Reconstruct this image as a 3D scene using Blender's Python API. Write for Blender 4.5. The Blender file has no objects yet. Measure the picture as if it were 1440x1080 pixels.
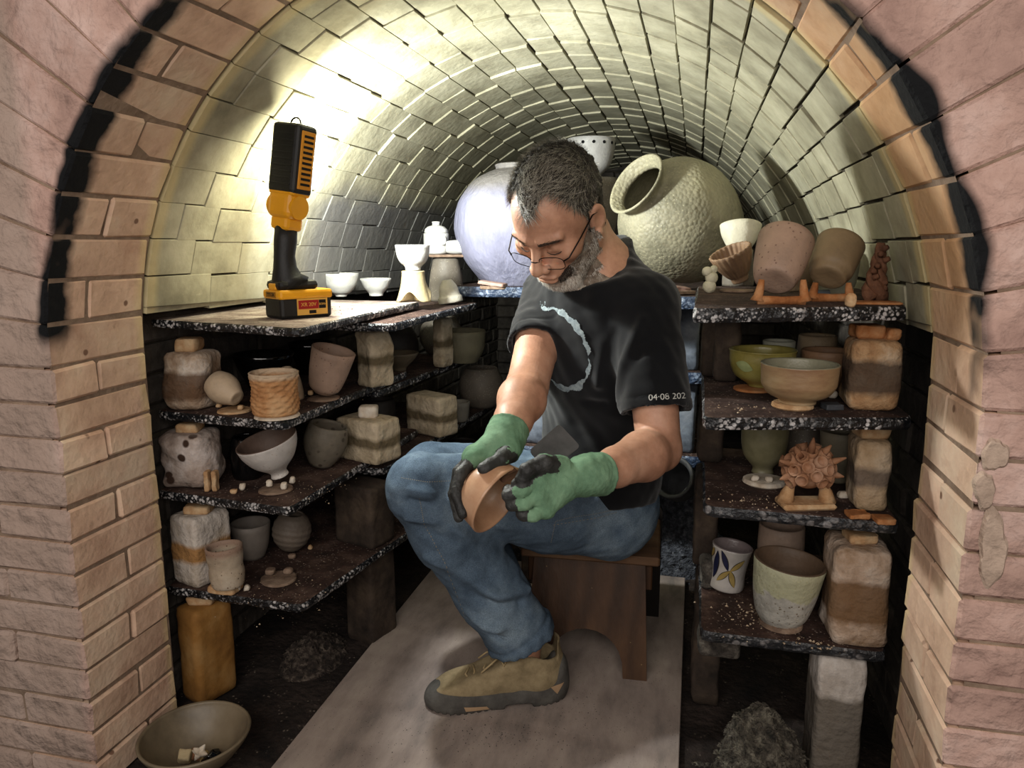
import bpy, bmesh, math, random
import numpy as np
from mathutils import Vector, Matrix
from mathutils.bvhtree import BVHTree
random.seed(7); RNG = np.random.default_rng(7)
SC = bpy.context.scene; COL = SC.collection
PI = math.pi

# ---------------------------------------------------------------- camera frame
FPX = 1060.0
_d = np.array([(980-720)/FPX, (340-540)/FPX, 1.0]); _d /= np.linalg.norm(_d)
_p = math.atan2(-_d[1], _d[2]); _up = np.array([0, -math.cos(_p), -math.sin(_p)])
MC = np.stack([np.cross(_d, _up), _d, _up])          # camera axes -> world axes
EYE = np.array([0.0, 0.0, 1.0])
def ray(x, y): return MC @ np.array([(x-720)/FPX, (y-540)/FPX, 1.0])
def atz(x, y, z): r = ray(x, y); return EYE + r*(z-EYE[2])/r[2]
def aty(x, y, Y): r = ray(x, y); return EYE + r*(Y/r[1])
def c2w(x, y, zc): return EYE + MC @ (np.array([(x-720)/FPX, (y-540)/FPX, 1.0])*zc)
def zcam(P): return float((MC.T @ (np.asarray(P)-EYE))[2])
def ppm(P): return FPX/zcam(P)                          # pixels per metre at P
def wdir(v): return MC @ np.asarray(v, float)          # camera direction -> world
def unit(v): v = np.asarray(v, float); return v/np.linalg.norm(v)

cam = bpy.data.objects.new('camera', bpy.data.cameras.new('camera')); COL.objects.link(cam)
mw = Matrix.Identity(4)
for i in range(3):
    mw[i][0] = MC[i, 0]; mw[i][1] = -MC[i, 1]; mw[i][2] = -MC[i, 2]; mw[i][3] = EYE[i]
cam.matrix_world = mw
cam.data.sensor_fit = 'HORIZONTAL'; cam.data.sensor_width = 36.0
cam.data.lens = 36.0*FPX/1440.0; cam.data.clip_start = 0.02
SC.camera = cam

# ---------------------------------------------------------------- materials
def lin(c):
    return tuple((x/12.92 if x <= 0.04045 else ((x+0.055)/1.055)**2.4) for x in c) + (1.0,)
MATS = {}
def mat(name, cols, scale=8.0, rough=0.85, bump=0.3, bscale=60.0, island=0.0, detail=6.0, speck=None, metal=0.0, spec=0.3, bdist=0.004, extra=None, stretch=None, smask=0.42):
    """procedural material: noise between sRGB colours, optional per-piece tone, specks and bump"""
    if name in MATS: return MATS[name]
    m = bpy.data.materials.new(name); m.use_nodes = True; MATS[name] = m
    nt = m.node_tree; N = nt.nodes; L = nt.links
    b = N['Principled BSDF']; b.inputs['Roughness'].default_value = rough
    b.inputs['Metallic'].default_value = metal; b.inputs['Specular IOR Level'].default_value = spec
    tc = N.new('ShaderNodeTexCoord'); src = tc.outputs['Object']
    if stretch:
        mp = N.new('ShaderNodeMapping'); mp.inputs['Scale'].default_value = stretch; L.new(src, mp.inputs['Vector']); src = mp.outputs['Vector']
    nz = N.new('ShaderNodeTexNoise'); nz.inputs['Scale'].default_value = scale; nz.inputs['Detail'].default_value = detail; nz.inputs['Roughness'].default_value = 0.65
    L.new(src, nz.inputs['Vector'])
    cr = N.new('ShaderNodeValToRGB'); L.new(nz.outputs['Fac'], cr.inputs['Fac'])
    e = cr.color_ramp.elements
    n = len(cols)
    if n == 1: cols = [cols[0], cols[0]]; n = 2
    while len(e) < n: e.new(0.5)
    for i, c in enumerate(cols):
        e[i].position = 0.32 + 0.36*i/(n-1); e[i].color = lin(c)
    out = cr.outputs['Color']
    if island:
        g = N.new('ShaderNodeNewGeometry'); mr = N.new('ShaderNodeMapRange')
        mr.inputs['To Min'].default_value = 1-island; mr.inputs['To Max'].default_value = 1+island*0.6
        L.new(g.outputs['Random Per Island'], mr.inputs['Value'])
        mx = N.new('ShaderNodeMix'); mx.data_type = 'RGBA'; mx.blend_type = 'MULTIPLY'; mx.inputs['Factor'].default_value = 1
        L.new(out, mx.inputs['A']); L.new(mr.outputs['Result'], mx.inputs['B']); out = mx.outputs['Result']
    if speck:                                   # (colour, scale, threshold)
        for (sc_, ss, th) in (speck if isinstance(speck, list) else [speck]):
            vo = N.new('ShaderNodeTexVoronoi'); vo.inputs['Scale'].default_value = ss; L.new(tc.outputs['Object'], vo.inputs['Vector'])
            mr = N.new('ShaderNodeMapRange'); mr.inputs['From Min'].default_value = th; mr.inputs['From Max'].default_value = th*0.7
            L.new(vo.outputs['Distance'], mr.inputs['Value'])
            n2 = N.new('ShaderNodeTexNoise'); n2.inputs['Scale'].default_value = ss*0.22; L.new(tc.outputs['Object'], n2.inputs['Vector'])
            mr2 = N.new('ShaderNodeMapRange'); mr2.inputs['From Min'].default_value = smask; mr2.inputs['From Max'].default_value = smask+0.1
            L.new(n2.outputs['Fac'], mr2.inputs['Value'])
            mu = N.new('ShaderNodeMath'); mu.operation = 'MULTIPLY'; L.new(mr.outputs['Result'], mu.inputs[0]); L.new(mr2.outputs['Result'], mu.inputs[1])
            mx = N.new('ShaderNodeMix'); mx.data_type = 'RGBA'; L.new(mu.outputs['Value'], mx.inputs['Factor'])
            L.new(out, mx.inputs['A']); mx.inputs['B'].default_value = lin(sc_); out = mx.outputs['Result']
    if extra: out = extra(nt, out, tc)
    L.new(out, b.inputs['Base Color'])
    if bump:
        bz = N.new('ShaderNodeTexNoise'); bz.inputs['Scale'].default_value = bscale; bz.inputs['Detail'].default_value = 5
        L.new(src, bz.inputs['Vector'])
        bp = N.new('ShaderNodeBump'); bp.inputs['Strength'].default_value = bump; bp.inputs['Distance'].default_value = bdist
        L.new(bz.outputs['Fac'], bp.inputs['Height']); L.new(bp.outputs['Normal'], b.inputs['Normal'])
    return m

def band_extra(axis, lo, hi, soft, colour, noise=0.02, nscale=14, amount=1.0):
    """a stain band between two object-space coordinates with a ragged edge"""
    def fn(nt, col, tc):
        N = nt.nodes; L = nt.links
        sp = N.new('ShaderNodeSeparateXYZ'); L.new(tc.outputs['Object'], sp.inputs[0])
        nz = N.new('ShaderNodeTexNoise'); nz.inputs['Scale'].default_value = nscale; nz.inputs['Detail'].default_value = 7; L.new(tc.outputs['Object'], nz.inputs['Vector'])
        ma = N.new('ShaderNodeMath'); ma.operation = 'MULTIPLY_ADD'; L.new(nz.outputs['Fac'], ma.inputs[0]); ma.inputs[1].default_value = noise*2; 
        ad = N.new('ShaderNodeMath'); ad.operation = 'SUBTRACT'; L.new(sp.outputs[axis], ad.inputs[0]); ad.inputs[1].default_value = noise
        L.new(ad.outputs[0], ma.inputs[2])
        r1 = N.new('ShaderNodeMapRange'); r1.inputs['From Min'].default_value = lo; r1.inputs['From Max'].default_value = lo+soft; L.new(ma.outputs[0], r1.inputs['Value'])
        r2 = N.new('ShaderNodeMapRange'); r2.inputs['From Min'].default_value = hi; r2.inputs['From Max'].default_value = hi-soft; L.new(ma.outputs[0], r2.inputs['Value'])
        mu = N.new('ShaderNodeMath'); mu.operation = 'MULTIPLY'; L.new(r1.outputs[0], mu.inputs[0]); L.new(r2.outputs[0], mu.inputs[1])
        m2 = N.new('ShaderNodeMath'); m2.operation = 'MULTIPLY'; L.new(mu.outputs[0], m2.inputs[0]); m2.inputs[1].default_value = amount
        mx = N.new('ShaderNodeMix'); mx.data_type = 'RGBA'; L.new(m2.outputs[0], mx.inputs['Factor']); L.new(col, mx.inputs['A']); mx.inputs['B'].default_value = lin(colour)
        return mx.outputs['Result']
    return fn
def chain(*fs):
    def fn(nt, c, tc):
        for f in fs: c = f(nt, c, tc)
        return c
    return fn

# ---------------------------------------------------------------- object helpers
def tag(o, label=None, cat=None, group=None, kind=None):
    if label: o['label'] = label
    if cat: o['category'] = cat
    if group: o['group'] = group
    if kind: o['kind'] = kind
    return o
def thing(name, loc, label, cat, group=None):
    o = bpy.data.objects.new(name, None); COL.objects.link(o); o.location = Vector(loc); o.empty_display_size = 0.03
    return tag(o, label, cat, group)
def put(name, me, m, parent=None, loc=None, smooth=False, rot=None):
    o = bpy.data.objects.new(name, me); COL.objects.link(o)
    if m is not None:
        for k in (m if isinstance(m, (list, tuple)) else [m]): me.materials.append(k)
    if loc is not None: o.location = Vector(loc)
    if rot is not None: o.rotation_mode = 'XYZ'; o.rotation_euler = rot
    if parent is not None: o.parent = parent
    if smooth: me.polygons.foreach_set('use_smooth', [True]*len(me.polygons))
    return o
def bm2me(bm, name='mesh'):
    me = bpy.data.meshes.new(name); bmesh.ops.recalc_face_normals(bm, faces=bm.faces); bm.to_mesh(me); bm.free(); return me
def pydata(V, F, name='mesh'):
    me = bpy.data.meshes.new(name); me.from_pydata([tuple(map(float, v)) for v in V], [], [tuple(map(int, f)) for f in F]); me.update(); return me
def fast_mesh(V, Q, name='mesh'):
    """numpy vertices + quad (or tri) index arrays to a mesh"""
    me = bpy.data.meshes.new(name); k = Q.shape[1]
    me.vertices.add(len(V)); me.vertices.foreach_set('co', np.ascontiguousarray(V, np.float32).ravel())
    me.loops.add(Q.size); me.loops.foreach_set('vertex_index', np.ascontiguousarray(Q, np.int32).ravel())
    me.polygons.add(len(Q)); me.polygons.foreach_set('loop_start', np.arange(0, Q.size, k, dtype=np.int32)); me.polygons.foreach_set('loop_total', np.full(len(Q), k, np.int32))
    me.update(calc_edges=True); me.validate(); return me
def basis(zdir, xhint=(1, 0, 0)):
    z = unit(zdir); x = np.asarray(xhint, float); x = x - z*np.dot(x, z); x = unit(x); y = np.cross(z, x)
    return np.stack([x, y, z], 1)
def rotm(o, R, loc):
    m = Matrix.Identity(4)
    for i in range(3):
        for j in range(3): m[i][j] = R[i][j]
        m[i][3] = loc[i]
    o.matrix_world = m; return o
def add_box(bm, c, R, size, bev=0.0, jit=0.0, seg=1, tap=0.0):
    """box with axes = columns of R, bevelled, with jittered corners"""
    h = np.array(size)/2; c = np.asarray(c, float); R = np.asarray(R, float)
    vs = {}
    for a in (-1, 1):
        for b in (-1, 1):
            for d in (-1, 1):
                p = np.array([a*(1+tap*d), b, d])*h + (RNG.uniform(-1, 1, 3)*jit if jit else 0)
                vs[(a, b, d)] = bm.verts.new(c + R @ p)
    fs = []
    for q in ([(-1,-1,-1),(-1,1,-1),(1,1,-1),(1,-1,-1)], [(-1,-1,1),(1,-1,1),(1,1,1),(-1,1,1)], [(-1,-1,-1),(1,-1,-1),(1,-1,1),(-1,-1,1)],
              [(-1,1,-1),(-1,1,1),(1,1,1),(1,1,-1)], [(-1,-1,-1),(-1,-1,1),(-1,1,1),(-1,1,-1)], [(1,-1,-1),(1,1,-1),(1,1,1),(1,-1,1)]):
        fs.append(bm.faces.new([vs[k] for k in q]))
    if bev > 0:
        es = list({e for f in fs for e in f.edges})
        bmesh.ops.bevel(bm, geom=es, offset=bev, segments=seg, profile=0.5, affect='EDGES', clamp_overlap=True)
def add_tube(bm, pts, r, n=8, cap=True):
    pts = [np.asarray(p, float) for p in pts]; rr = r if hasattr(r, '__len__') else [r]*len(pts)
    rings = []; xh = None
    for i, p in enumerate(pts):
        t = unit(pts[min(i+1, len(pts)-1)] - pts[max(i-1, 0)])
        if xh is None: xh = np.array([0, 0, 1.0]) if abs(t[2]) < 0.9 else np.array([1.0, 0, 0])
        B = basis(t, xh); xh = B[:, 0]
        rings.append([bm.verts.new(p + rr[i]*(B[:, 0]*math.cos(2*PI*k/n) + B[:, 1]*math.sin(2*PI*k/n))) for k in range(n)])
    for a, b in zip(rings[:-1], rings[1:]):
        for k in range(n): bm.faces.new([a[k], a[(k+1) % n], b[(k+1) % n], b[k]])
    if cap:
        bm.faces.new(rings[0][::-1]); bm.faces.new(rings[-1])
def noise3(P, s, seed=0):
    """cheap smooth numpy noise, about -1..1"""
    r = np.random.default_rng(seed); o = np.zeros(len(P))
    for k in range(7):
        d = r.normal(size=3); d = d/np.linalg.norm(d)*s*(0.6+0.35*k); o += np.sin(P @ d*2*PI + r.uniform(0, 6.3))/(1+0.35*k)
    return o/2.6
def lathe(prof, n=40, wob=0.0, seed=0, fn=None):
    """surface of revolution; prof = list of (r, z) from the outer foot, over the rim, to the inner floor"""
    r = np.random.default_rng(seed); V = []; F = []; ph = r.uniform(0, 6.3, 4)
    for j, (rad, z) in enumerate(prof):
        for k in range(n):
            a = 2*PI*k/n; q = rad*(1 + wob*(math.sin(2*a+ph[0]) + 0.6*math.sin(3*a+ph[1]+z*20)))
            x, y, zz = q*math.cos(a), q*math.sin(a), z + wob*0.35*rad*math.sin(2*a+ph[2])*(1 if z > 0.3*max(p[1] for p in prof) else 0)
            if fn: x, y, zz = fn(a, j, x, y, zz)
            V.append((x, y, zz))
    m = len(prof)
    for j in range(m-1):
        for k in range(n): F.append((j*n+k, j*n+(k+1) % n, (j+1)*n+(k+1) % n, (j+1)*n+k))
    F.append(tuple(range(n))[::-1]); F.append(tuple((m-1)*n+k for k in range(n)))
    return pydata(V, F)
def pot_profile(outer, t=0.005, foot=0.004):
    """outer: (r,z) from foot to rim -> closed vessel with wall thickness t"""
    import bisect
    o = []
    for (r0, z0), (r1, z1) in zip(outer[:-1], outer[1:]):
        for i in range(4): o.append((r0+(r1-r0)*i/4, z0+(z1-z0)*i/4))
    o.append(outer[-1])
    for _ in range(2):       # soften
        o = [o[0]] + [((a[0]+2*b[0]+c[0])/4, (a[1]+2*b[1]+c[1])/4) for a, b, c in zip(o[:-2], o[1:-1], o[2:])] + [o[-1]]
    rim = o[-1]
    inn = [(max(r-t, 0.001), z) for r, z in o if z > foot+t+0.002][::-1]
    return [(0.001, o[0][1]+0.002), (o[0][0]*0.6, o[0][1]+0.001)] + o + [(rim[0]-t*0.5, rim[1]+t*0.35)] + inn + [(inn[-1][0]*0.5, foot+t), (0.001, foot+t)]
# ================================================================ THE SETTING
XC, RV, ZC = -0.345, 0.70, 0.79
YF, YR, YB = 1.03, 1.262, 4.3          # face of the front wall, inner end of the arch ring, back wall
NA = 30
def drop(y): return -0.028*max(0.0, y-YR)

soot = band_extra('Y', 0.95, 1.092, 0.022, (0.055, 0.06, 0.07), noise=0.03, nscale=13)
def soot_high(nt, col, tc):
    """soot on the front lip of the arch only, above the springing"""
    c2 = soot(nt, col, tc); N = nt.nodes; L = nt.links
    sp = N.new('ShaderNodeSeparateXYZ'); L.new(tc.outputs['Object'], sp.inputs[0])
    nz = N.new('ShaderNodeTexNoise'); nz.inputs['Scale'].default_value = 9; L.new(tc.outputs['Object'], nz.inputs['Vector'])
    ad = N.new('ShaderNodeMath'); ad.operation = 'MULTIPLY_ADD'; L.new(nz.outputs['Fac'], ad.inputs[0]); ad.inputs[1].default_value = 0.22; L.new(sp.outputs['Z'], ad.inputs[2])
    mr = N.new('ShaderNodeMapRange'); mr.inputs['From Min'].default_value = 0.93; mr.inputs['From Max'].default_value = 0.99; L.new(ad.outputs[0], mr.inputs['Value'])
    cx = N.new('ShaderNodeCombineXYZ'); ax = N.new('ShaderNodeMath'); ax.operation = 'SUBTRACT'; L.new(sp.outputs['X'], ax.inputs[0]); ax.inputs[1].default_value = XC
    az = N.new('ShaderNodeMath'); az.operation = 'SUBTRACT'; L.new(sp.outputs['Z'], az.inputs[0]); az.inputs[1].default_value = ZC
    mz = N.new('ShaderNodeMath'); mz.operation = 'MAXIMUM'; L.new(az.outputs[0], mz.inputs[0]); mz.inputs[1].default_value = 0
    L.new(ax.outputs[0], cx.inputs['X']); L.new(mz.outputs[0], cx.inputs['Z'])
    ln = N.new('ShaderNodeVectorMath'); ln.operation = 'LENGTH'; L.new(cx.outputs[0], ln.inputs[0])
    nr = N.new('ShaderNodeMath'); nr.operation = 'MULTIPLY_ADD'; L.new(nz.outputs['Fac'], nr.inputs[0]); nr.inputs[1].default_value = -0.06; L.new(ln.outputs['Value'], nr.inputs[2])
    m3 = N.new('ShaderNodeMapRange'); m3.inputs['From Min'].default_value = RV-0.008; m3.inputs['From Max'].default_value = RV-0.022; L.new(nr.outputs[0], m3.inputs['Value'])
    mm = N.new('ShaderNodeMath'); mm.operation = 'MULTIPLY'; L.new(mr.outputs[0], mm.inputs[0]); L.new(m3.outputs[0], mm.inputs[1])
    mx = N.new('ShaderNodeMix'); mx.data_type = 'RGBA'; L.new(mm.outputs[0], mx.inputs['Factor']); L.new(col, mx.inputs['A']); L.new(c2, mx.inputs['B'])
    return mx.outputs['Result']
seam = band_extra('Y', 1.232, 1.30, 0.018, (0.84, 0.76, 0.55), noise=0.012, nscale=10, amount=0.55)
ochre = band_extra('X', 0.02, 0.62, 0.16, (0.72, 0.52, 0.27), noise=0.12, nscale=5, amount=0.55)
def ochre_high(nt, col, tc):
    c2 = ochre(nt, col, tc); N = nt.nodes; L = nt.links
    sp = N.new('ShaderNodeSeparateXYZ'); L.new(tc.outputs['Object'], sp.inputs[0])
    mr = N.new('ShaderNodeMapRange'); mr.inputs['From Min'].default_value = 0.78; mr.inputs['From Max'].default_value = 1.0; L.new(sp.outputs['Z'], mr.inputs['Value'])
    mx = N.new('ShaderNodeMix'); mx.data_type = 'RGBA'; L.new(mr.outputs[0], mx.inputs['Factor']); L.new(col, mx.inputs['A']); L.new(c2, mx.inputs['B'])
    return mx.outputs['Result']
B_RING = mat('ring brick', [(0.74, 0.60, 0.51), (0.86, 0.73, 0.63), (0.90, 0.81, 0.71)], 7, 0.9, 0.55, 55, island=0.14, extra=chain(ochre_high, seam, soot_high), speck=((0.50, 0.38, 0.31), 14, 0.1), bdist=0.006)
B_FACE = mat('face brick', [(0.60, 0.48, 0.44), (0.75, 0.62, 0.57), (0.85, 0.74, 0.70)], 6, 0.93, 1.0, 17, island=0.12, bdist=0.03, extra=chain(band_extra('X', -1.9, -1.03, 0.03, (0.64, 0.57, 0.52), 0.05, 4, 0.75), soot_high))
def zone(colour, conds, amount=0.8, noise=0.06, nscale=6):
    """a stained zone: product of soft one-sided limits (axis, at, softness, sign)"""
    def fn(nt, col, tc):
        N = nt.nodes; L = nt.links; sp = N.new('ShaderNodeSeparateXYZ'); L.new(tc.outputs['Object'], sp.inputs[0])
        nz = N.new('ShaderNodeTexNoise'); nz.inputs['Scale'].default_value = nscale; nz.inputs['Detail'].default_value = 6; L.new(tc.outputs['Object'], nz.inputs['Vector'])
        val = None
        for a, at, soft, sg in conds:
            ma = N.new('ShaderNodeMath'); ma.operation = 'MULTIPLY_ADD'; L.new(nz.outputs['Fac'], ma.inputs[0]); ma.inputs[1].default_value = 2*noise*sg; L.new(sp.outputs[a], ma.inputs[2])
            mr = N.new('ShaderNodeMapRange'); mr.inputs['From Min'].default_value = at+noise*sg-sg*soft/2; mr.inputs['From Max'].default_value = at+noise*sg+sg*soft/2; L.new(ma.outputs[0], mr.inputs['Value'])
            if val is None: val = mr.outputs[0]
            else: mu = N.new('ShaderNodeMath'); mu.operation = 'MULTIPLY'; L.new(val, mu.inputs[0]); L.new(mr.outputs[0], mu.inputs[1]); val = mu.outputs[0]
        mu = N.new('ShaderNodeMath'); mu.operation = 'MULTIPLY'; L.new(val, mu.inputs[0]); mu.inputs[1].default_value = amount
        mx = N.new('ShaderNodeMix'); mx.data_type = 'RGBA'; L.new(mu.outputs[0], mx.inputs['Factor']); L.new(col, mx.inputs['A']); mx.inputs['B'].default_value = lin(colour); return mx.outputs['Result']
    return fn
B_VAULT = mat('vault brick', [(0.50, 0.48, 0.40), (0.62, 0.60, 0.51), (0.70, 0.68, 0.59)], 7, 0.8, 0.5, 38, island=0.13, bdist=0.006, spec=0.4, extra=chain(seam, zone((0.38, 0.38, 0.41), [('Y', 1.84, 0.12, 1), ('Z', 1.13, 0.06, -1), ('X', -0.5, 0.1, -1)], 0.75, 0.04)))
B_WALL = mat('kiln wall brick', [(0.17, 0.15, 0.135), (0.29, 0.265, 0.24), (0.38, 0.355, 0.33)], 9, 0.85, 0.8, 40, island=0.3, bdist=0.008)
MORTAR = mat('pale mortar', [(0.44, 0.36, 0.30), (0.60, 0.52, 0.45)], 20, 0.95, 0.8, 90)
MORTAR_D = mat('dark joint', [(0.10, 0.085, 0.07), (0.32, 0.29, 0.24)], 9, 0.95, 0.8, 90)
DIRT = mat('dirt floor', [(0.07, 0.055, 0.05), (0.15, 0.12, 0.105), (0.24, 0.20, 0.18)], 9, 0.95, 1.0, 60, bdist=0.01, smask=0.54, speck=[((0.42, 0.38, 0.34), 90, 0.25)])

def brick(bm, c, R, size, bev=0.0045, jit=0.0022, tap=0.0): add_box(bm, c, R, size, bev, jit, 1, tap)
def polar(th, rad, y): return np.array([XC+rad*math.cos(th), y, ZC+rad*math.sin(th)])
def Rth(th): return np.stack([[-math.sin(th), 0, math.cos(th)], [0, 1, 0], [math.cos(th), 0, math.sin(th)]], 1)   # arc, along, radial
def backing(bm, pts, y0, y1, mi):
    a = [bm.verts.new((p[0], y0, p[1]+drop(y0))) for p in pts]; b = [bm.verts.new((p[0], y1, p[1]+drop(y1))) for p in pts]
    for i in range(len(pts)-1):
        f = bm.faces.new([a[i], a[i+1], b[i+1], b[i]]); f.material_index = mi
def face_plane(bm, quads, y, mi):
    for q in quads:
        f = bm.faces.new([bm.verts.new((x, y, z)) for x, z in q]); f.material_index = mi

# ---- trim_1: the ring of arch bricks with its two jambs
bm = bmesh.new(); ARC = PI*RV/NA
for i in range(NA):
    th = PI*(i+0.5)/NA
    cuts = [YF, YR] if i % 2 else [YF, YF+0.09+0.05*random.random(), YR]
    for y0, y1 in zip(cuts[:-1], cuts[1:]):
        rj = random.uniform(-0.002, 0.003)
        wm = ARC*(RV+0.114)/RV-0.0035; brick(bm, polar(th, RV+0.114+rj, (y0+y1)/2), Rth(th), (wm, y1-y0-0.0035, 0.226), tap=0.113/(RV+0.114))
NC = 13; HC = (ZC+0.02)/NC
for s, x in ((-1, XC-RV), (1, XC+RV)):
    for j in range(NC):
        z = -0.02+HC*(j+0.5)
        cuts = [YF, YR] if j % 2 else [YF, YF+0.10+0.05*random.random(), YR]
        for n, (y0, y1) in enumerate(zip(cuts[:-1], cuts[1:])):
            w = 0.226 if (j+n) % 2 else 0.15
            brick(bm, (x+s*(w/2+random.uniform(-0.002, 0.003)), (y0+y1)/2, z), np.eye(3), (w, y1-y0-0.004, HC-0.0045))
arcp = [(XC+(RV+0.005)*math.cos(PI*k/60), ZC+(RV+0.005)*math.sin(PI*k/60)) for k in range(61)]
backing(bm, [(XC+RV+0.005, -0.02)]+arcp+[(XC-RV-0.005, -0.02)], YF+0.006, YR, 1)
bmesh.ops.recalc_face_normals(bm, faces=bm.faces)
for f in bm.faces:
    if f.material_index == 0 and f.normal.y < -0.5 and f.calc_center_median().y < YF+0.02: f.material_index = 2
o = put('trim_1', bm2me(bm), [B_RING, MORTAR, B_FACE]); tag(o, 'ring of tan arch bricks with a black soot band around the kiln opening', 'brick arch', kind='structure')

# ---- wall_front: outer brickwork
bm = bmesh.new()
for ring, (r0, n2) in enumerate(((RV+0.232, 30), (RV+0.465, 40))):
    for i in range(n2):
        th = PI*(i+0.5)/n2; a = PI*(r0)/n2
        if ring == 0 or True:
            wm = a*(r0+0.115)/r0-0.005; brick(bm, polar(th, r0+0.115, YF+0.06+random.uniform(-0.005, 0.005)), Rth(th), (wm, 0.12, 0.228), 0.008, 0.004, 0.114/(r0+0.115))
for s, x in ((-1, XC-RV), (1, XC+RV)):
    for j in range(NC):
        z = -0.02+HC*(j+0.5); w0 = 0.228 if (j+(0 if j % 2 else 0)) % 2 else 0.152
        xx = w0
        while xx < 0.8:
            w = random.choice([0.228, 0.228, 0.115, 0.19])
            brick(bm, (x+s*(xx+w/2), YF+0.06+random.uniform(-0.003, 0.003), z), np.eye(3), (w-0.005, 0.12, HC-0.005), 0.006, 0.003)
            xx += w
face_plane(bm, [[(XC-RV-0.9, -0.02), (XC-RV-0.02, -0.02), (XC-RV-0.02, ZC), (XC-RV-0.9, ZC)], [(XC+RV+0.02, -0.02), (XC+RV+0.9, -0.02), (XC+RV+0.9, ZC), (XC+RV+0.02, ZC)]], YF+0.008, 1)
for k in range(60):
    a0, a1 = PI*k/60, PI*(k+1)/60; r0, r1 = RV+0.02, RV+0.72
    face_plane(bm, [[(XC+r0*math.cos(a0), ZC+r0*math.sin(a0)), (XC+r1*math.cos(a0), ZC+r1*math.sin(a0)), (XC+r1*math.cos(a1), ZC+r1*math.sin(a1)), (XC+r0*math.cos(a1), ZC+r0*math.sin(a1))]], YF+0.008, 1)
# rough smears of render stuck on the right-hand face
def smear(bm, x, z, w, h, mi, seed):
    n = 40; r = np.random.default_rng(seed); ph = r.uniform(0, 6.3, 5)
    pts = []
    for k in range(n):
        a = 2*PI*k/n; q = 1+0.16*math.sin(2*a+ph[0])+0.09*math.sin(3*a+ph[1])+0.05*math.sin(7*a+ph[2]); pts.append((x+w/2*q*math.cos(a), z+h/2*q*math.sin(a)))
    top = [bm.verts.new((x+(p[0]-x)*0.8, YF-0.0025, (p[1]-z)*0.8+z)) for p in pts]; bot = [bm.verts.new((p[0], YF+0.003, p[1])) for p in pts]
    f = bm.faces.new(top); f.material_index = mi
    for k in range(n):
        f = bm.faces.new([top[k], top[(k+1) % n], bot[(k+1) % n], bot[k]]); f.material_index = mi
for i, (px, py, w, h) in enumerate([(1396, 775, 0.038, 0.10), (1385, 690, 0.026, 0.05), (1400, 640, 0.028, 0.05)]):
    p = aty(px, py, YF); smear(bm, p[0], p[2], w, h, 2, i)
SMEAR = mat('old render', [(0.62, 0.54, 0.48), (0.78, 0.69, 0.62)], 25, 0.95, 1.0, 45, bdist=0.01)
o = put('wall_front', bm2me(bm), [B_FACE, MORTAR, SMEAR]); tag(o, 'rough pink brick front wall around the kiln mouth', 'wall', kind='structure')

# ---- ceiling: the brick barrel vault (the walls below it stand a little further out)
REC, ZT = 0.075, 0.863
bm = bmesh.new()
for i in range(1, NA-1):
    th = PI*(i+0.5)/NA; y = YR+0.004; off = random.uniform(-0.004, 0.003)
    first = True
    while y < YB-0.02:
        w = random.choice([0.115, 0.23, 0.17, 0.14]) if not first else random.choice([0.07, 0.13, 0.2])
        first = False; w = min(w, YB-y)
        rj = off*0.35+random.uniform(-0.0008, 0.0008) + (random.random() < 0.03)*0.003
        p = polar(th, RV+0.04+rj, y+w/2); p[2] += drop(y+w/2)
        brick(bm, p, Rth(th+random.uniform(-0.004, 0.004)), (ARC-(random.choice([0.001, 0.0015, 0.002]) if th > 1.75 else random.choice([0.002, 0.004, 0.008])), w-random.choice([0.0006, 0.0010, 0.0016]), 0.08), 0.0009, 0.0004)
        y += w
arcv = [(XC+(RV+0.009)*math.cos(PI*k/60), ZC+(RV+0.009)*math.sin(PI*k/60)) for k in range(2, 59)]
backing(bm, arcv, YR, YB+0.05, 1)
o = put('ceiling', bm2me(bm), [B_VAULT, MORTAR_D]); tag(o, 'soot-greyed brick barrel vault of the kiln', 'vault', kind='structure')

# ---- interior side walls and back wall
for s, nm in ((-1, 'wall_left'), (1, 'wall_right')):
    bm = bmesh.new(); x = XC+s*(RV+REC); z = -0.02; j = 0
    while z < ZT-0.005:
        h = min(0.0675, ZT-z); y = YR+0.004 - (0.05 if j % 2 else 0)*0
        while y < YB:
            w = min(random.choice([0.23, 0.2, 0.115]), YB-y)
            brick(bm, (x+s*(0.05+random.uniform(-0.003, 0.006)), y+w/2, z+h/2+drop(y+w/2)), np.eye(3), (0.1, w-0.005, h-0.005), 0.006, 0.003); y += w
        z += h; j += 1
    backing(bm, [(x+s*0.012, -0.02), (x+s*0.012, ZT+0.012), (XC+s*(RV-0.012), ZT+0.012)], YR, YB+0.05, 1)
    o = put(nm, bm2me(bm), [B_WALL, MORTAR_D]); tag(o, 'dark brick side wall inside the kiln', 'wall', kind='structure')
bm = bmesh.new(); z = -0.05; j = 0
while z < 1.6:
    x = XC-RV-0.1 - (0.1 if j % 2 else 0)
    while x < XC+RV+0.1:
        brick(bm, (x+0.115, YB+0.05+random.uniform(-0.004, 0.004), z+0.034), np.eye(3), (0.225, 0.1, 0.064), 0.006, 0.003); x += 0.23
    z += 0.068; j += 1
f = bm.faces.new([bm.verts.new(p) for p in ((-1.3, YB+0.02, -0.05), (0.6, YB+0.02, -0.05), (0.6, YB+0.02, 1.7), (-1.3, YB+0.02, 1.7))]); f.material_index = 1
o = put('wall_back', bm2me(bm), [B_WALL, MORTAR_D]); tag(o, 'dark brick back wall at the end of the kiln', 'wall', kind='structure')

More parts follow.
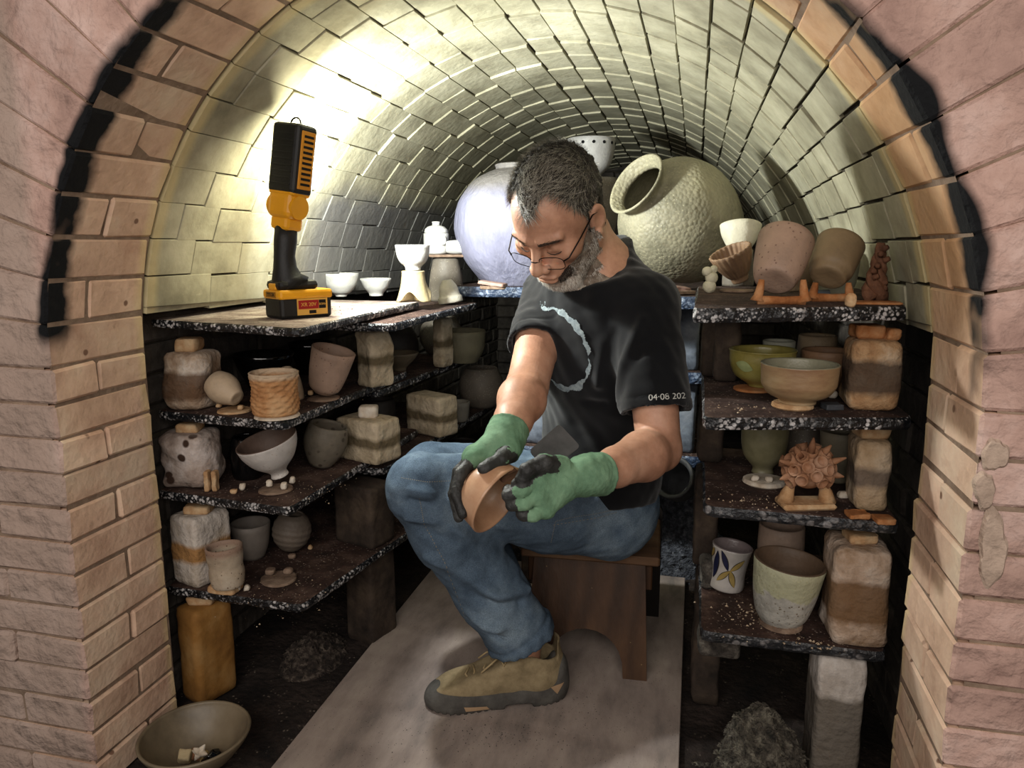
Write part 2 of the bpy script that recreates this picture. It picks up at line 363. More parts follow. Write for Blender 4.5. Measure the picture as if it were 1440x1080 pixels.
# ---- floor
nx, ny = 150, 220
gx = np.linspace(-2.2, 1.5, nx); gy = np.linspace(-0.6, YB+0.05, ny); GX, GY = np.meshgrid(gx, gy, indexing='ij')
P = np.stack([GX.ravel(), GY.ravel(), np.zeros(GX.size)], 1)
inside = ((P[:, 1] > YR) & (P[:, 0] > XC-RV-REC) & (P[:, 0] < XC+RV+REC)).astype(float)
side = ((P[:, 0] < -0.78) | (P[:, 0] > 0.04)).astype(float)
P[:, 2] = -0.019 + 0.0035*noise3(P, 6, 3)*side + inside*side*0.012*np.clip(noise3(P, 2.2, 4), 0, 1)
I = np.arange(nx*ny).reshape(nx, ny)
Q = np.stack([I[:-1, :-1], I[1:, :-1], I[1:, 1:], I[:-1, 1:]], -1).reshape(-1, 4)
o = put('floor', fast_mesh(P, Q), DIRT, smooth=True); tag(o, 'dark dusty kiln floor', 'floor', kind='structure')

# ---- plywood walkway
def ply_extra(nt, col, tc):
    N = nt.nodes; L = nt.links
    wv = N.new('ShaderNodeTexWave'); wv.wave_type = 'BANDS'; wv.bands_direction = 'X'; wv.inputs['Scale'].default_value = 1.1; wv.inputs['Distortion'].default_value = 14; wv.inputs['Detail'].default_value = 4; wv.inputs['Detail Scale'].default_value = 0.5
    mp = N.new('ShaderNodeMapping'); mp.inputs['Scale'].default_value = (0.5, 2.0, 1); mp.inputs['Rotation'].default_value = (0, 0, PI/2+0.12); L.new(tc.outputs['Object'], mp.inputs['Vector']); L.new(mp.outputs['Vector'], wv.inputs['Vector'])
    cr = N.new('ShaderNodeValToRGB'); cr.color_ramp.elements[0].position = 0.0; cr.color_ramp.elements[0].color = (0.56, 0.52, 0.52, 1); cr.color_ramp.elements[1].position = 0.3; cr.color_ramp.elements[1].color = (1, 1, 1, 1); L.new(wv.outputs['Fac'], cr.inputs['Fac'])
    mx = N.new('ShaderNodeMix'); mx.data_type = 'RGBA'; mx.blend_type = 'MULTIPLY'; mx.inputs['Factor'].default_value = 0.22; L.new(col, mx.inputs['A']); L.new(cr.outputs['Color'], mx.inputs['B'])
    return mx.outputs['Result']
PLY = mat('plywood', [(0.48, 0.44, 0.415), (0.60, 0.545, 0.51), (0.68, 0.625, 0.58)], 4, 0.75, 0.15, 120, extra=ply_extra, speck=[((0.12, 0.1, 0.09), 120, 0.12)], stretch=(3, 1, 1))
bm = bmesh.new(); add_box(bm, (-0.374, 1.3875, -0.009), np.eye(3), (0.768, 1.625, 0.0175), 0.0015)
tag(put('plywood_board', bm2me(bm), PLY), 'dusty grey plywood board laid as a walkway on the kiln floor', 'board')
# black grit scattered on the board near the shoe
def chips(name, spots, m, label, cat, size, seed, group=None):
    """many little angular crumbs gathered in one uncountable mass; spots = (centre, spread_x, spread_y, count)"""
    r = np.random.default_rng(seed); V = []; F = []
    for c, sx, sy, n in spots:
        for _ in range(n):
            s = size*(0.35+r.random()**2*1.2); p = np.asarray(c, float)+np.array([r.normal()*sx, r.normal()*sy, s*0.2])
            if callable(name): pass
            b = len(V); q = r.normal(size=(5, 3))*s*np.array([1, 1, 0.55])
            q = np.array([[1, 0, 0], [-0.6, 0.8, 0], [-0.5, -0.8, 0], [0.1, 0.05, 0.9], [0, 0, -0.5]])*s*r.uniform(0.6, 1.2, (5, 3)); a = r.uniform(0, 6.3)
            ca, sa = math.cos(a), math.sin(a)
            for u in q: V.append((p[0]+ca*u[0]-sa*u[1], p[1]+sa*u[0]+ca*u[1], p[2]+u[2]))
            for t in ((0, 1, 3), (1, 2, 3), (2, 0, 3), (1, 0, 4), (2, 1, 4), (0, 2, 4)): F.append((b+t[0], b+t[1], b+t[2]))
    return tag(put(name, pydata(V, F), m), label, cat, group, 'stuff')
GRIT = mat('dark grit', [(0.05, 0.045, 0.04), (0.13, 0.11, 0.1)], 40, 0.9, 0)
chips('grit', [(atz(700, 1030, 0), 0.09, 0.025, 260), (atz(800, 1000, 0), 0.06, 0.03, 90), (atz(700, 1060, 0), 0.12, 0.04, 50)], GRIT, 'fine black grit scattered on the plywood below the shoe', 'grit', 0.0011, 5)
# ================================================================ SHELVES
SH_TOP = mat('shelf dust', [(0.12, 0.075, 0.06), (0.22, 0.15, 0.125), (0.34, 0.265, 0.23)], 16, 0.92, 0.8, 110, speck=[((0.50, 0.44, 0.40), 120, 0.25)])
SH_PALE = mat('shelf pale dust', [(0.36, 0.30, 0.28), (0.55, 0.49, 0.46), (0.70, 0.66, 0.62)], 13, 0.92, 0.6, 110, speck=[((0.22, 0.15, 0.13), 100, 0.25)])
def edge_mat(nm, s1, s2, lo=(0.055, 0.06, 0.07), hi=(0.72, 0.71, 0.71)):
    return mat(nm, [lo, tuple(c*1.5 for c in lo)], 20, 0.35, 1.0, 90, speck=[(hi, s1, 0.5), (tuple(0.8*c for c in hi), s2, 0.38)], smask=0.47, spec=0.5, bdist=0.006)
SH_EDGE = edge_mat('shelf edge glaze', 130, 190)
SH_BLUE = edge_mat('blue glaze edge', 90, 160, (0.16, 0.20, 0.27), (0.52, 0.57, 0.66))
SH_GREY = edge_mat('grey glaze edge', 60, 100, (0.10, 0.105, 0.115), (0.47, 0.46, 0.46))

def shelf(pts, z, t, label, group, top=SH_TOP, edge=SH_EDGE, corner=0.018):
    """a kiln shelf slab from its plan outline, corners clipped, droplets of glaze along the rim"""
    pts = [np.asarray(p[:2], float) for p in pts]; out = []
    for i, p in enumerate(pts):
        a = unit(pts[i-1]-p); b = unit(pts[(i+1) % len(pts)]-p)
        for u in (0, 0.5, 1):
            q = p + a*corner*(1-u)**2 + b*corner*u**2; out.append(q)
    dense = []
    for i, p in enumerate(out):
        q = out[(i+1) % len(out)]; n = max(1, int(np.linalg.norm(q-p)/0.012))
        for k in range(n): dense.append(p+(q-p)*k/n)
    c = sum(pts)/len(pts); bm = bmesh.new(); n = len(dense)
    jz = RNG.uniform(-1, 1, (4, n))
    def ringv(k, inset, zz, j): return [bm.verts.new((*(p-unit(p-c)*(inset+j*jz[k, i])), zz+j*jz[(k+1) % 4, i]*0.6)) for i, p in enumerate(dense)]
    r0 = ringv(0, 0.003, z-t, 0.0012); r1 = ringv(1, 0.0, z-t*0.72, 0.0016); r2 = ringv(2, 0.0, z-t*0.22, 0.0016); r3 = ringv(3, 0.004, z, 0.0)
    for a, b in ((r0, r1), (r1, r2), (r2, r3)):
        for i in range(n): f = bm.faces.new([a[i], a[(i+1) % n], b[(i+1) % n], b[i]]); f.material_index = 1
    f = bm.faces.new(r3); f.material_index = 0
    f = bm.faces.new(r0[::-1]); f.material_index = 1
    o = put('kiln_shelf', bm2me(bm), [top, edge])
    return tag(o, label, 'kiln shelf', group)

def post(px0, px1, pybot, z, h, d, label, m, yaw=0.0, group='brick posts holding up the kiln shelves', chip=0.006, lump=0.0, Y=None, name='brick_post', round_=0.010):
    """a fire-brick prop: px0..px1 its front bottom edge in the photo, standing on height z"""
    a = atz(px0, pybot, z); b = atz(px1, pybot, z); w = float(np.linalg.norm(b-a)); mid = (a+b)/2
    R = np.array([[math.cos(yaw), -math.sin(yaw), 0], [math.sin(yaw), math.cos(yaw), 0], [0, 0, 1]])
    c = mid + R @ np.array([0, d/2, h/2])
    return block(c, R, (w, d, h), label, m, group, lump, name, round_)
def block(c, R, size, label, m, group=None, lump=0.0, name='brick_post', round_=0.010, cat='brick post'):
    bm = bmesh.new(); add_box(bm, (0, 0, 0), np.eye(3), size, 0, 0)
    bmesh.ops.subdivide_edges(bm, edges=bm.edges[:], cuts=11, use_grid_fill=True)
    me = bm2me(bm); V = np.array([v.co[:] for v in me.vertices]); h = np.array(size)/2
    q = np.clip(V, -(h-round_), h-round_); dv = V-q; ln = np.linalg.norm(dv, axis=1, keepdims=True); V = q+np.where(ln > round_, dv/np.maximum(ln, 1e-9)*round_, dv)
    sd = int(abs(c[0]*7919+c[2]*104729) % 99991)
    nv = np.stack([noise3(V, 18, sd), noise3(V, 18, sd+1), noise3(V, 18, sd+2)], 1)*0.0016 + np.stack([noise3(V, 55, sd+3), noise3(V, 55, sd+4), noise3(V, 55, sd+5)], 1)*0.0009
    if lump: nv += np.stack([noise3(V, 9, sd+6), noise3(V, 9, sd+7), noise3(V, 9, sd+8)], 1)*lump
    nv[:, 2] *= np.clip((V[:, 2]+h[2])/(0.3*size[2]), 0, 1)*np.clip((h[2]-V[:, 2])/(0.2*size[2]), 0, 1)
    V = V+nv
    me.vertices.foreach_set('co', V.astype(np.float32).ravel()); me.update()
    o = put(name, me, m, smooth=True); rotm(o, R, c)
    return tag(o, label, cat, group)

def chunk_on(o, w, h, d, label, m=None, lump=0.004, dx=0.0, dy=0.0, yaw=0.2, name='clay_wad'):
    V = [o.matrix_world @ v.co for v in o.data.vertices]; zt = max(v.z for v in V); c = np.array([(max(v[i] for v in V)+min(v[i] for v in V))/2 for i in (0, 1)]+[zt+h/2-0.002]); c[0] += dx; c[1] += dy
    R = np.array([[math.cos(yaw), -math.sin(yaw), 0], [math.sin(yaw), math.cos(yaw), 0], [0, 0, 1]])
    return block(c, R, (w, d, h), label, m or CLAY, 'clay wads and chips', lump, name, min(0.008, 0.35*h), 'wad')
def bandbrick(nm, body, tips, zlo, zhi, scale=14, bump=0.9, soft=0.012):
    return mat(nm, tips, scale, 0.88, bump, 55, extra=band_extra('Z', zlo, zhi, soft, body, 0.012, 22, 0.9), bdist=0.009)
P_BROWN = bandbrick('post brown', (0.34, 0.24, 0.16), [(0.46, 0.34, 0.23), (0.68, 0.60, 0.52), (0.86, 0.83, 0.79)], -0.045, 0.028)
P_WHITE = mat('post whitish', [(0.40, 0.32, 0.27), (0.66, 0.60, 0.56), (0.80, 0.76, 0.74)], 13, 0.85, 0.9, 50, speck=[((0.24, 0.17, 0.13), 30, 0.33)], bdist=0.007)
P_YELLOW = bandbrick('post yellow', (0.60, 0.42, 0.18), [(0.62, 0.57, 0.50), (0.74, 0.70, 0.66), (0.78, 0.75, 0.71)], -0.030, 0.024)
P_OCHRE = mat('post ochre', [(0.42, 0.28, 0.12), (0.54, 0.38, 0.18), (0.62, 0.48, 0.29)], 8, 0.8, 0.5, 50)
P_TAN = bandbrick('post tan', (0.34, 0.29, 0.20), [(0.58, 0.52, 0.42), (0.70, 0.64, 0.54), (0.78, 0.72, 0.62)], -0.022, 0.018)
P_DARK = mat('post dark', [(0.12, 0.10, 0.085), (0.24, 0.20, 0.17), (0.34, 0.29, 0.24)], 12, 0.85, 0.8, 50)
P_ORANGE = bandbrick('post orange tips', (0.25, 0.20, 0.165), [(0.52, 0.36, 0.22), (0.66, 0.53, 0.39), (0.78, 0.70, 0.60)], -0.038, 0.032)
P_GREY = bandbrick('post grey tan', (0.38, 0.33, 0.29), [(0.56, 0.46, 0.33), (0.66, 0.57, 0.46), (0.72, 0.65, 0.56)], -0.026, 0.020)
P_RUST = bandbrick('post rust', (0.40, 0.29, 0.18), [(0.52, 0.42, 0.32), (0.68, 0.60, 0.53), (0.76, 0.71, 0.66)], -0.050, 0.038)
P_BLUE = mat('block blue grey', [(0.28, 0.30, 0.34), (0.46, 0.49, 0.54), (0.58, 0.60, 0.64)], 12, 0.8, 0.8, 50)
CLAY = mat('wad clay', [(0.58, 0.42, 0.27), (0.70, 0.56, 0.41), (0.78, 0.68, 0.54)], 25, 0.9, 0.5, 120)
CLAY_W = mat('wad white', [(0.62, 0.55, 0.47), (0.78, 0.73, 0.66), (0.85, 0.82, 0.77)], 25, 0.9, 0.5, 120)
CLAY_O = mat('wad orange', [(0.48, 0.28, 0.14), (0.62, 0.40, 0.23), (0.70, 0.52, 0.36)], 22, 0.85, 0.5, 120)
TILE = mat('shelf chip', [(0.30, 0.24, 0.20), (0.46, 0.38, 0.32), (0.58, 0.50, 0.43)], 22, 0.9, 0.6, 90)

XL = XC-RV-REC+0.008
# heights of the shelf tops
ZL = [0.842, 0.644, 0.474, 0.262]; ZR = [0.9, 0.724, 0.541, 0.306]; TH = 0.018
GL = 'left-hand kiln shelves'
for k, (a, b, c) in enumerate([((208, 449), (421, 462), (592, 424)), ((203, 577), (398, 594), (575, 521)), ((220, 690), (406, 715), (590, 603)), ((232, 825), (424, 852), (604, 728))]):
    z = ZL[k]; A, Bq, Cq = atz(*a, z), atz(*b, z), atz(*c, z)
    A[0] = max(A[0], XL)
    D = np.array([XL, Cq[1], z])
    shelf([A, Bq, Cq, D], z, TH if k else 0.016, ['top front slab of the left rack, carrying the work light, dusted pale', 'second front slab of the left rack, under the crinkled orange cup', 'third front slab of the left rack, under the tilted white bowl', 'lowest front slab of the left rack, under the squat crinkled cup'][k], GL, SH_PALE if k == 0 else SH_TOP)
# rear slabs, slightly lower and further in
REAR = []
for k, (a, c) in enumerate([((573, 450), (673, 425)), ((556, 541), (664, 500)), ((562, 646), (688, 571))]):
    z = ZL[k]-0.022; A, Cq = atz(*a, z), atz(*c, z); REAR.append(z)
    Y0 = atz(*[(592, 424), (575, 521), (590, 603)][k], ZL[k])[1]
    y0 = max(A[1]-0.09, 1.52)
    dirx = (Cq-A)/(Cq[1]-A[1]); xa = A+dirx*(y0-A[1])
    shelf([(XL, y0), xa, Cq, (XL, Cq[1])], z, 0.018, ['rear slab of the top left tier, behind the work light', 'rear slab of the second left tier, deep in shadow', 'rear slab of the third left tier, deep in shadow'][k], GL, SH_TOP)
GR = 'right-hand kiln shelves'
for k, (fl, fr, yb) in enumerate([((975, 434), (1279, 431), 1.80), ((989, 588), (1286, 588), 1.72), ((990, 712), (1271, 738), 1.72), ((984, 888), (1257, 921), 1.72)]):
    z = ZR[k]; A, Bq = atz(*fl, z), atz(*fr, z); Bq[0] = min(Bq[0], XC+RV-0.006)
    x0 = max(A[0], 0.012) if k else 0.006
    shelf([(A[0], A[1]), Bq, (XC+RV-0.006, yb), (x0, yb)], z, [0.022, 0.020, 0.019, 0.019][k],
          ['top slab of the right rack, carrying the tilted mugs', 'second slab of the right rack, under the wide tan bowl', 'third slab of the right rack, under the spiky clay cluster', 'lowest slab of the right rack, under the green drip-glazed cup'][k], GR, SH_TOP, SH_EDGE if k < 2 else SH_GREY)
# back shelves across the far end
GB = 'back kiln shelves'
for k, (x0, x1, y0, y1, z, lab) in enumerate([(-0.72, -0.36, 2.18, 2.75, 0.868, 'blue-speckled slab under the big lavender jar'), (-0.34, 0.03, 1.90, 2.75, 0.868, 'blue-speckled slab under the big tilted jar'),
        (-0.46, 0.04, 2.02, 2.45, 0.66, 'second slab of the back stack, glimpsed beside the right rack'), (-0.46, 0.04, 2.02, 2.45, 0.43, 'lowest slab of the back stack, glimpsed beside the right rack')]):
    shelf([(x0, y0), (x1, y0), (x1, y1), (x0, y1)], z, 0.03, lab, GB, SH_TOP, SH_BLUE)
for k, (x, z0, z1, m, lab) in enumerate([(0.0, 0.66, 0.838, P_BLUE, 'blue-grey block high in the gap behind the seated man'), (-0.0, 0.43, 0.63, P_BLUE, 'tall blue-grey block in the gap behind the seated man'), (-0.41, 0.66, 0.838, P_BLUE, 'blue-grey block seen past the right sleeve'), (-0.41, 0.43, 0.63, P_BLUE, 'blue-grey block seen past the bare forearm'), (-0.41, -0.012, 0.40, P_DARK, 'dark block at the inner foot of the back stack')]):
    block((x-0.02, 2.10, (z0+z1)/2), np.eye(3), (0.075, 0.10, z1-z0), lab, m, 'brick posts holding up the kiln shelves')
for k, (x, y) in enumerate([(-0.66, 2.1), (-0.46, 2.4), (-0.2, 2.40), (-0.25, 1.98)]):
    pass

# ---------------------------------------------------------------- posts, left rack
def hgt(k, side='L', n=None):     # free height under shelf k-1 when standing on shelf k
    Z = ZL if side == 'L' else ZR; return Z[k-1]-TH-Z[k]
def chunk(px, py, z, w, h, d, label, m=CLAY, name='clay_wad', cat='wad', group='clay wads and chips', lump=0.004, yaw=0.2, dy=0.0, rnd=0.006):
    p = atz(px, py, z); p[1] += dy
    R = np.array([[math.cos(yaw), -math.sin(yaw), 0], [math.sin(yaw), math.cos(yaw), 0], [0, 0, 1]])
    return block(p+np.array([0, 0, h/2]), R, (w, d, h), label, m, group, max(lump, 0.12*min(w, h, d)) if name == 'clay_wad' else lump, name, 0.46*min(w, h, d) if name == 'clay_wad' and max(w, h) < 0.03 else min(rnd, 0.3*min(w, h, d)), cat)
z = ZL[1]
PO = post(222, 287, 579, z, 0.125, 0.10, 'knobbly brown and white brick post left of the tilted cup', P_BROWN, lump=0.007, round_=0.022)
chunk_on(PO, 0.045, 0.030, 0.05, 'tan wedge topping the knobbly brown brick post', CLAY, lump=0.005)
PO = post(492, 533, 545, z, 0.140, 0.07, 'brown and cream brick post right of the leaning tumbler', P_TAN, lump=0.006, yaw=-0.5, round_=0.012)
chunk_on(PO, 0.035, 0.026, 0.04, 'cream chip topping the post right of the leaning tumbler', CLAY_W)
z = ZL[2]
PO = post(218, 288, 690, z, 0.122, 0.10, 'chunky white-crusted brick post left of the black jar', P_WHITE, lump=0.011, round_=0.022)
chunk_on(PO, 0.045, 0.020, 0.05, 'tan chip topping the white-crusted brick post', CLAY)
PO = post(462, 540, 650, z, 0.105, 0.09, 'squat cream brick post with a brown belt, behind the tilted white bowl', P_TAN, yaw=-0.35, round_=0.008)
chunk_on(PO, 0.045, 0.030, 0.04, 'cream chip topping the squat belted brick post', CLAY_W)
z = ZL[3]
PO = post(234, 288, 825, z, 0.158, 0.10, 'smooth white brick post stained yellow in the middle', P_YELLOW, yaw=-0.25, round_=0.012)
chunk_on(PO, 0.055, 0.018, 0.05, 'tan tile topping the yellow-stained post', CLAY)
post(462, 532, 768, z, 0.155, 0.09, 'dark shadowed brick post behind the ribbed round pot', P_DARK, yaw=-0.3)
z = -0.012
PO = post(246, 292, 990, z, 0.225, 0.10, 'tall ochre brick post on the floor under the lowest left slab', P_OCHRE, yaw=-0.35, round_=0.014)
chunk_on(PO, 0.055, 0.022, 0.05, 'tan tile topping the tall ochre post', CLAY)
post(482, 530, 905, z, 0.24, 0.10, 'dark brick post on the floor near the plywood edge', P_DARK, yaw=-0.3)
# rear of the left rack
post(606, 625, 517, REAR[1], 0.15, 0.06, 'small upright post in front of the grey bowl, rear second left tier', P_TAN, yaw=-0.3)
post(560, 628, 612, REAR[2], 0.115, 0.08, 'long cream brick lying as a post, rear third left tier', P_TAN, yaw=-0.45)
post(610, 626, 690, 0.262-0.02, 0.10, 0.05, 'grey upright post just above the knee', P_GREY, yaw=-0.2)
shelf([(XL, 1.80), atz(604, 716, 0.242), atz(672, 640, 0.242), (XL, 2.3)], 0.242, 0.018, 'rear slab of the lowest left tier, deep in shadow', GL)
# ---------------------------------------------------------------- posts, right rack
z = ZR[1]
PO = post(1196, 1262, 580, z, 0.118, 0.10, 'dark banded post with orange ends, right of the wide tan bowl', P_ORANGE, lump=0.005, round_=0.016)
chunk_on(PO, 0.05, 0.024, 0.05, 'orange clay lump topping the dark banded post', CLAY_O, lump=0.006, dx=-0.01)
chunk_on(PO, 0.028, 0.020, 0.03, 'small orange lump topping the dark banded post', CLAY_O, lump=0.004, dx=0.022, dy=-0.015)
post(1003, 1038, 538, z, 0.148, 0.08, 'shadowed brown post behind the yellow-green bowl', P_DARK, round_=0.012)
z = ZR[2]
PO = post(1200, 1246, 720, z, 0.125, 0.09, 'narrow grey-brown post right of the spiky clay cluster', P_GREY, lump=0.004, round_=0.012)
chunk_on(PO, 0.052, 0.026, 0.05, 'folded tan lump topping the narrow grey-brown post', CLAY, lump=0.005)
chunk(1206, 728, z, 0.035, 0.008, 0.03, 'orange clay pat under the narrow post', CLAY_O, name='clay_pat')
chunk(1240, 730, z, 0.03, 0.009, 0.03, 'brown clay pat right of the narrow post foot', CLAY_O, name='clay_pat', dy=-0.01)
z = ZR[3]
PO = post(1166, 1244, 912, z, 0.178, 0.11, 'big rusty post with white ends, right of the green drip-glazed cup', P_RUST, lump=0.004, round_=0.016)
chunk_on(PO, 0.055, 0.018, 0.05, 'tan tile topping the big rusty post', CLAY)
a = atz(1160, 1100, -0.012)
block((0.285, 1.375, 0.132), np.eye(3), (0.082, 0.11, 0.288), 'tall grey post with a white top, standing on the floor under the right rack', bandbrick('post white top', (0.36, 0.33, 0.29), [(0.60, 0.56, 0.52), (0.74, 0.71, 0.68), (0.80, 0.78, 0.76)], -0.3, 0.072), 'brick posts holding up the kiln shelves', 0.002)
block((0.075, 1.42, 0.252), np.eye(3), (0.075, 0.10, 0.066), 'grey crusty brick directly under the lowest right slab, above the rubble', mat('crust grey', [(0.13, 0.12, 0.11), (0.26, 0.24, 0.22), (0.40, 0.38, 0.35)], 40, 0.95, 1.0, 90, bdist=0.01), 'brick posts holding up the kiln shelves', 0.003)
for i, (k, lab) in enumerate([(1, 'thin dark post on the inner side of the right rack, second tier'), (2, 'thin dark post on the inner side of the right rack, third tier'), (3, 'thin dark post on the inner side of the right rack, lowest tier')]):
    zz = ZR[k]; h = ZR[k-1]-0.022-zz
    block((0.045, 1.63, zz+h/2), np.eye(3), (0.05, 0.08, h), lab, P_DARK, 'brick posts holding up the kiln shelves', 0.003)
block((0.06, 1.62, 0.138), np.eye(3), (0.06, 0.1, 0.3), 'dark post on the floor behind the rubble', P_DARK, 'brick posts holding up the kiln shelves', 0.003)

# ================================================================ POTS
def clayc(nm, c, sc=10, rough=0.6, bump=0.25, bs=120, speck=None, extra=None, spec=0.4, **k):
    a = np.array(c)
    return mat(nm, [tuple(a*0.86), tuple(a), tuple(np.minimum(a*1.08, 0.97))], sc, rough, bump, bs, speck=speck, extra=extra, spec=spec, **k)
WHITE = clayc('white slip', (0.72, 0.715, 0.70), rough=0.5)
GREYW = clayc('grey white', (0.62, 0.61, 0.60))
GREYP = clayc('grey pot', (0.40, 0.37, 0.33), speck=((0.55, 0.52, 0.47), 160, 0.25))
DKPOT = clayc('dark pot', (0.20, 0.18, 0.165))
TANP = clayc('tan bisque', (0.62, 0.54, 0.43), speck=((0.44, 0.36, 0.28), 130, 0.2))
PINKP = clayc('pinkish clay', (0.62, 0.52, 0.45), speck=((0.45, 0.35, 0.30), 110, 0.22))
BEIGE = clayc('beige bisque', (0.70, 0.62, 0.52))
BLACK = mat('black glaze', [(0.02, 0.02, 0.022), (0.05, 0.05, 0.055)], 10, 0.12, 0.05, 60, spec=0.7)

def pot(px, py, z, outer, label, m, cat='bowl', name='bowl', t=0.005, tilt=0.0, dirw=(1, 0, 0), wob=0.006, group='pots on the kiln shelves', dz=0.0, P=None, fn=None, n=40, seed=None, parent=None, smooth=True, inner=None):
    """a wheel-thrown vessel standing at photo point (px,py) on height z; tilted about its foot towards dirw"""
    p = atz(px, py, z) if P is None else np.asarray(P, float)
    prof = pot_profile(outer, t); s = seed if seed is not None else int(px*13+py*7)
    me = lathe(prof, n, wob, s, fn); 
    o = put(name, me, m, smooth=smooth)
    if inner is not None:                      # glazed or bare inside of another colour, from the rim down
        me.materials.append(inner); k_ = (2+(len(outer)-1)*4)*n; nf = len(me.polygons); me.polygons.foreach_set('material_index', [1 if k_ <= i < nf-2 or i == nf-1 else 0 for i in range(nf)])
    d = unit(dirw); ax = unit(np.array([0, 0, 1.0])*math.cos(tilt) + d*math.sin(tilt)); R = basis(ax, (1, 0.2, 0))
    V = np.array([v.co[:] for v in me.vertices]) @ R.T; low = V[:, 2].min()
    rotm(o, R, (p[0], p[1], p[2]-low+dz+0.0003))
    return tag(o, label, cat, group)
def disc(px, py, z, r, label, m=CLAY, h=0.006, P=None):
    p = atz(px, py, z) if P is None else np.asarray(P, float)
    o = put('clay_disc', lathe([(0.001, 0), (r*0.9, 0), (r, h*0.3), (r*0.98, h*0.8), (r*0.9, h), (0.001, h)], 24, 0.03, int(px+py)), m, loc=p, smooth=False)
    return tag(o, label, 'clay disc', 'clay discs under the pots')
U = np.array(wdir((0, -1, 0))); RT = np.array(wdir((1, 0, 0)))       # image up / right as world directions
def R2(v): return unit(np.array([v[0], v[1], 0.0]))
RTH = R2(RT); TOW = -R2(wdir((0, 0, 1)))                               # horizontal: image right, and towards the viewer

# --- top left slab
z = ZL[0]
pot(480, 417, z, [(0.016, 0), (0.018, 0.006), (0.03, 0.012), (0.046, 0.034), (0.0525, 0.066)], 'wide white bowl just right of the work light', WHITE, n=48)
pot(529, 416, z, [(0.02, 0), (0.021, 0.008), (0.036, 0.024), (0.046, 0.05)], 'smaller white bowl peeking out behind the wide white bowl', WHITE)
pot(380, 436, z, [(0.022, 0), (0.03, 0.012), (0.03, 0.045), (0.022, 0.055)], 'small cream cup half hidden behind the work light', BEIGE, 'cup', 'cup', P=(-0.93, 1.62, z))
def legcut(a, j, x, y, zz):
    return (x, y, zz + max(0, math.sin(1.5*a+0.4))**3*0.03*(1-min(1, zz/0.05))) if zz < 0.05 else (x, y, zz)
st = pot(580, 430, ZL[0], [(0.047, 0), (0.042, 0.014), (0.034, 0.042), (0.030, 0.074), (0.031, 0.080)], 'flared cream stand with cut-out feet holding up a white bowl', clayc('cream stand', (0.66, 0.60, 0.46)), 'pot stand', 'pot_stand', fn=lambda a, j, x, y, zz: (x, y, zz + (0.028*max(0, math.sin(1.5*a+0.9))**4*max(0, 1-zz/0.06))), n=60, P=atz(582, 424, ZL[0]))
sp_ = np.array(st.matrix_world.translation)
pot(0, 0, 0, [(0.020, 0), (0.021, 0.01), (0.036, 0.022), (0.0435, 0.04), (0.0465, 0.066)], 'white bowl perched on the flared cream stand', WHITE, P=(sp_[0], sp_[1], ZL[0]+0.0825), n=48)
zr = REAR[0]
pt = atz(632, 432, zr); p0 = atz(622, 424, zr) + np.array([-0.005, 0.055, 0])
inv = pot(0, 0, 0, [(0.060, 0), (0.056, 0.03), (0.050, 0.08), (0.040, 0.128)], 'upturned dark grey pot holding the little slab with the lidded jar', GREYP, 'pot', 'upturned_pot', P=(p0[0], p0[1], zr))
block((p0[0]+0.006, p0[1], zr+0.1323+0.005), np.array([[0.94, 0.34, 0], [-0.34, 0.94, 0], [0, 0, 1]]).T, (0.115, 0.08, 0.009), 'little grey slab balanced on the upturned dark pot', TILE, 'little slabs and tiles', 0.001, 'small_slab', 0.003, 'slab')
zj = zr+0.1425
jr = thing('lidded_jar', (p0[0]-0.030, p0[1], zj), 'white lidded jar with a lug handle on the little grey slab', 'jar', 'pots on the kiln shelves')
j = put('body', lathe(pot_profile([(0.030, 0), (0.037, 0.005), (0.0395, 0.03), (0.039, 0.062)], 0.005), 40, 0.003), WHITE, jr, smooth=True)
ld = put('lid', lathe([(0.001, 0), (0.034, 0), (0.037, 0.004), (0.035, 0.013), (0.026, 0.021), (0.012, 0.025), (0.001, 0.026)], 40, 0.004), WHITE, jr, (0.0, 0, 0.0625), smooth=True)
put('knob', lathe([(0.001, 0), (0.012, 0.0), (0.0115, 0.006), (0.013, 0.010), (0.011, 0.012), (0.001, 0.0125)], 20), WHITE, ld, (0, 0, 0.0245), smooth=True)
hd = bmesh.new(); hp = RTH*0.6+TOW*0.8
add_tube(hd, [hp*(0.036+dx)+np.array([0, 0, dz_]) for dx, dz_ in ((0, 0.052), (0.010, 0.050), (0.013, 0.042), (0.010, 0.034), (0, 0.030))], 0.0055, 10)
put('handle', bm2me(hd), WHITE, jr, smooth=True)
c_ = pot(0, 0, 0, [(0.016, 0), (0.019, 0.006), (0.0215, 0.03), (0.0195, 0.05), (0.021, 0.056)], 'white cup lying on its side right of the lidded jar', WHITE, 'cup', 'cup', P=(p0[0]+0.012, p0[1]-0.030, zj), tilt=PI/2, dirw=RTH)
pot(0, 0, 0, [(0.036, 0), (0.036, 0.016), (0.030, 0.02), (0.027, 0.045), (0.015, 0.064)], 'small rough white domed jug below the little grey slab', clayc('rough white', (0.72, 0.70, 0.64), bump=0.9, bs=60), 'pot', 'domed_pot', P=atz(634, 428, zr)+np.array([0, 0.0, 0]), tilt=0.16, dirw=-RTH)

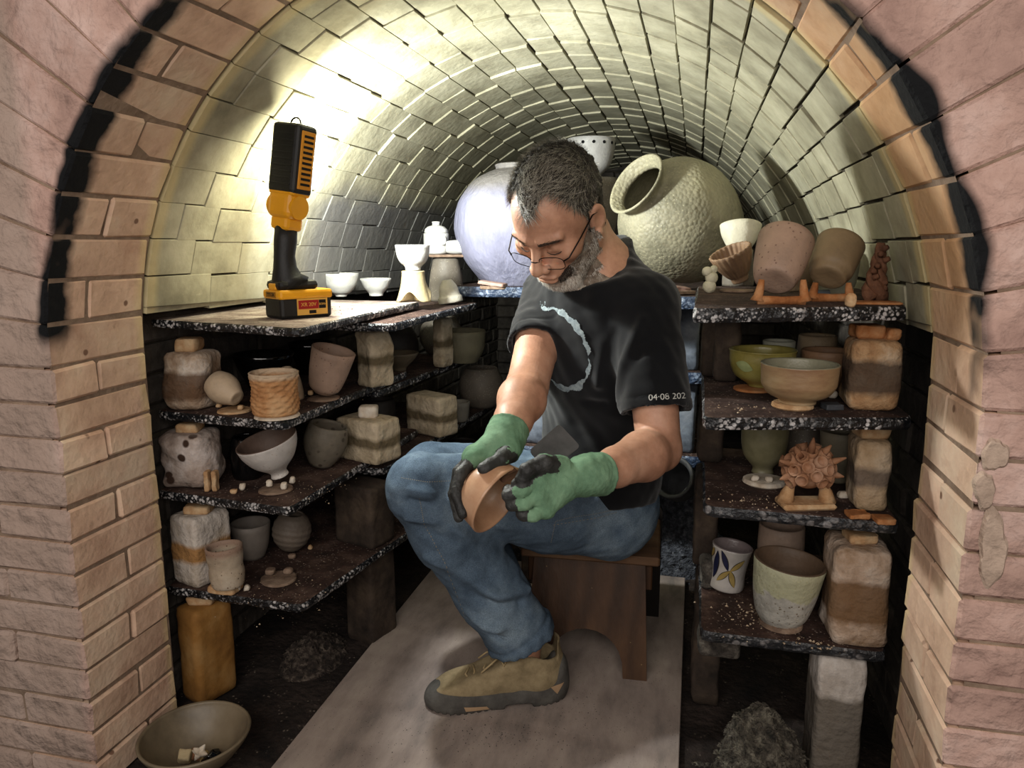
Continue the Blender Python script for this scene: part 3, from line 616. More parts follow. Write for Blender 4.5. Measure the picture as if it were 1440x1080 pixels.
# --- big jars at the back
JAR_L = mat('lavender jar', [(0.41, 0.41, 0.48), (0.49, 0.49, 0.57), (0.55, 0.55, 0.62)], 6, 0.6, 0.8, 70, stretch=(1, 1, 0.35), extra=band_extra('Z', 0.255, 0.9, 0.05, (0.42, 0.40, 0.36), 0.03, 6, 0.8), bdist=0.006)
big = [(0.115, 0), (0.12, 0.004), (0.182, 0.08), (0.210, 0.17), (0.198, 0.25), (0.150, 0.315), (0.095, 0.342), (0.075, 0.347), (0.080, 0.360)]
pl = aty(732, 392, 2.32)
pot(0, 0, 0, big, 'large round lavender-grey storage jar behind the head, left', JAR_L, 'jar', 'storage_jar', t=0.01, n=72, P=(pl[0], pl[1], 0.8685), group='big storage jars at the back', wob=0.008)
JAR_R = mat('ash jar', [(0.36, 0.35, 0.29), (0.52, 0.50, 0.42), (0.62, 0.60, 0.50)], 5, 0.55, 0.0, 60, bdist=0.006, extra=None, speck=[((0.58, 0.56, 0.47), 140, 0.3)])
_nt = JAR_R.node_tree; _v = _nt.nodes.new('ShaderNodeTexVoronoi'); _v.inputs['Scale'].default_value = 105; _t = _nt.nodes.new('ShaderNodeTexCoord'); _nt.links.new(_t.outputs['Object'], _v.inputs['Vector'])
_b = _nt.nodes.new('ShaderNodeBump'); _b.inputs['Strength'].default_value = 0.5; _b.inputs['Distance'].default_value = 0.004; _b.invert = True; _nt.links.new(_v.outputs['Distance'], _b.inputs['Height']); _nt.links.new(_b.outputs['Normal'], _nt.nodes['Principled BSDF'].inputs['Normal'])
rj = [(0.07, -0.165), (0.078, -0.162), (0.125, -0.115), (0.158, -0.04), (0.163, 0.03), (0.140, 0.10), (0.095, 0.142), (0.075, 0.150), (0.072, 0.162), (0.088, 0.185)]
me = lathe(pot_profile(rj, 0.009, foot=-0.16), 72, 0.008, 3); o = put('storage_jar', me, JAR_R, smooth=True)
axis = wdir(unit((-0.74, -0.42, -0.52))); pc = aty(957, 312, 2.12)
rotm(o, basis(axis, (0, 0, 1)), pc); tag(o, 'large ash-speckled storage jar lying tilted with its open mouth to the left', 'jar', 'big storage jars at the back')
Vw = np.array([o.matrix_world @ v.co for v in me.vertices]); JZ = Vw[:, 2].min()
for i, (x, y, w, lab) in enumerate([(692, 396, 0.075, 'curved pinkish shard topping the stack under the lavender jar'), (694, 402, 0.07, 'grey shard in the stack under the lavender jar'), (950, 398, 0.07, 'brown shard under the tilted jar, by the shoulder'), (958, 404, 0.06, 'grey shard under the tilted jar')]):
    Yq = 2.04 if i < 2 else 1.96; p = aty(x, y, Yq); zz = 0.868 + (0.012 if i in (0, 2) else 0.001)
    block((p[0], p[1], zz+0.006), basis((0.12 if i in (0, 2) else 0.0, 0, 1), (1, 0.2*i, 0)), (w, 0.05, 0.010), lab, TILE if i % 2 else clayc('pink shard', (0.55, 0.44, 0.40)), 'shards under the big jars', 0.003, 'pot_shard', 0.003, 'shard')
pc_ = aty(832, 196, 2.6); TJ = (pc_[2]-0.125-0.8685)/0.2918
pot(0, 0, 0, [(0.07, 0), (0.085, 0.05), (0.09, 0.16), (0.07, 0.27), (0.06, 0.29)], 'tall dark jar hidden behind the head, carrying the pierced bowl', GREYP, 'jar', 'tall_jar', P=(aty(842, 300, 2.6)[0], 2.6, 0.8685), fn=lambda a, j, x, y, zz: (x, y, zz*TJ), group='big storage jars at the back')
cl = thing('pierced_bowl', (pc_[0], 2.6, pc_[2]-0.1245), 'white pierced bowl with a row of holes under its rim, above the head', 'bowl', 'pots at the back')
put('bowl', lathe(pot_profile([(0.03, 0), (0.034, 0.01), (0.062, 0.035), (0.076, 0.075), (0.080, 0.125)], 0.006), 48, 0.003), GREYW, cl, smooth=True)
for k in range(14):
    a = 2*PI*k/14; b_ = bmesh.new(); rr = 0.0795
    add_tube(b_, [np.array([math.cos(a), math.sin(a), 0])*(rr-0.008)+np.array([0, 0, 0.108]), np.array([math.cos(a), math.sin(a), 0])*(rr+0.0008)+np.array([0, 0, 0.108])], 0.0052, 10)
    put('hole', bm2me(b_), mat('hole dark', [(0.02, 0.02, 0.02)], 5, 1, 0), cl)
pot(0, 0, 0, [(0.02, 0), (0.022, 0.006), (0.038, 0.03), (0.044, 0.07)], 'small grey cup tilted beside the pierced bowl', GREYP, 'cup', 'cup', P=(aty(866, 262, 2.46)[0]+0.03, 2.46, 1.0695), tilt=1.1, dirw=unit(RTH+TOW*0.6), group='pots at the back')
pot(0, 0, 0, [(0.055, 0), (0.062, 0.05), (0.06, 0.15), (0.05, 0.20)], 'short dark jar between the two big jars, propping the small grey cup', DKPOT, 'jar', 'short_jar', P=(aty(872, 300, 2.55)[0]+0.05, 2.46, 0.8685), group='big storage jars at the back')

# --- second left tier
z = ZL[1]
disc(330, 579, z, 0.036, 'flat tan clay disc under the tipped beige cup', CLAY)
chunk(308, 573, z+0.0062, 0.012, 0.010, 0.012, 'little tan wad left under the tipped beige cup', CLAY, lump=0.001)
chunk(338, 576, z+0.0062, 0.012, 0.010, 0.012, 'little tan wad right under the tipped beige cup', CLAY, lump=0.001)
pot(334, 571, z+0.0165, [(0.017, 0), (0.020, 0.006), (0.033, 0.03), (0.034, 0.05), (0.028, 0.068)], 'small beige cup tipped on its side, foot to the right', BEIGE, 'cup', 'cup', tilt=-1.12, dirw=unit(RTH+0.5*TOW))
disc(390, 586, z, 0.047, 'flat white clay disc under the crinkled orange cup', CLAY_W)
def crinkle(a, j, x, y, zz):
    if 0.006 < zz < 0.081 and math.hypot(x, y) > 0.0435:
        q = 1+0.03*math.sin(7*a+zz*240+2*math.sin(3*a))*math.sin(zz*330+3*math.sin(2*a))+0.018*math.sin(13*a-zz*400)
        return x*q, y*q, zz
    return x, y, zz
pp = [(0.044, 0.0)] + [(0.0465+0.0012*math.sin(k*0.4)+0.0001*k, 0.003+k*0.0041) for k in range(20)] + [(0.0505, 0.086)]
pot(388, 581, z+0.006, pp, 'crinkled orange-tan tumbler with a cream rim, at the front of the second left tier', mat('orange crinkle', [(0.55, 0.37, 0.22), (0.68, 0.50, 0.33), (0.76, 0.62, 0.46)], 14, 0.8, 0.8, 70, extra=band_extra('Z', 0.072, 0.2, 0.008, (0.74, 0.66, 0.56), 0.004, 20, 0.9), bdist=0.006), 'cup', 'tumbler', fn=crinkle, n=96)
disc(455, 562, z, 0.036, 'thin brown disc under the leaning tumbler', TILE)
chunk(437, 556, z+0.0062, 0.012, 0.012, 0.012, 'little tan wad under the leaning tumbler', CLAY, lump=0.001)
pot(455, 556, z+0.0065, [(0.022, 0), (0.026, 0.004), (0.036, 0.012), (0.044, 0.05), (0.050, 0.105)], 'tall speckled pinkish tumbler leaning to the right', PINKP, 'cup', 'tumbler', tilt=0.30, dirw=unit(RTH+0.25*TOW), n=56)
for i, (x, y, r, dy, lab) in enumerate([(330, 560, 0.075, 0.13, 'wide black plate behind the tipped beige cup'), (395, 540, 0.06, 0.16, 'black dish behind the crinkled orange tumbler')]):
    P_ = atz(x, y, z); P_ = np.array([P_[0], P_[1]+dy, z+0.0])
    pot(0, 0, 0, [(r*0.5, 0), (r*0.55, 0.01), (r*0.8, 0.045), (r, 0.085)], lab, BLACK, 'dish', 'dish', P=P_, group='dark pots in the back of the left rack')
P_ = atz(378, 574, z); pot(0, 0, 0, [(0.036, 0), (0.035, 0.02), (0.028, 0.055), (0.012, 0.073)], 'upturned cream cup behind the crinkled orange tumbler', BEIGE, 'cup', 'upturned_cup', P=P_+np.array([-0.01, 0.10, 0]))
pot(543, 517, z, [(0.022, 0), (0.032, 0.02), (0.03, 0.045), (0.02, 0.06)], 'small bumpy tan pot behind the brown and cream post', clayc('bumpy tan', (0.55, 0.47, 0.37), bump=1.0, bs=40), 'pot', 'bumpy_pot', P=atz(545, 515, z)+np.array([-0.055, 0.0, 0]))
pot(562, 520, z, [(0.018, 0), (0.02, 0.01), (0.042, 0.03), (0.055, 0.05)], 'dark olive bowl at the rear end of the second left slab', clayc('dark olive', (0.33, 0.29, 0.23)), P=atz(562, 521, z)+np.array([0.0, 0.0, 0]))
zr = REAR[1]
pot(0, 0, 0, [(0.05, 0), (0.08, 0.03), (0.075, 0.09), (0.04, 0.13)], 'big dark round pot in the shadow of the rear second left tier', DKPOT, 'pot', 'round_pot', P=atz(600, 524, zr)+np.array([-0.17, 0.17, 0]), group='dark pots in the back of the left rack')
pot(0, 0, 0, [(0.045, 0), (0.05, 0.01), (0.068, 0.04), (0.072, 0.10)], 'grey-green bowl right of the small upright post, rear second left tier', clayc('grey green', (0.42, 0.40, 0.32)), P=atz(648, 505, zr)+np.array([0.025, -0.05, 0]))
pot(0, 0, 0, [(0.05, 0), (0.075, 0.04), (0.076, 0.08), (0.05, 0.125)], 'dark round jar at the far end of the second left tier', GREYP, 'jar', 'round_jar', P=atz(664, 498, zr)+np.array([-0.11, -0.0, 0]))
# --- third left tier
z = ZL[2]
for i, (x, lab) in enumerate([(293, 'left tan wad stick beside the white-crusted post'), (304, 'right tan wad stick beside the white-crusted post')]):
    chunk(x, 690, z, 0.0105, 0.045, 0.02, lab, CLAY, 'clay_stick', 'wad', lump=0.001)
pot(326, 690, z, [(0.030, 0), (0.034, 0.01), (0.036, 0.06), (0.033, 0.085), (0.028, 0.095)], 'black glossy jar left of the tilted white bowl', BLACK, 'jar', 'jar', P=atz(326, 688, z)+np.array([-0.015, 0.085, 0]))
chunk(328, 694, z, 0.016, 0.010, 0.012, 'small tan wad in front of the black jar', CLAY, lump=0.002)
chunk(341, 690, z, 0.013, 0.016, 0.012, 'small cream wad beside the tilted white bowl', CLAY_W, lump=0.002)
disc(388, 690, z, 0.036, 'brown clay disc under the tilted white bowl', TILE)
for i, (x, y, lab) in enumerate([(380, 684, 'pale wad left of the foot of the tilted white bowl'), (400, 688, 'pale wad at the foot of the tilted white bowl'), (410, 680, 'pale wad right of the foot of the tilted white bowl')]):
    chunk(x, y, z+0.0062, 0.013, 0.016, 0.012, lab, CLAY_W, lump=0.003)
pot(394, 672, z+0.018, [(0.020, 0), (0.017, 0.008), (0.021, 0.016), (0.047, 0.038), (0.062, 0.066), (0.066, 0.088)], 'footed white bowl tilted so its dark inside shows, third left tier', clayc('soft white', (0.74, 0.72, 0.70), rough=0.6, speck=((0.6, 0.56, 0.52), 150, 0.2)), tilt=0.30, dirw=unit(-RTH*0.85+TOW*0.62), n=56, t=0.004, inner=clayc('dusky inside', (0.36, 0.29, 0.25)))
pot(438, 655, z, [(0.025, 0), (0.044, 0.03), (0.052, 0.065), (0.045, 0.10)], 'mottled grey round jar leaning behind the tilted white bowl', clayc('mottled grey', (0.42, 0.39, 0.34), sc=20, speck=((0.27, 0.24, 0.2), 50, 0.3)), 'jar', 'round_jar', P=atz(436, 666, z)+np.array([0.0, 0.05, 0]), tilt=0.25, dirw=RTH)
chunk(449, 655, z, 0.016, 0.014, 0.014, 'tan wad right of the mottled grey jar', CLAY, lump=0.002)
zr = REAR[2]
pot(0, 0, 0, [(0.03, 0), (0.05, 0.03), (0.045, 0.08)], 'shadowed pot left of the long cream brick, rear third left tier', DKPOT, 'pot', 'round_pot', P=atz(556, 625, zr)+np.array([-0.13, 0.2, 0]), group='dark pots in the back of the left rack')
pot(0, 0, 0, [(0.026, 0), (0.031, 0.01), (0.035, 0.06)], 'small grey cup right of the long cream brick', clayc('dim grey', (0.47, 0.45, 0.41)), 'cup', 'cup', P=atz(637, 598, zr)+np.array([0, 0.06, 0]))
pot(0, 0, 0, [(0.05, 0), (0.075, 0.04), (0.075, 0.09), (0.055, 0.13)], 'large dim grey pot at the far end of the third left tier', GREYP, 'pot', 'round_pot', P=atz(678, 580, zr)+np.array([-0.03, 0.10, 0]))
# --- lowest left tier
z = ZL[3]
block(atz(318, 830, z)+np.array([0, 0, 0.008]), np.eye(3), (0.06, 0.045, 0.016), 'brown clay cradle under the squat crinkled cup', CLAY, 'clay wads and chips', 0.003, 'clay_cradle', 0.004, 'wad')
pot(322, 824, z+0.0165, [(0.030, 0), (0.033, 0.006), (0.036, 0.03), (0.033, 0.045), (0.036, 0.06), (0.037, 0.088)], 'squat cream cup with dented sides, on the lowest left slab', mat('dented cream', [(0.52, 0.46, 0.39), (0.66, 0.60, 0.52), (0.72, 0.67, 0.60)], 10, 0.7, 0.6, 60, speck=[((0.30, 0.22, 0.18), 120, 0.22)], extra=band_extra('Z', 0.068, 0.2, 0.012, (0.50, 0.38, 0.32), 0.01, 20, 0.7)), 'cup', 'cup', wob=0.03, n=56, tilt=0.06, dirw=-RTH)
for i, (x, y, s, lab) in enumerate([(335, 831, 0.013, 'white knobbly wad in front of the squat cream cup'), (346, 830, 0.015, 'white star-shaped wad right of the squat cream cup'), (282, 826, 0.014, 'tan wad between the yellow post and the squat cup')]):
    chunk(x, y, z, s, s*0.9, s, lab, CLAY_W if i < 2 else CLAY, lump=0.004)
pot(345, 790, z, [(0.028, 0), (0.04, 0.03), (0.046, 0.085)], 'grey beaker behind the squat cream cup', clayc('dim grey2', (0.45, 0.42, 0.39)), 'cup', 'beaker', P=atz(345, 790, z)+np.array([0.0, 0.03, 0]))
def ribs(a, j, x, y, zz): q = 1+0.018*math.sin(zz*420+1.2*math.sin(a)); return x*q, y*q, zz
pot(400, 782, z, [(0.022, 0)]+[(0.046*math.sin(0.45+k*0.21), 0.046-0.050*math.cos(0.45+k*0.21)) for k in range(1, 11)], 'ribbed grey round pot under the third left slab', clayc('ribbed grey', (0.40, 0.36, 0.32), bump=0.4), 'pot', 'ribbed_pot', fn=ribs, n=48, P=atz(402, 782, z)+np.array([0, 0.02, 0.008]), tilt=0.15, dirw=RTH)
chunk(412, 785, z, 0.018, 0.012, 0.016, 'brown wad beneath the ribbed round pot', TILE, lump=0.003)
disc(392, 816, z, 0.040, 'dark clay disc with two wads, in front of the ribbed pot', TILE, h=0.007)
chunk(380, 808, z+0.0072, 0.022, 0.014, 0.018, 'left wad on the dark clay disc', TILE, lump=0.004)
chunk(405, 806, z+0.0072, 0.022, 0.014, 0.018, 'right wad on the dark clay disc', TILE, lump=0.004)
chunk(436, 772, z, 0.012, 0.011, 0.012, 'tan wad behind the dark clay disc', CLAY, lump=0.002)
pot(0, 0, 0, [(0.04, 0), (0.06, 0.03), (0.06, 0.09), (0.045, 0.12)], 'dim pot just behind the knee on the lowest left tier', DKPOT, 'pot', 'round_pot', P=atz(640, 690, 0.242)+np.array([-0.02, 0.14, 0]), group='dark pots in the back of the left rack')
# ================================================================ RIGHT RACK POTS
def free_pot(px, py, Y, axis_cam, outer, label, m, cat='cup', name='cup', t=0.005, wob=0.006, group='pots on the kiln shelves', fn=None, n=52, seed=None, off=None):
    """vessel whose mid-height sits at photo point (px,py) at distance Y, its mouth pointing along axis_cam (camera frame)"""
    c = aty(px, py, Y); ax = wdir(unit(axis_cam)); h = outer[-1][1]
    o = put(name, lathe(pot_profile(outer, t), n, wob, int(px*3+py) if seed is None else seed, fn), m, smooth=True)
    rotm(o, basis(ax, (0, 0, 1) if abs(ax[2]) < 0.9 else (1, 0, 0)), c-ax*h/2); return tag(o, label, cat, group)
def lowest(o): return min((o.matrix_world @ v.co).z for v in o.data.vertices)
z = ZR[0]
def prongs(px, py, z, w, h, label, yaw=0.0, m=CLAY_O, prong=((-1, 0.0), (1, 0.0)), rr=0.008, group='clay prong stands'):
    p = atz(px, py, z); bm = bmesh.new(); e = RTH*math.cos(yaw)+TOW*math.sin(yaw)
    pa, pb = p-e*w/2, p+e*w/2; k = np.array([0, 0, 1.0])
    add_tube(bm, [pa+k*rr*0.8, p+k*rr*0.75, pb+k*rr*0.8], [rr, rr*0.85, rr], 10)
    for s, lean in prong:
        b = p+e*s*w/2; add_tube(bm, [b+k*rr*0.7, b+k*h*0.35+e*(lean-s*0.1)*h*0.3, b+k*h*0.75+e*(lean-s*0.2)*h*0.5, b+k*h+e*(lean-s*0.2)*h*0.6], [rr*1.5, rr*0.95, rr*0.75, rr*0.55], 10)
    o = put('prong_stand', bm2me(bm), m, smooth=True); return tag(o, label, 'pot stand', group)
m1 = free_pot(1097, 367, 1.35, (0.36, -0.80, 0.42), [(0.028, 0), (0.033, 0.002), (0.039, 0.02), (0.044, 0.055), (0.047, 0.092)], 'large pinkish mug tipped up with its foot to the viewer, on the top right slab', PINKP, n=60, wob=0.004)
m2 = free_pot(1173, 367, 1.41, (0.44, -0.78, 0.35), [(0.026, 0), (0.030, 0.002), (0.032, 0.012), (0.037, 0.018), (0.039, 0.05), (0.0405, 0.078)], 'brown-washed tan mug tipped up, right of the pinkish mug', clayc('brown wash', (0.52, 0.44, 0.33), sc=6), wob=0.004)
prongs(1098, 428, z, 0.075, 0.040, 'brown clay prong stand under the pinkish tipped mug', 0.1, CLAY_O)
prongs(1168, 424, z, 0.062, 0.032, 'brown clay prong stand under the brown-washed mug', 0.1, CLAY_O)
def flute(a, j, x, y, zz):
    if j > 60: return x, y, zz
    q = 1+0.03*math.sin(22*a+zz*40)*(1 if 0.01 < zz < 0.08 else 0); return x*q, y*q, zz
P_ = atz(1036, 405, z)
disc(1036, 409, z, 0.033, 'dark clay disc under the fluted bowl', TILE, P=atz(1036, 411, z))
free_pot(1034, 374, P_[1], (-0.40, -0.80, -0.30), [(0.018, 0), (0.020, 0.012), (0.026, 0.018), (0.040, 0.045), (0.046, 0.072)], 'fluted brown bowl leaning left, its grey inside showing', mat('fluted brown', [(0.36, 0.27, 0.20), (0.48, 0.38, 0.29), (0.55, 0.45, 0.35)], 10, 0.6, 0.2), 'bowl', 'fluted_bowl', fn=flute, n=132)
free_pot(1041, 333, P_[1]+0.09, (0.10, -1, 0.12), [(0.024, 0), (0.030, 0.006), (0.042, 0.03), (0.046, 0.052)], 'creamy white crumpled bowl behind the fluted bowl', clayc('creamy crumpled', (0.76, 0.74, 0.66), bump=1.0, bs=35), 'bowl', 'bowl', wob=0.03)
# what the crumpled bowl stands on
pq = aty(1041, 333, P_[1]+0.09)
pot(0, 0, 0, [(0.035, 0), (0.036, 0.02), (0.032, 0.05), (0.03, max(0.06, pq[2]-0.03-z))], 'hidden grey pot that the crumpled bowl sits on', GREYP, 'pot', 'upturned_pot', P=(pq[0], pq[1], z))
def lumps(px, py, z, parts, label, m, name, cat, group):
    p = atz(px, py, z); V = []; F = []; 
    for (dx, dzz, r) in parts:
        bm = bmesh.new(); bmesh.ops.create_icosphere(bm, subdivisions=3, radius=r); vs = np.array([v.co[:] for v in bm.verts]); vs *= 1+0.10*noise3(vs, 40, int(r*1e5))[:, None]
        b = len(V); c = p+RTH*dx+np.array([0, 0, dzz]); V += [tuple(c+v) for v in vs]; F += [tuple(b+v.index for v in f.verts) for f in bm.faces]; bm.free()
    return tag(put(name, pydata(V, F), m, smooth=True), label, cat, group)
lumps(997, 412, z, [(0, 0.013, 0.0135), (0.003, 0.030, 0.012), (-0.006, 0.042, 0.010), (0.007, 0.046, 0.008)], 'small white lumpy clay figure at the left end of the top right slab', clayc('lumpy white', (0.76, 0.74, 0.64), bump=0.6), 'clay_figure', 'figure', 'small clay figures')
p = atz(1228, 424, z); bm = bmesh.new()
for s in range(3):
    ph = 2.1*s
    add_tube(bm, [p+np.array([0, 0.0, 0.004+k*0.0085])+RTH*(0.012*math.cos(ph+k*0.75)*(1-k/14)+0.0015*k*0.3)+TOW*0.012*math.sin(ph+k*0.75)*(1-k/14) for k in range(12)], [0.0125-0.0007*k for k in range(12)], 9)
for k in range(9):
    q = p+np.array([0, 0, 0.012+k*0.0095])+RTH*random.uniform(-0.014, 0.014)*(1-k/12)+TOW*0.012
    add_tube(bm, [q, q+RTH*random.uniform(-0.008, 0.008)+TOW*0.006+np.array([0, 0, 0.004])], [0.006, 0.004], 7)
tag(put('clay_figure', bm2me(bm), mat('brown figure', [(0.30, 0.19, 0.13), (0.42, 0.28, 0.20), (0.50, 0.36, 0.27)], 30, 0.8, 0.6, 120), smooth=True), 'twisted brown clay figure at the right end of the top right slab', 'figure', 'small clay figures')
block(atz(1232, 428, z)+np.array([0.0, 0.01, 0.002]), np.eye(3), (0.075, 0.05, 0.004), 'flat brown clay strip beneath the twisted figure', CLAY_O, 'clay wads and chips', 0.001, 'clay_strip', 0.0015, 'wad')
chunk(1199, 432, z, 0.017, 0.022, 0.016, 'pale knob of clay between the brown-washed mug and the twisted figure', CLAY, lump=0.004)
bm = bmesh.new(); a = atz(1128, 421, z); add_tube(bm, [a+RTH*0+np.array([0, 0.012, 0.0085]), a+RTH*0.048+np.array([0, 0.012, 0.0085])], 0.008, 14)
tag(put('clay_roll', bm2me(bm), mat('grey roll', [(0.25, 0.27, 0.28), (0.36, 0.38, 0.40)], 10, 0.6, 0.2)), 'short grey clay roll lying under the tipped mugs', 'roll', 'clay wads and chips')
pot(0, 0, 0, [(0.03, 0), (0.04, 0.03), (0.043, 0.085), (0.042, 0.095)], 'pale cup behind the brown-washed mug', clayc('pale green grey', (0.66, 0.66, 0.58)), 'cup', 'cup', P=(aty(1168, 330, 1.56)[0]+0.01, 1.54, z))
pot(0, 0, 0, [(0.03, 0), (0.034, 0.01), (0.06, 0.05), (0.066, 0.088)], 'brown-rimmed bowl behind the two tipped mugs', TANP, 'bowl', 'bowl', P=(aty(1122, 335, 1.66)[0], 1.68, z))
# --- second tier
z = ZR[1]
disc(1058, 549, z, 0.036, 'orange clay disc under the yellow-green bowl', CLAY_O)
pot(1070, 543, z+0.006, [(0.022, 0), (0.026, 0.006), (0.050, 0.020), (0.060, 0.045), (0.060, 0.066), (0.062, 0.070)], 'yellow-green glazed bowl with a leaf shape, left of the wide tan bowl', mat('olive glaze', [(0.42, 0.38, 0.18), (0.56, 0.52, 0.27), (0.62, 0.60, 0.38)], 9, 0.3, 0.2, spec=0.6), n=56, wob=0.012)
yb = bpy.data.objects[[o_.name for o_ in COL.objects if o_.get('label', '').startswith('yellow-green glazed')][0]]
YBL = np.array([0]); YB_INV = yb.matrix_world.inverted()
disc(1114, 573, z, 0.035, 'tan clay ring under the wide tan bowl', CLAY, h=0.009)
pot(1121, 566, z+0.009, [(0.030, 0), (0.030, 0.006), (0.050, 0.014), (0.060, 0.030), (0.0605, 0.034), (0.062, 0.060), (0.063, 0.066)], 'wide tan tea bowl with a rose flush, centre of the second right slab', mat('rose tan', [(0.50, 0.38, 0.28), (0.60, 0.50, 0.37), (0.66, 0.58, 0.46)], 7, 0.35, 0.15, spec=0.5, stretch=(1, 1, 3)), n=64, wob=0.010, inner=clayc('celadon inside', (0.50, 0.49, 0.41), rough=0.35))
pot(1095, 522, z, [(0.025, 0), (0.029, 0.01), (0.031, 0.06), (0.031, 0.082)], 'ringed white beaker behind the yellow-green bowl', clayc('dim white', (0.60, 0.60, 0.54)), 'cup', 'beaker', P=(aty(1095, 490, 1.57)[0], 1.57, z))
pot(0, 0, 0, [(0.034, 0), (0.04, 0.01), (0.040, 0.05), (0.037, 0.088)], 'tan beaker behind the wide tan bowl', TANP, 'cup', 'beaker', P=(aty(1150, 490, 1.62)[0], 1.63, z))
pot(0, 0, 0, [(0.026, 0), (0.03, 0.01), (0.044, 0.04), (0.047, 0.075)], 'deep brown-rimmed bowl tucked beside the dark banded post', clayc('brown tan', (0.50, 0.38, 0.28)), 'bowl', 'bowl', P=(aty(1180, 500, 1.50)[0]-0.02, 1.505, z))
block(atz(1172, 577, z)+np.array([0, 0.01, 0.005]), np.stack([RTH, -TOW, [0, 0, 1]], 1), (0.03, 0.028, 0.010), 'small slate-grey tile on the second right slab', mat('slate', [(0.16, 0.17, 0.18), (0.25, 0.26, 0.28)], 10, 0.6, 0.4), 'little slabs and tiles', 0.001, 'small_tile', 0.002, 'tile')
chunk(1170, 560, z, 0.018, 0.014, 0.014, 'white chip beside the wide tan bowl', CLAY_W, lump=0.003)
# --- third tier
z = ZR[2]
disc(1075, 680, z, 0.040, 'pale clay disc under the swirled goblet', CLAY_W, h=0.010)
for i, (x, y, lab) in enumerate([(1062, 676, 'left white wad under the swirled goblet'), (1082, 678, 'right white wad under the swirled goblet')]):
    chunk(x, y, z+0.0102, 0.014, 0.011, 0.012, lab, CLAY_W, lump=0.001)
def swirl(a, j, x, y, zz):
    q = 1+0.02*max(0, math.cos(4*a+zz*55))**6*(1 if zz > 0.016 else 0); return x*q, y*q, zz
pot(1074, 670, z+0.0215, [(0.022, 0), (0.019, 0.008), (0.022, 0.014), (0.040, 0.034), (0.046, 0.065), (0.046, 0.115)], 'swirled grey-green goblet with a narrow foot, third right tier', mat('swirl green', [(0.40, 0.38, 0.27), (0.52, 0.50, 0.38), (0.60, 0.58, 0.48)], 7, 0.4, 0.2, spec=0.5), 'goblet', 'goblet', fn=swirl, n=72, P=atz(1074, 670, z)+np.array([0, 0.03, 0]))
# spiky cluster on its stand
pb = atz(1134, 716, z); SPK = mat('spiky clay', [(0.40, 0.26, 0.18), (0.56, 0.40, 0.29), (0.66, 0.53, 0.44)], 18, 0.75, 0.4, 120)
st_ = thing('prong_stand', pb, 'broad tan clay stand under the spiky clay cluster', 'pot stand', 'clay prong stands')
bm = bmesh.new(); add_box(bm, (0, 0.012, 0.006), np.stack([RTH, -TOW, [0, 0, 1]], 1), (0.094, 0.05, 0.012), 0.004, 0.002)
put('base', bm2me(bm), CLAY, st_)
for s in (-1, 1):
    bm = bmesh.new(); q = RTH*s*0.037+np.array([0, 0.012, 0.008]); add_tube(bm, [q, q+np.array([0, 0, 0.02])-RTH*s*0.004, q+np.array([0, 0, 0.036])-RTH*s*0.010], [0.016, 0.011, 0.006], 12); put('prong', bm2me(bm), CLAY, st_, smooth=True)
cl_ = thing('spiky_cluster', pb+np.array([0, 0.018, 0.068]), 'spiky brown clay cluster of little cups, like a sea urchin, third right tier', 'ornament')
bm = bmesh.new(); bmesh.ops.create_icosphere(bm, subdivisions=4, radius=0.030); put('core', bm2me(bm), SPK, cl_, smooth=True)
k = 0
for i in range(46):
    zz = 1-2*(i+0.5)/46; a = i*2.39996; d = np.array([math.cos(a)*math.sqrt(1-zz*zz), math.sin(a)*math.sqrt(1-zz*zz), zz])
    if d[2] < -0.55 or np.dot(d, -TOW) > 0.3: continue
    bm = bmesh.new(); L_ = random.uniform(0.009, 0.014); R_ = basis(d, (0, 0.3, 1)); outer = [(0.006, 0.022), (0.0085, 0.028), (0.0095, 0.028+L_), (0.0078, 0.028+L_), (0.006, 0.030)]; n = 10
    rings = [[bm.verts.new(R_ @ np.array([r*math.cos(2*PI*q/n), r*math.sin(2*PI*q/n), h])) for q in range(n)] for r, h in outer]
    for r0, r1 in zip(rings[:-1], rings[1:]):
        for q in range(n): bm.faces.new([r0[q], r0[(q+1) % n], r1[(q+1) % n], r1[q]])
    bm.faces.new(rings[-1]); put('little_cup', bm2me(bm), SPK, cl_, smooth=True)
for i in range(7):
    a = PI*(0.05+0.9*i/6)*1.25-0.35; d = RTH*math.cos(a)+np.array([0, 0, math.sin(a)])+TOW*0.35; bm = bmesh.new()
    add_tube(bm, [d*0.028, d*0.040, d*(0.049+0.005*(i % 2))], [0.0065, 0.005, 0.0012], 8); put('spike', bm2me(bm), SPK, cl_, smooth=True)
pot(0, 0, 0, [(0.018, 0), (0.02, 0.02), (0.035, 0.05), (0.04, 0.10)], 'dim pale vase behind the spiky clay cluster, right', clayc('dim pale', (0.48, 0.45, 0.38)), 'vase', 'vase', P=(aty(1178, 680, 1.52)[0], 1.52, z))
pot(0, 0, 0, [(0.03, 0), (0.045, 0.04), (0.03, 0.09), (0.028, 0.10)], 'dim grey flask straight behind the spiky clay cluster', GREYP, 'flask', 'flask', P=(aty(1130, 640, 1.60)[0], 1.62, z))
chunk(1185, 700, z, 0.020, 0.012, 0.016, 'pale chip right of the clay stand', CLAY_W, lump=0.004)
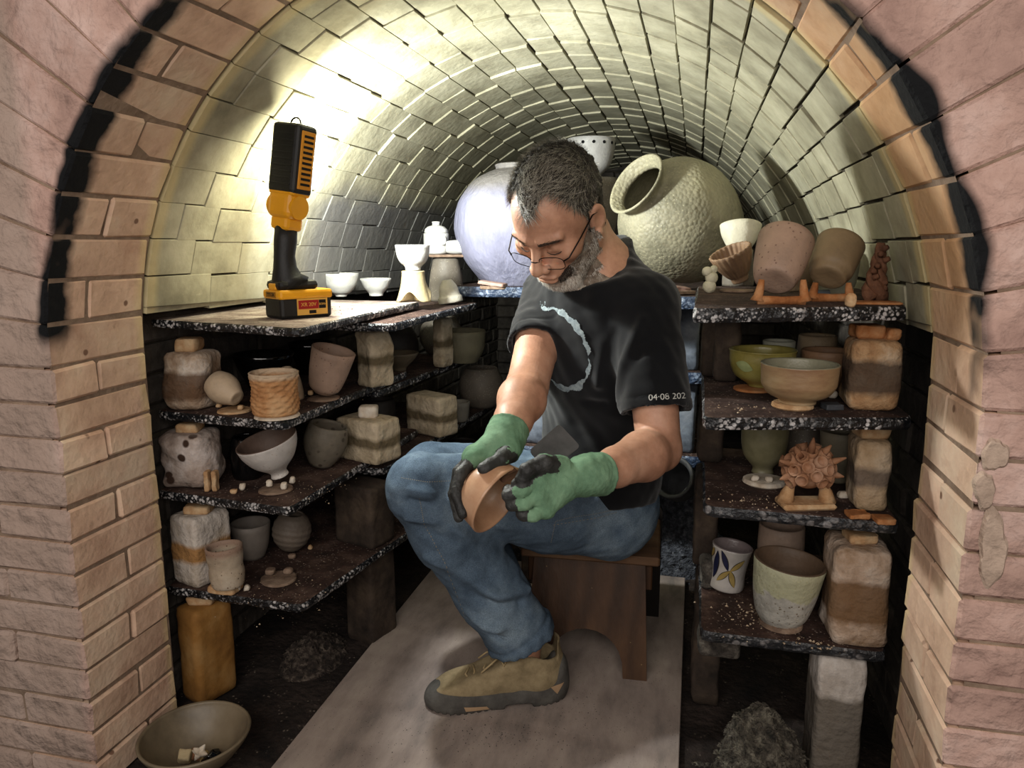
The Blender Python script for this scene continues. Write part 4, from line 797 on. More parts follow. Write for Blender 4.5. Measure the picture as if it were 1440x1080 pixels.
# --- lowest tier
z = ZR[3]
dm = pot(1026, 836, z, [(0.030, 0), (0.035, 0.003), (0.036, 0.012), (0.0335, 0.035), (0.037, 0.075), (0.040, 0.090)], 'white mug painted with blue and yellow petals, lower left of the right rack', clayc('mug white', (0.66, 0.64, 0.62), rough=0.3, spec=0.5), 'mug', 'painted_mug', n=56, inner=clayc('mauve inside', (0.42, 0.38, 0.38), rough=0.3), tilt=0.12, dirw=RTH, P=atz(1020, 834, z)+np.array([0, 0.02, 0]))
def rad_mug(h): return np.interp(h, [0, 0.003, 0.012, 0.035, 0.075, 0.090], [0.030, 0.035, 0.036, 0.0338, 0.037, 0.040])
def petal(parent, a0, h0, la, lh, wid, m, off=0.0014, name='painted_petal', rad_mug=rad_mug, rs=0.035):
    ns, nw = 16, 6; V = []; F = []; L_ = math.hypot(la, lh)
    for i in range(ns+1):
        s = i/ns; w = wid*math.sin(PI*s)**0.8
        for j in range(nw+1):
            t = (j/nw-0.5)*w; x = (s-0.5)*la - t*lh/L_; h = h0+(s-0.5)*lh + t*la/L_; h = min(max(h, 0.004), 0.088); r = rad_mug(h)+off; a = a0+x/rs
            V.append((r*math.cos(a), r*math.sin(a), h))
    for i in range(ns):
        for j in range(nw): F.append((i*(nw+1)+j, (i+1)*(nw+1)+j, (i+1)*(nw+1)+j+1, i*(nw+1)+j+1))
    return put(name, pydata(V, F), m, parent, smooth=True)
lvy = np.array(YB_INV @ Vector(tuple(EYE))); petal(yb, math.atan2(lvy[1], lvy[0])-0.55, 0.044, 0.034, -0.010, 0.020, mat('leaf glaze', [(0.52, 0.55, 0.36), (0.62, 0.66, 0.46)], 20, 0.35, 0.1), 0.0018, 'leaf_mark', lambda h: np.interp(h, [0, 0.006, 0.020, 0.045, 0.066], [0.022, 0.026, 0.049, 0.0605, 0.0612]), 0.06)
NAVY = mat('navy paint', [(0.07, 0.08, 0.16), (0.12, 0.13, 0.24)], 30, 0.3, 0); MUST = mat('mustard paint', [(0.52, 0.44, 0.24), (0.60, 0.52, 0.32)], 30, 0.3, 0); LINE = mat('line paint', [(0.16, 0.14, 0.12), (0.2, 0.18, 0.15)], 30, 0.4, 0)
lv = np.array(dm.matrix_world.inverted() @ Vector(tuple(EYE))); av = math.atan2(lv[1], lv[0])
for (da, h0, la, lh, w, m) in [(-0.76, 0.054, 0.004, 0.060, 0.0115, NAVY), (-0.24, 0.068, 0.017, -0.040, 0.009, NAVY), (0.46, 0.0615, 0.025, 0.026, 0.009, MUST), (-0.22, 0.036, 0.023, 0.028, 0.009, MUST), (0.29, 0.033, 0.013, -0.035, 0.010, MUST), (-1.15, 0.074, 0.012, 0.022, 0.009, MUST)]:
    petal(dm, av+da, h0, la, lh, w*1.32, LINE, 0.0008, 'petal_outline')
    petal(dm, av+da, h0, la, lh, w, m)
disc(1098, 878, z, 0.040, 'broken brown clay dish under the green drip-glazed cup', TILE, h=0.009)
chunk(1092, 880, z+0.0092, 0.020, 0.012, 0.014, 'cream wad under the green drip-glazed cup', CLAY_W, lump=0.001)
DRIP = mat('drip glaze', [(0.52, 0.51, 0.48), (0.64, 0.63, 0.60), (0.71, 0.70, 0.66)], 14, 0.6, 0.6, 90, speck=((0.40, 0.36, 0.30), 140, 0.25), extra=band_extra('Z', 0.066, 0.3, 0.006, (0.63, 0.63, 0.49), 0.045, 20, 0.7), bdist=0.005)
pot(1095, 876, z+0.0215, [(0.031, 0), (0.036, 0.004), (0.047, 0.02), (0.056, 0.06), (0.063, 0.122)], 'big cup with pale yellow-green glaze dripping over grey, lowest right slab', DRIP, 'cup', 'drip_cup', t=0.006, n=64, tilt=0.10, inner=clayc('brown inside', (0.34, 0.27, 0.21)), dirw=unit(RTH+TOW*0.4), P=atz(1095, 876, z))
pot(0, 0, 0, [(0.03, 0), (0.04, 0.02), (0.046, 0.08), (0.044, 0.132)], 'pale-rimmed jar behind the green drip-glazed cup', clayc('pale brown', (0.56, 0.48, 0.42)), 'jar', 'jar', P=(aty(1098, 765, 1.53)[0], 1.53, z))
block(atz(1004, 838, z)+np.array([-0.015, 0.05, 0.03]), np.eye(3), (0.028, 0.05, 0.06), 'speckled grey lump left of the painted mug', mat('crust grey', [(0.13, 0.12, 0.11)]), 'clay wads and chips', 0.004, 'clay_lump', 0.01, 'wad')
CRUMB = mat('crumbs', [(0.45, 0.36, 0.28), (0.66, 0.58, 0.48), (0.78, 0.73, 0.66)], 300, 0.95, 0)
for k, sp in enumerate([[(atz(1030, 574, ZR[1]), 0.03, 0.02, 30)], [(atz(1050, 705, ZR[2]), 0.035, 0.018, 45)], [(atz(1060, 868, ZR[3]), 0.035, 0.035, 110), (atz(1150, 905, ZR[3]), 0.03, 0.012, 40)]]):
    chips('crumbs', sp, CRUMB, ['crumbs of clay left of the wide tan bowl', 'crumbs of clay in front of the swirled goblet', 'crumbs of clay scattered in front of the green drip-glazed cup'][k], 'crumbs', 0.0026, 11+k)
for k, (x, y, lab) in enumerate([(480, 436, 'red-brown crumbs beside the work light on the pale slab'), (400, 640-70, 'crumbs around the crinkled orange tumbler'), (430, 690, 'crumbs right of the tilted white bowl'), (400, 835, 'crumbs along the lowest left slab')]):
    chips('crumbs', [(atz(x, y, ZL[k]), 0.045, 0.06, 70)], [mat('red crumbs', [(0.25, 0.15, 0.12), (0.36, 0.24, 0.2)], 200, 0.95, 0), CRUMB][min(k, 1)], lab, 'crumbs', 0.0018, 31+k)

# rubble heaps
RUB = mat('rubble', [(0.13, 0.125, 0.11), (0.29, 0.27, 0.24), (0.46, 0.44, 0.39)], 60, 0.95, 1.0, 160, bdist=0.01)
def heap(cx, cy, rx, ry, h, n, size, label, seed, m):
    r = np.random.default_rng(seed); g = np.linspace(-1.5, 1.5, 60); X, Yy = np.meshgrid(g, g, indexing='ij'); P3 = np.stack([X.ravel(), Yy.ravel(), 0*X.ravel()], 1)
    D = np.hypot(P3[:, 0], P3[:, 1]); Z = h*np.clip(1-(D/1.25)**2, 0, 1)**0.85*(1+0.25*noise3(P3, 0.9, seed))+0.012*h*noise3(P3, 8, seed+1)
    V = np.stack([cx+P3[:, 0]*rx, cy+P3[:, 1]*ry, -0.02+Z], 1); I = np.arange(3600).reshape(60, 60)
    F = [tuple(q) for q in np.stack([I[:-1, :-1], I[1:, :-1], I[1:, 1:], I[:-1, 1:]], -1).reshape(-1, 4)]; V = [tuple(v) for v in V]
    for _ in range(n):
        q = V[r.integers(0, 3600)]
        if q[2] < -0.015: continue
        s = size*(0.3+r.random()**2.5*1.6); b = len(V); a = r.uniform(0, 6.3); c_, s_ = math.cos(a), math.sin(a)
        for u in np.array([[1, 0, 0], [-0.6, 0.8, 0], [-0.5, -0.8, 0], [0.1, 0.05, 0.9], [0, 0, -0.6]])*s*r.uniform(0.6, 1.2, (5, 3)): V.append((q[0]+c_*u[0]-s_*u[1]+r.normal()*0.003, q[1]+s_*u[0]+c_*u[1], q[2]+u[2]))
        for t in ((0, 1, 3), (1, 2, 3), (2, 0, 3), (1, 0, 4), (2, 1, 4), (0, 2, 4)): F.append((b+t[0], b+t[1], b+t[2]))
    return tag(put('rubble', pydata(V, F), m), label, 'rubble', None, 'stuff')
heap(0.150, 1.275, 0.078, 0.076, 0.20, 3600, 0.0050, 'heap of grey rubble and chips under the lowest right slab', 1, RUB)
heap(-0.03, 2.36, 0.125, 0.11, 0.37, 3200, 0.007, 'grey coarse rubble heap behind the stool', 3, mat('rubble blue', [(0.16, 0.165, 0.18), (0.30, 0.31, 0.34), (0.46, 0.47, 0.50)], 60, 0.95, 1.0, 160, bdist=0.01))
heap(-0.88, 1.55, 0.06, 0.09, 0.05, 900, 0.006, 'dark rubble under the lowest left slab', 4, mat('rubble dark', [(0.08, 0.07, 0.065), (0.2, 0.17, 0.15), (0.40, 0.36, 0.32)], 60, 0.95, 0.6, 100))
pring = aty(953, 676, 1.96)
rg = free_pot(953, 678, 1.93, (-0.45, -0.35, -0.8), [(0.03, 0), (0.045, 0.02), (0.052, 0.05), (0.050, 0.09), (0.056, 0.10)], 'grey pot lying on the rubble with its round mouth showing beside the stool', mat('grey dark pot', [(0.20, 0.20, 0.20), (0.32, 0.32, 0.33)], 10, 0.7, 0.4), 'pot', 'round_pot', t=0.008, group='pots at the back')

# ---- bowl on the floor, with its wads
pr = atz(274, 1031, 0.062); z0 = -0.0165
fb = put('bowl', lathe(pot_profile([(0.040, 0), (0.043, 0.010), (0.070, 0.030), (0.095, 0.062), (0.102, 0.074), (0.104, 0.080)], 0.007), 72, 0.004, 5), mat('ash brown bowl', [(0.33, 0.29, 0.23), (0.44, 0.39, 0.31), (0.50, 0.45, 0.37)], 6, 0.45, 0.15, spec=0.5), loc=(pr[0], pr[1], z0), smooth=True)
tag(fb, 'wide olive-brown bowl on the floor in the lower left corner', 'bowl')
bx = np.array([pr[0], pr[1], z0+0.0115])
gw = 'wads in the bowl on the floor'
def bwad(off, size, label, m, lump=0.003, rot=(0, 0, 0), nm='clay_wad', rnd=0.004):
    from mathutils import Euler
    R = np.array(Euler(rot).to_matrix()); return block(bx+RTH*off[0]+TOW*off[1]+np.array([0, 0, off[2]]), R, size, label, m, gw, lump, nm, rnd, 'wad')
bwad((-0.020, 0.008, 0.022), (0.026, 0.022, 0.024), 'squared cream wad in the floor bowl, on the left', mat('cream wad', [(0.62, 0.55, 0.42), (0.72, 0.66, 0.53)], 20, 0.9, 0.3), 0.001, (0.5, 0.2, 0.4))
bwad((-0.006, -0.012, 0.012), (0.022, 0.020, 0.018), 'rusty tan wad in the floor bowl, at the front', mat('rusty wad', [(0.50, 0.33, 0.22), (0.64, 0.46, 0.34)], 20, 0.9, 0.3), 0.004, (0.2, 0.6, 0.8))
bwad((0.012, -0.004, 0.013), (0.016, 0.016, 0.022), 'yellowish wad in the floor bowl, in the middle', mat('yellow wad', [(0.62, 0.52, 0.34), (0.72, 0.62, 0.44)], 20, 0.9, 0.3), 0.002, (0.2, 0.1, 0.3))
bwad((0.032, 0.010, 0.020), (0.022, 0.014, 0.034), 'black shard in the floor bowl, on the right', BLACK, 0.004, (0.3, 0.7, 0.2), 'pot_shard')
bwad((0.030, -0.014, 0.012), (0.020, 0.018, 0.014), 'small black chip in the floor bowl, at the front right', BLACK, 0.003, (0.1, 0.3, 0.9), 'pot_shard')
bm = bmesh.new()
cS = bx+RTH*0.012+TOW*0.012+np.array([0, 0, 0.034])
for k in range(6):
    a = 2*PI*k/6; d = RTH*math.cos(a)*0.9+np.array([0, 0, math.sin(a)*0.8])+TOW*0.3*(-1)**k; add_tube(bm, [cS, cS+d*0.009, cS+d*0.019], [0.0085, 0.006, 0.0012], 8)
tag(put('clay_star', bm2me(bm), CLAY_W, smooth=True), 'white star-shaped wad in the floor bowl, at the top', 'wad', gw)

# ================================================================ STOOL
def wood_extra(nt, col, tc):
    N = nt.nodes; L = nt.links
    wv = N.new('ShaderNodeTexWave'); wv.bands_direction = 'X'; wv.inputs['Scale'].default_value = 5; wv.inputs['Distortion'].default_value = 11; wv.inputs['Detail'].default_value = 4; wv.inputs['Detail Scale'].default_value = 1.2
    mp = N.new('ShaderNodeMapping'); mp.inputs['Scale'].default_value = (1, 1, 0.12); L.new(tc.outputs['Object'], mp.inputs['Vector']); L.new(mp.outputs['Vector'], wv.inputs['Vector'])
    mr = N.new('ShaderNodeMapRange'); mr.inputs['To Min'].default_value = 0.75; mr.inputs['To Max'].default_value = 1.1; L.new(wv.outputs['Fac'], mr.inputs['Value'])
    mx = N.new('ShaderNodeMix'); mx.data_type = 'RGBA'; mx.blend_type = 'MULTIPLY'; mx.inputs['Factor'].default_value = 1; L.new(col, mx.inputs['A']); L.new(mr.outputs[0], mx.inputs['B']); return mx.outputs['Result']
WOOD = mat('dark stained wood', [(0.16, 0.105, 0.07), (0.27, 0.18, 0.115), (0.36, 0.255, 0.165)], 5, 0.5, 0.25, 90, extra=wood_extra, stretch=(1, 1, 0.25), speck=[((0.50, 0.40, 0.28), 40, 0.07)])
WOOD_T = mat('worn wood', [(0.26, 0.18, 0.12), (0.38, 0.28, 0.20), (0.50, 0.41, 0.31)], 7, 0.55, 0.3, 90, stretch=(0.3, 1, 1))
sf = atz(-0 + 895, 962, 0.0); sl = atz(735, 770, 0.283); sr = atz(925, 785, 0.283)
u = R2(sr-sl); v = np.array([-u[1], u[0], 0]); SW = float(np.linalg.norm(sr-sl)); so = (sl+sr)/2; so[2] = 0
stl = thing('step_stool', so, 'small dark wooden step stool the man sits on', 'stool')
RS = np.stack([u, v, [0, 0, 1]], 1)
def plank(name, c, size, m, bev=0.003, prof=None):
    bm = bmesh.new(); add_box(bm, RS @ np.array(c), RS, size, bev); return put(name, bm2me(bm), m, stl)
plank('seat', (0.0, 0.130, 0.271), (SW+0.01, 0.26, 0.022), WOOD_T, 0.004)
def panel(name, y, w0, w1, h, z0=0.0, arch=True, m=WOOD, t=0.02, top=None, lean=0.0):
    """a stool end board with an arch cut out of its foot (w0 at foot, w1 at top)"""
    out = [(-w0/2, z0), (-w0/2+0.055, z0)]
    if arch:
        for k in range(13):
            a = PI*(1-k/12); out.append(((w0/2-0.055)*math.cos(a), z0+0.105*math.sin(a)**0.8 if math.sin(a) > 0 else z0))
    out += [(w0/2-0.055, z0), (w0/2, z0), (w1/2, h)] + ([(w1/2-0.03, h+top), (-w1/2+0.03, h+top)] if top else []) + [(-w1/2, h)]
    cl = [];
    for p_ in out:
        if not cl or abs(p_[0]-cl[-1][0])+abs(p_[1]-cl[-1][1]) > 1e-5: cl.append(p_)
    bm = bmesh.new(); a_ = [bm.verts.new(RS @ np.array([x, y-t/2-lean*(1-zz/0.26), zz])) for x, zz in cl]; b_ = [bm.verts.new(RS @ np.array([x, y+t/2-lean*(1-zz/0.26), zz])) for x, zz in cl]
    bm.faces.new(a_); bm.faces.new(b_[::-1]); n = len(cl)
    for i in range(n): bm.faces.new([a_[i], a_[(i+1) % n], b_[(i+1) % n], b_[i]])
    return put(name, bm2me(bm), m, stl)
panel('front_panel', 0.015, SW-0.030, SW-0.055, 0.2595, lean=0.055)
plank('apron', (SW/2-0.020, 0.13, 0.225), (0.018, 0.235, 0.06), WOOD)
plank('apron', (-SW/2+0.020, 0.13, 0.225), (0.018, 0.235, 0.06), WOOD)
panel('back_panel', 0.275, SW+0.02, SW+0.02, 0.30, arch=False, top=0.06, m=mat('blackened wood', [(0.08, 0.065, 0.055), (0.14, 0.115, 0.1)], 6, 0.5, 0.2))

# ================================================================ WORK LIGHT
e1 = R2(RTH*0.73-TOW*0.68); n1 = np.array([e1[1], -e1[0], 0]); n1 = n1 if np.dot(n1, TOW) > 0 else -n1     # long axis (right and away), side normal towards the viewer
RL = np.stack([e1, -n1, [0, 0, 1]], 1)
lb = atz(414, 447, ZL[0]); lb[1] += 0.02; lb[2] = ZL[0]+0.0003
wl = thing('work_light', lb, 'yellow and black cordless work light standing on the pale top left slab', 'work light')
RUBB = mat('black rubber', [(0.025, 0.025, 0.027), (0.05, 0.05, 0.052)], 12, 0.55, 0.15, 200, spec=0.4)
YEL = mat('tool yellow', [(0.80, 0.55, 0.04), (0.88, 0.62, 0.06)], 6, 0.4, 0.05, 200, spec=0.5)
def lpart(name, c, size, m, bev=0.004, parent=None, tilt=None, seg=2):
    bm = bmesh.new(); R = RL if tilt is None else tilt; add_box(bm, RL @ np.array(c) if tilt is None else np.array(c), R, size, bev, seg=seg); return put(name, bm2me(bm), m, parent or wl)
bat = lpart('battery', (0, 0, 0.022), (0.118, 0.076, 0.044), RUBB, 0.007)
lpart('battery_trim', (0.0, 0, 0.050), (0.122, 0.080, 0.020), YEL, 0.006)
lpart('foot_housing', (-0.012, 0, 0.069), (0.090, 0.066, 0.020), RUBB, 0.009)
bm = bmesh.new()
add_tube(bm, [RL @ np.array(p_) for p_ in ((-0.018, 0, 0.070), (-0.024, 0, 0.085), (-0.026, 0, 0.105), (-0.026, 0, 0.130), (-0.022, 0, 0.158), (-0.019, 0, 0.19))], [0.042, 0.031, 0.024, 0.0215, 0.0235, 0.0225], 24)
put('handle', bm2me(bm), RUBB, wl, smooth=True)
tl = 0.15                                                                    # head leans a little to the right
kz = unit(np.array([0, 0, 1.0])+RTH*tl); eh = R2(RTH*0.5-TOW*0.86); ke = unit(eh-kz*np.dot(eh, kz)); RH = np.stack([ke, np.cross(kz, ke), kz], 1)
hb = RL @ np.array([-0.019, 0, 0.184])
def hpart(name, c, size, m, bev=0.004, parent=None, seg=2):
    bm = bmesh.new(); add_box(bm, hb+RH @ np.array(c), RH, size, bev, seg=seg); return put(name, bm2me(bm), m, parent or wl)
hpart('pivot_joint', (0.0, 0, 0.012), (0.046, 0.050, 0.030), YEL, 0.008)
pv = hpart('pivot_housing', (-0.002, 0, 0.048), (0.056, 0.066, 0.056), YEL, 0.014, seg=3)
bm = bmesh.new(); add_tube(bm, [hb+RH @ np.array([-0.002, -0.036, 0.046]), hb+RH @ np.array([-0.002, 0.036, 0.046])], 0.024, 24); put('pivot_cap', bm2me(bm), YEL, wl)
hd_ = hpart('lamp_head', (0.0, 0.0, 0.140), (0.056, 0.076, 0.140), RUBB, 0.010, seg=3)
hpart('neck_collar', (0.0, 0, 0.078), (0.052, 0.070, 0.022), YEL, 0.006)
gr = hpart('grille_frame', (0.0, -0.0385, 0.140), (0.036, 0.004, 0.114), mat('grille orange', [(0.72, 0.46, 0.10), (0.80, 0.54, 0.14)], 8, 0.5, 0.1), 0.0015)
for k in range(10):
    hpart('grille_slot', (0.0, -0.0408, 0.093+k*0.0104), (0.025, 0.0016, 0.005), mat('slot dark', [(0.06, 0.04, 0.02)], 5, 0.8, 0), 0.0, parent=gr)
for k in range(9):
    hpart('head_rib', (-0.0288, 0.0, 0.090+k*0.0122), (0.0022, 0.056, 0.0035), RUBB, 0.0006, parent=hd_)
bm = bmesh.new(); add_tube(bm, [hb+RH @ np.array([0.0, 0.014*math.cos(a), 0.209+0.014*math.sin(a)]) for a in np.linspace(PI, 0, 12)], 0.0022, 8)
put('hanging_hook', bm2me(bm), mat('steel wire', [(0.30, 0.30, 0.31)], 5, 0.3, 0, metal=0.9), wl, smooth=True)
LEDM = bpy.data.materials.new('led'); LEDM.use_nodes = True; _e = LEDM.node_tree.nodes['Principled BSDF']; _e.inputs['Emission Color'].default_value = (0.93, 0.97, 1, 1); _e.inputs['Emission Strength'].default_value = 6
hpart('led_panel', (0.0292, 0, 0.140), (0.0024, 0.062, 0.110), LEDM, 0.0)
LAMP_LED = tuple(lb + hb + RH @ np.array([0.045, 0.0, 0.14]))
# battery label and printed marks
def decal(name, c, R, w, h, m, parent, th=0.0008):
    bm = bmesh.new(); add_box(bm, c, R, (w, h, th)); return put(name, bm2me(bm), m, parent)
def text_mesh(txt, size, ext=0.0, bold=0.0):
    cu = bpy.data.curves.new('t', 'FONT'); cu.body = txt; cu.size = size; cu.align_x = 'CENTER'; cu.align_y = 'CENTER'; cu.extrude = ext; cu.offset = bold
    o = bpy.data.objects.new('t', cu); COL.objects.link(o); dg = bpy.context.evaluated_depsgraph_get(); me = bpy.data.meshes.new_from_object(o.evaluated_get(dg)); bpy.data.objects.remove(o); bpy.data.curves.remove(cu); return me
RF = np.stack([e1, [0, 0, 1], n1], 1)          # on the label face (towards the viewer, right)
LABY = mat('label yellow', [(0.78, 0.60, 0.28)], 5, 0.4, 0); LABR = mat('label red', [(0.55, 0.10, 0.10)], 5, 0.4, 0); LABK = mat('label black', [(0.03, 0.03, 0.03)], 5, 0.4, 0)
fc = n1*0.0383
decal('label', fc+e1*0.012+np.array([0, 0, 0.024]), RF, 0.070, 0.034, LABY, bat)
decal('label_panel', fc+n1*0.0006+e1*0.003+np.array([0, 0, 0.0285]), RF, 0.046, 0.018, LABR, bat)
decal('label_panel', fc+n1*0.0006+e1*0.035+np.array([0, 0, 0.0285]), RF, 0.016, 0.018, LABK, bat)
def put_text(txt, size, c, R, m, parent, nm='label_text', bold=0.0):
    me = text_mesh(txt, size, 0.0003, bold); o = put(nm, me, m, parent); V = np.array([v_.co[:] for v_ in me.vertices]) @ np.asarray(R).T + np.asarray(c); me.vertices.foreach_set('co', V.astype(np.float32).ravel()); me.update(); return o
put_text('XR 20V', 0.011, fc+n1*0.0013+e1*0.003+np.array([0, 0, 0.0285]), RF, LABY, bat)
put_text('8.0Ah', 0.0065, fc+n1*0.0013+e1*0.035+np.array([0, 0, 0.0285]), RF, LABY, bat)
decal('label_mark', fc+n1*0.0006+e1*0.012+np.array([0, 0, 0.013]), RF, 0.016, 0.007, LABK, bat)
RG = np.stack([-n1, [0, 0, 1], -e1], 1)         # on the left end face
decal('end_plate', -e1*0.0613+np.array([0, 0, 0.050]), RG, 0.044, 0.012, mat('plate dark yellow', [(0.55, 0.36, 0.03)], 5, 0.4, 0), wl)
put_text('XC-YYY', 0.0095, -e1*0.0620+np.array([0, 0, 0.050]), RG, LABK, wl, 'end_text', 0.0002)
lpart('latch', (-0.050, 0, 0.066), (0.018, 0.030, 0.014), YEL, 0.003)

cl_.scale = (1.15, 1.15, 1.15)
# ================================================================ SCULPTING TOOLS (signed distance fields -> one smooth mesh)
class Field:
    def __init__(self, lo, hi, step, fine=None):
        """rectilinear grid; fine = [(axis, a, b, step)] narrows the spacing in a slab"""
        self.ax = []
        for i in range(3):
            x = lo[i]; g = []
            while x < hi[i]:
                g.append(x); s = step
                for f in (fine or []):
                    if f[0] == i and f[1] <= x < f[2]: s = f[3]
                x += s
            self.ax.append(np.array(g, np.float32))
        self.F = np.full([len(a) for a in self.ax], 0.2, np.float32)
    def box(self, lo, hi):
        sl = []
        for i in range(3):
            a = max(0, np.searchsorted(self.ax[i], lo[i])-1); b = min(len(self.ax[i]), np.searchsorted(self.ax[i], hi[i])+1); sl.append(slice(int(a), int(max(b, a))))
        X = np.meshgrid(*[self.ax[i][sl[i]] for i in range(3)], indexing='ij', sparse=True)
        return tuple(sl), X
    def put(self, d, sl, k, op):
        A = self.F[sl]
        if op == 'add':
            if k > 0: h = np.clip(0.5+0.5*(A-d)/k, 0, 1); self.F[sl] = A*(1-h)+d*h-k*h*(1-h)
            else: self.F[sl] = np.minimum(A, d)
        else:
            d = -d
            if k > 0: h = np.clip(0.5-0.5*(A-d)/k, 0, 1); self.F[sl] = A*(1-h)+d*h+k*h*(1-h)
            else: self.F[sl] = np.maximum(A, d)
    def cone(self, a, b, ra, rb, k=0.01, op='add'):
        a = np.asarray(a, float); b = np.asarray(b, float); m = max(ra, rb)+k+0.02
        sl, (x, y, z) = self.box(np.minimum(a, b)-m, np.maximum(a, b)+m)
        ba = b-a; L2 = float(ba @ ba)+1e-12
        t = np.clip(((x-a[0])*ba[0]+(y-a[1])*ba[1]+(z-a[2])*ba[2])/L2, 0, 1)
        d = np.sqrt((x-a[0]-t*ba[0])**2+(y-a[1]-t*ba[1])**2+(z-a[2]-t*ba[2])**2)-(ra+(rb-ra)*t)
        self.put(d.astype(np.float32), sl, k, op)
    def chain(self, pts, rad, k=0.01, op='add'):
        for i in range(len(pts)-1): self.cone(pts[i], pts[i+1], rad[i], rad[i+1], k, op)
    def ell(self, c, r, R=None, k=0.01, op='add'):
        c = np.asarray(c, float); r = np.asarray(r, float); R = np.eye(3) if R is None else np.asarray(R); e = np.abs(R) @ r + k+0.02
        sl, (x, y, z) = self.box(c-e, c+e); x = x-c[0]; y = y-c[1]; z = z-c[2]
        q = [(x*R[0, i]+y*R[1, i]+z*R[2, i]) for i in range(3)]
        k0 = np.sqrt(sum((q[i]/r[i])**2 for i in range(3))); k1 = np.sqrt(sum((q[i]/r[i]**2)**2 for i in range(3)))+1e-9
        self.put((k0*(k0-1)/k1).astype(np.float32), sl, k, op)
    def rbox(self, c, h, R=None, rad=0.01, k=0.0, op='add'):
        c = np.asarray(c, float); h = np.asarray(h, float); R = np.eye(3) if R is None else np.asarray(R); e = np.abs(R) @ h + k+0.02
        sl, (x, y, z) = self.box(c-e, c+e); x = x-c[0]; y = y-c[1]; z = z-c[2]
        q = [np.abs(x*R[0, i]+y*R[1, i]+z*R[2, i])-(h[i]-rad) for i in range(3)]
        d = np.sqrt(sum(np.maximum(v, 0)**2 for v in q))+np.minimum(np.maximum(np.maximum(q[0], q[1]), q[2]), 0)-rad
        self.put(d.astype(np.float32), sl, k, op)
    def cut(self, p, n, k=0.0, lo=None, hi=None):
        """remove everything on the +n side of the plane through p (inside an optional box)"""
        lo = [a[0] for a in self.ax] if lo is None else lo; hi = [a[-1] for a in self.ax] if hi is None else hi
        sl, (x, y, z) = self.box(lo, hi); n = unit(n)
        d = (x-p[0])*n[0]+(y-p[1])*n[1]+(z-p[2])*n[2]; A = self.F[sl]; d = np.broadcast_to(d, A.shape)
        if k > 0: h = np.clip(0.5-0.5*(A-d)/k, 0, 1); self.F[sl] = A*(1-h)+d*h+k*h*(1-h)
        else: self.F[sl] = np.maximum(A, d)
    def merge(self, G, k=0.01):
        h = np.clip(0.5+0.5*(self.F-G.F)/k, 0, 1); self.F = self.F*(1-h)+G.F*h-k*h*(1-h)
    def mesh(self, smooth=0, disp=None):
        F = self.F; S = F < 0; n = F.shape; ax = self.ax
        c = np.zeros([m-1 for m in n], np.int8)
        for i in (0, 1):
            for j in (0, 1):
                for k in (0, 1): c += S[i:n[0]-1+i, j:n[1]-1+j, k:n[2]-1+k]
        act = np.argwhere((c > 0) & (c < 8)); idx = np.full(c.shape, -1, np.int32); idx[act[:, 0], act[:, 1], act[:, 2]] = np.arange(len(act))
        P = np.zeros((len(act), 3)); W = np.zeros(len(act))
        cor = [(i, j, k) for i in (0, 1) for j in (0, 1) for k in (0, 1)]
        val = {q: F[act[:, 0]+q[0], act[:, 1]+q[1], act[:, 2]+q[2]].astype(float) for q in cor}
        pos = {q: np.stack([ax[i][act[:, i]+q[i]] for i in range(3)], 1).astype(float) for q in cor}
        for q in cor:
            for a in range(3):
                if q[a] == 0:
                    r = list(q); r[a] = 1; r = tuple(r); m = (val[q] < 0) != (val[r] < 0)
                    t = np.where(m, val[q]/np.where(m, val[q]-val[r], 1), 0)
                    P += np.where(m[:, None], pos[q]+(pos[r]-pos[q])*t[:, None], 0); W += m
        P /= W[:, None]; Q = []
        for a in range(3):
            b, d = (a+1) % 3, (a+2) % 3
            s0 = [slice(None)]*3; s1 = [slice(None)]*3; s0[a] = slice(0, -1); s1[a] = slice(1, None)
            for s in (s0, s1): s[b] = slice(1, -1); s[d] = slice(1, -1)
            A0, A1 = S[tuple(s0)], S[tuple(s1)]
            for flip, M_ in ((False, A0 & ~A1), (True, ~A0 & A1)):
                e = np.argwhere(M_); e[:, b] += 1; e[:, d] += 1
                def cell(db, dd):
                    w = e.copy(); w[:, b] += db; w[:, d] += dd; return idx[w[:, 0], w[:, 1], w[:, 2]]
                q4 = np.stack([cell(-1, -1), cell(0, -1), cell(0, 0), cell(-1, 0)], 1)
                Q.append(q4[:, ::-1] if flip else q4)
        Q = np.concatenate(Q)
        Q = Q[(Q >= 0).all(1)]
        for _ in range(smooth): P = lap(P, Q, 0.5)
        return P, Q
def lap(P, Q, w, mask=None):
    S = np.zeros_like(P); C = np.zeros(len(P))
    for i in range(Q.shape[1]):
        a, b = Q[:, i], Q[:, (i+1) % Q.shape[1]]
        for j in range(3): S[:, j] += np.bincount(a, P[b, j], len(P))+np.bincount(b, P[a, j], len(P))
        C += np.bincount(a, minlength=len(P))+np.bincount(b, minlength=len(P))
    T = S/np.maximum(C, 1)[:, None]; ww = w if mask is None else (w*mask)[:, None]
    return P+(T-P)*ww
def normals(P, Q):
    n = np.cross(P[Q[:, 2]]-P[Q[:, 0]], P[Q[:, 3 % Q.shape[1]]]-P[Q[:, 1]]); N = np.zeros_like(P)
    for i in range(Q.shape[1]):
        for j in range(3): N[:, j] += np.bincount(Q[:, i], n[:, j], len(P))
    return N/np.maximum(np.linalg.norm(N, axis=1, keepdims=True), 1e-12)
def segdist(P, a, b):
    a = np.asarray(a); b = np.asarray(b); ba = b-a; t = np.clip((P-a) @ ba/(ba @ ba), 0, 1); return np.linalg.norm(P-a-t[:, None]*ba, axis=1), t
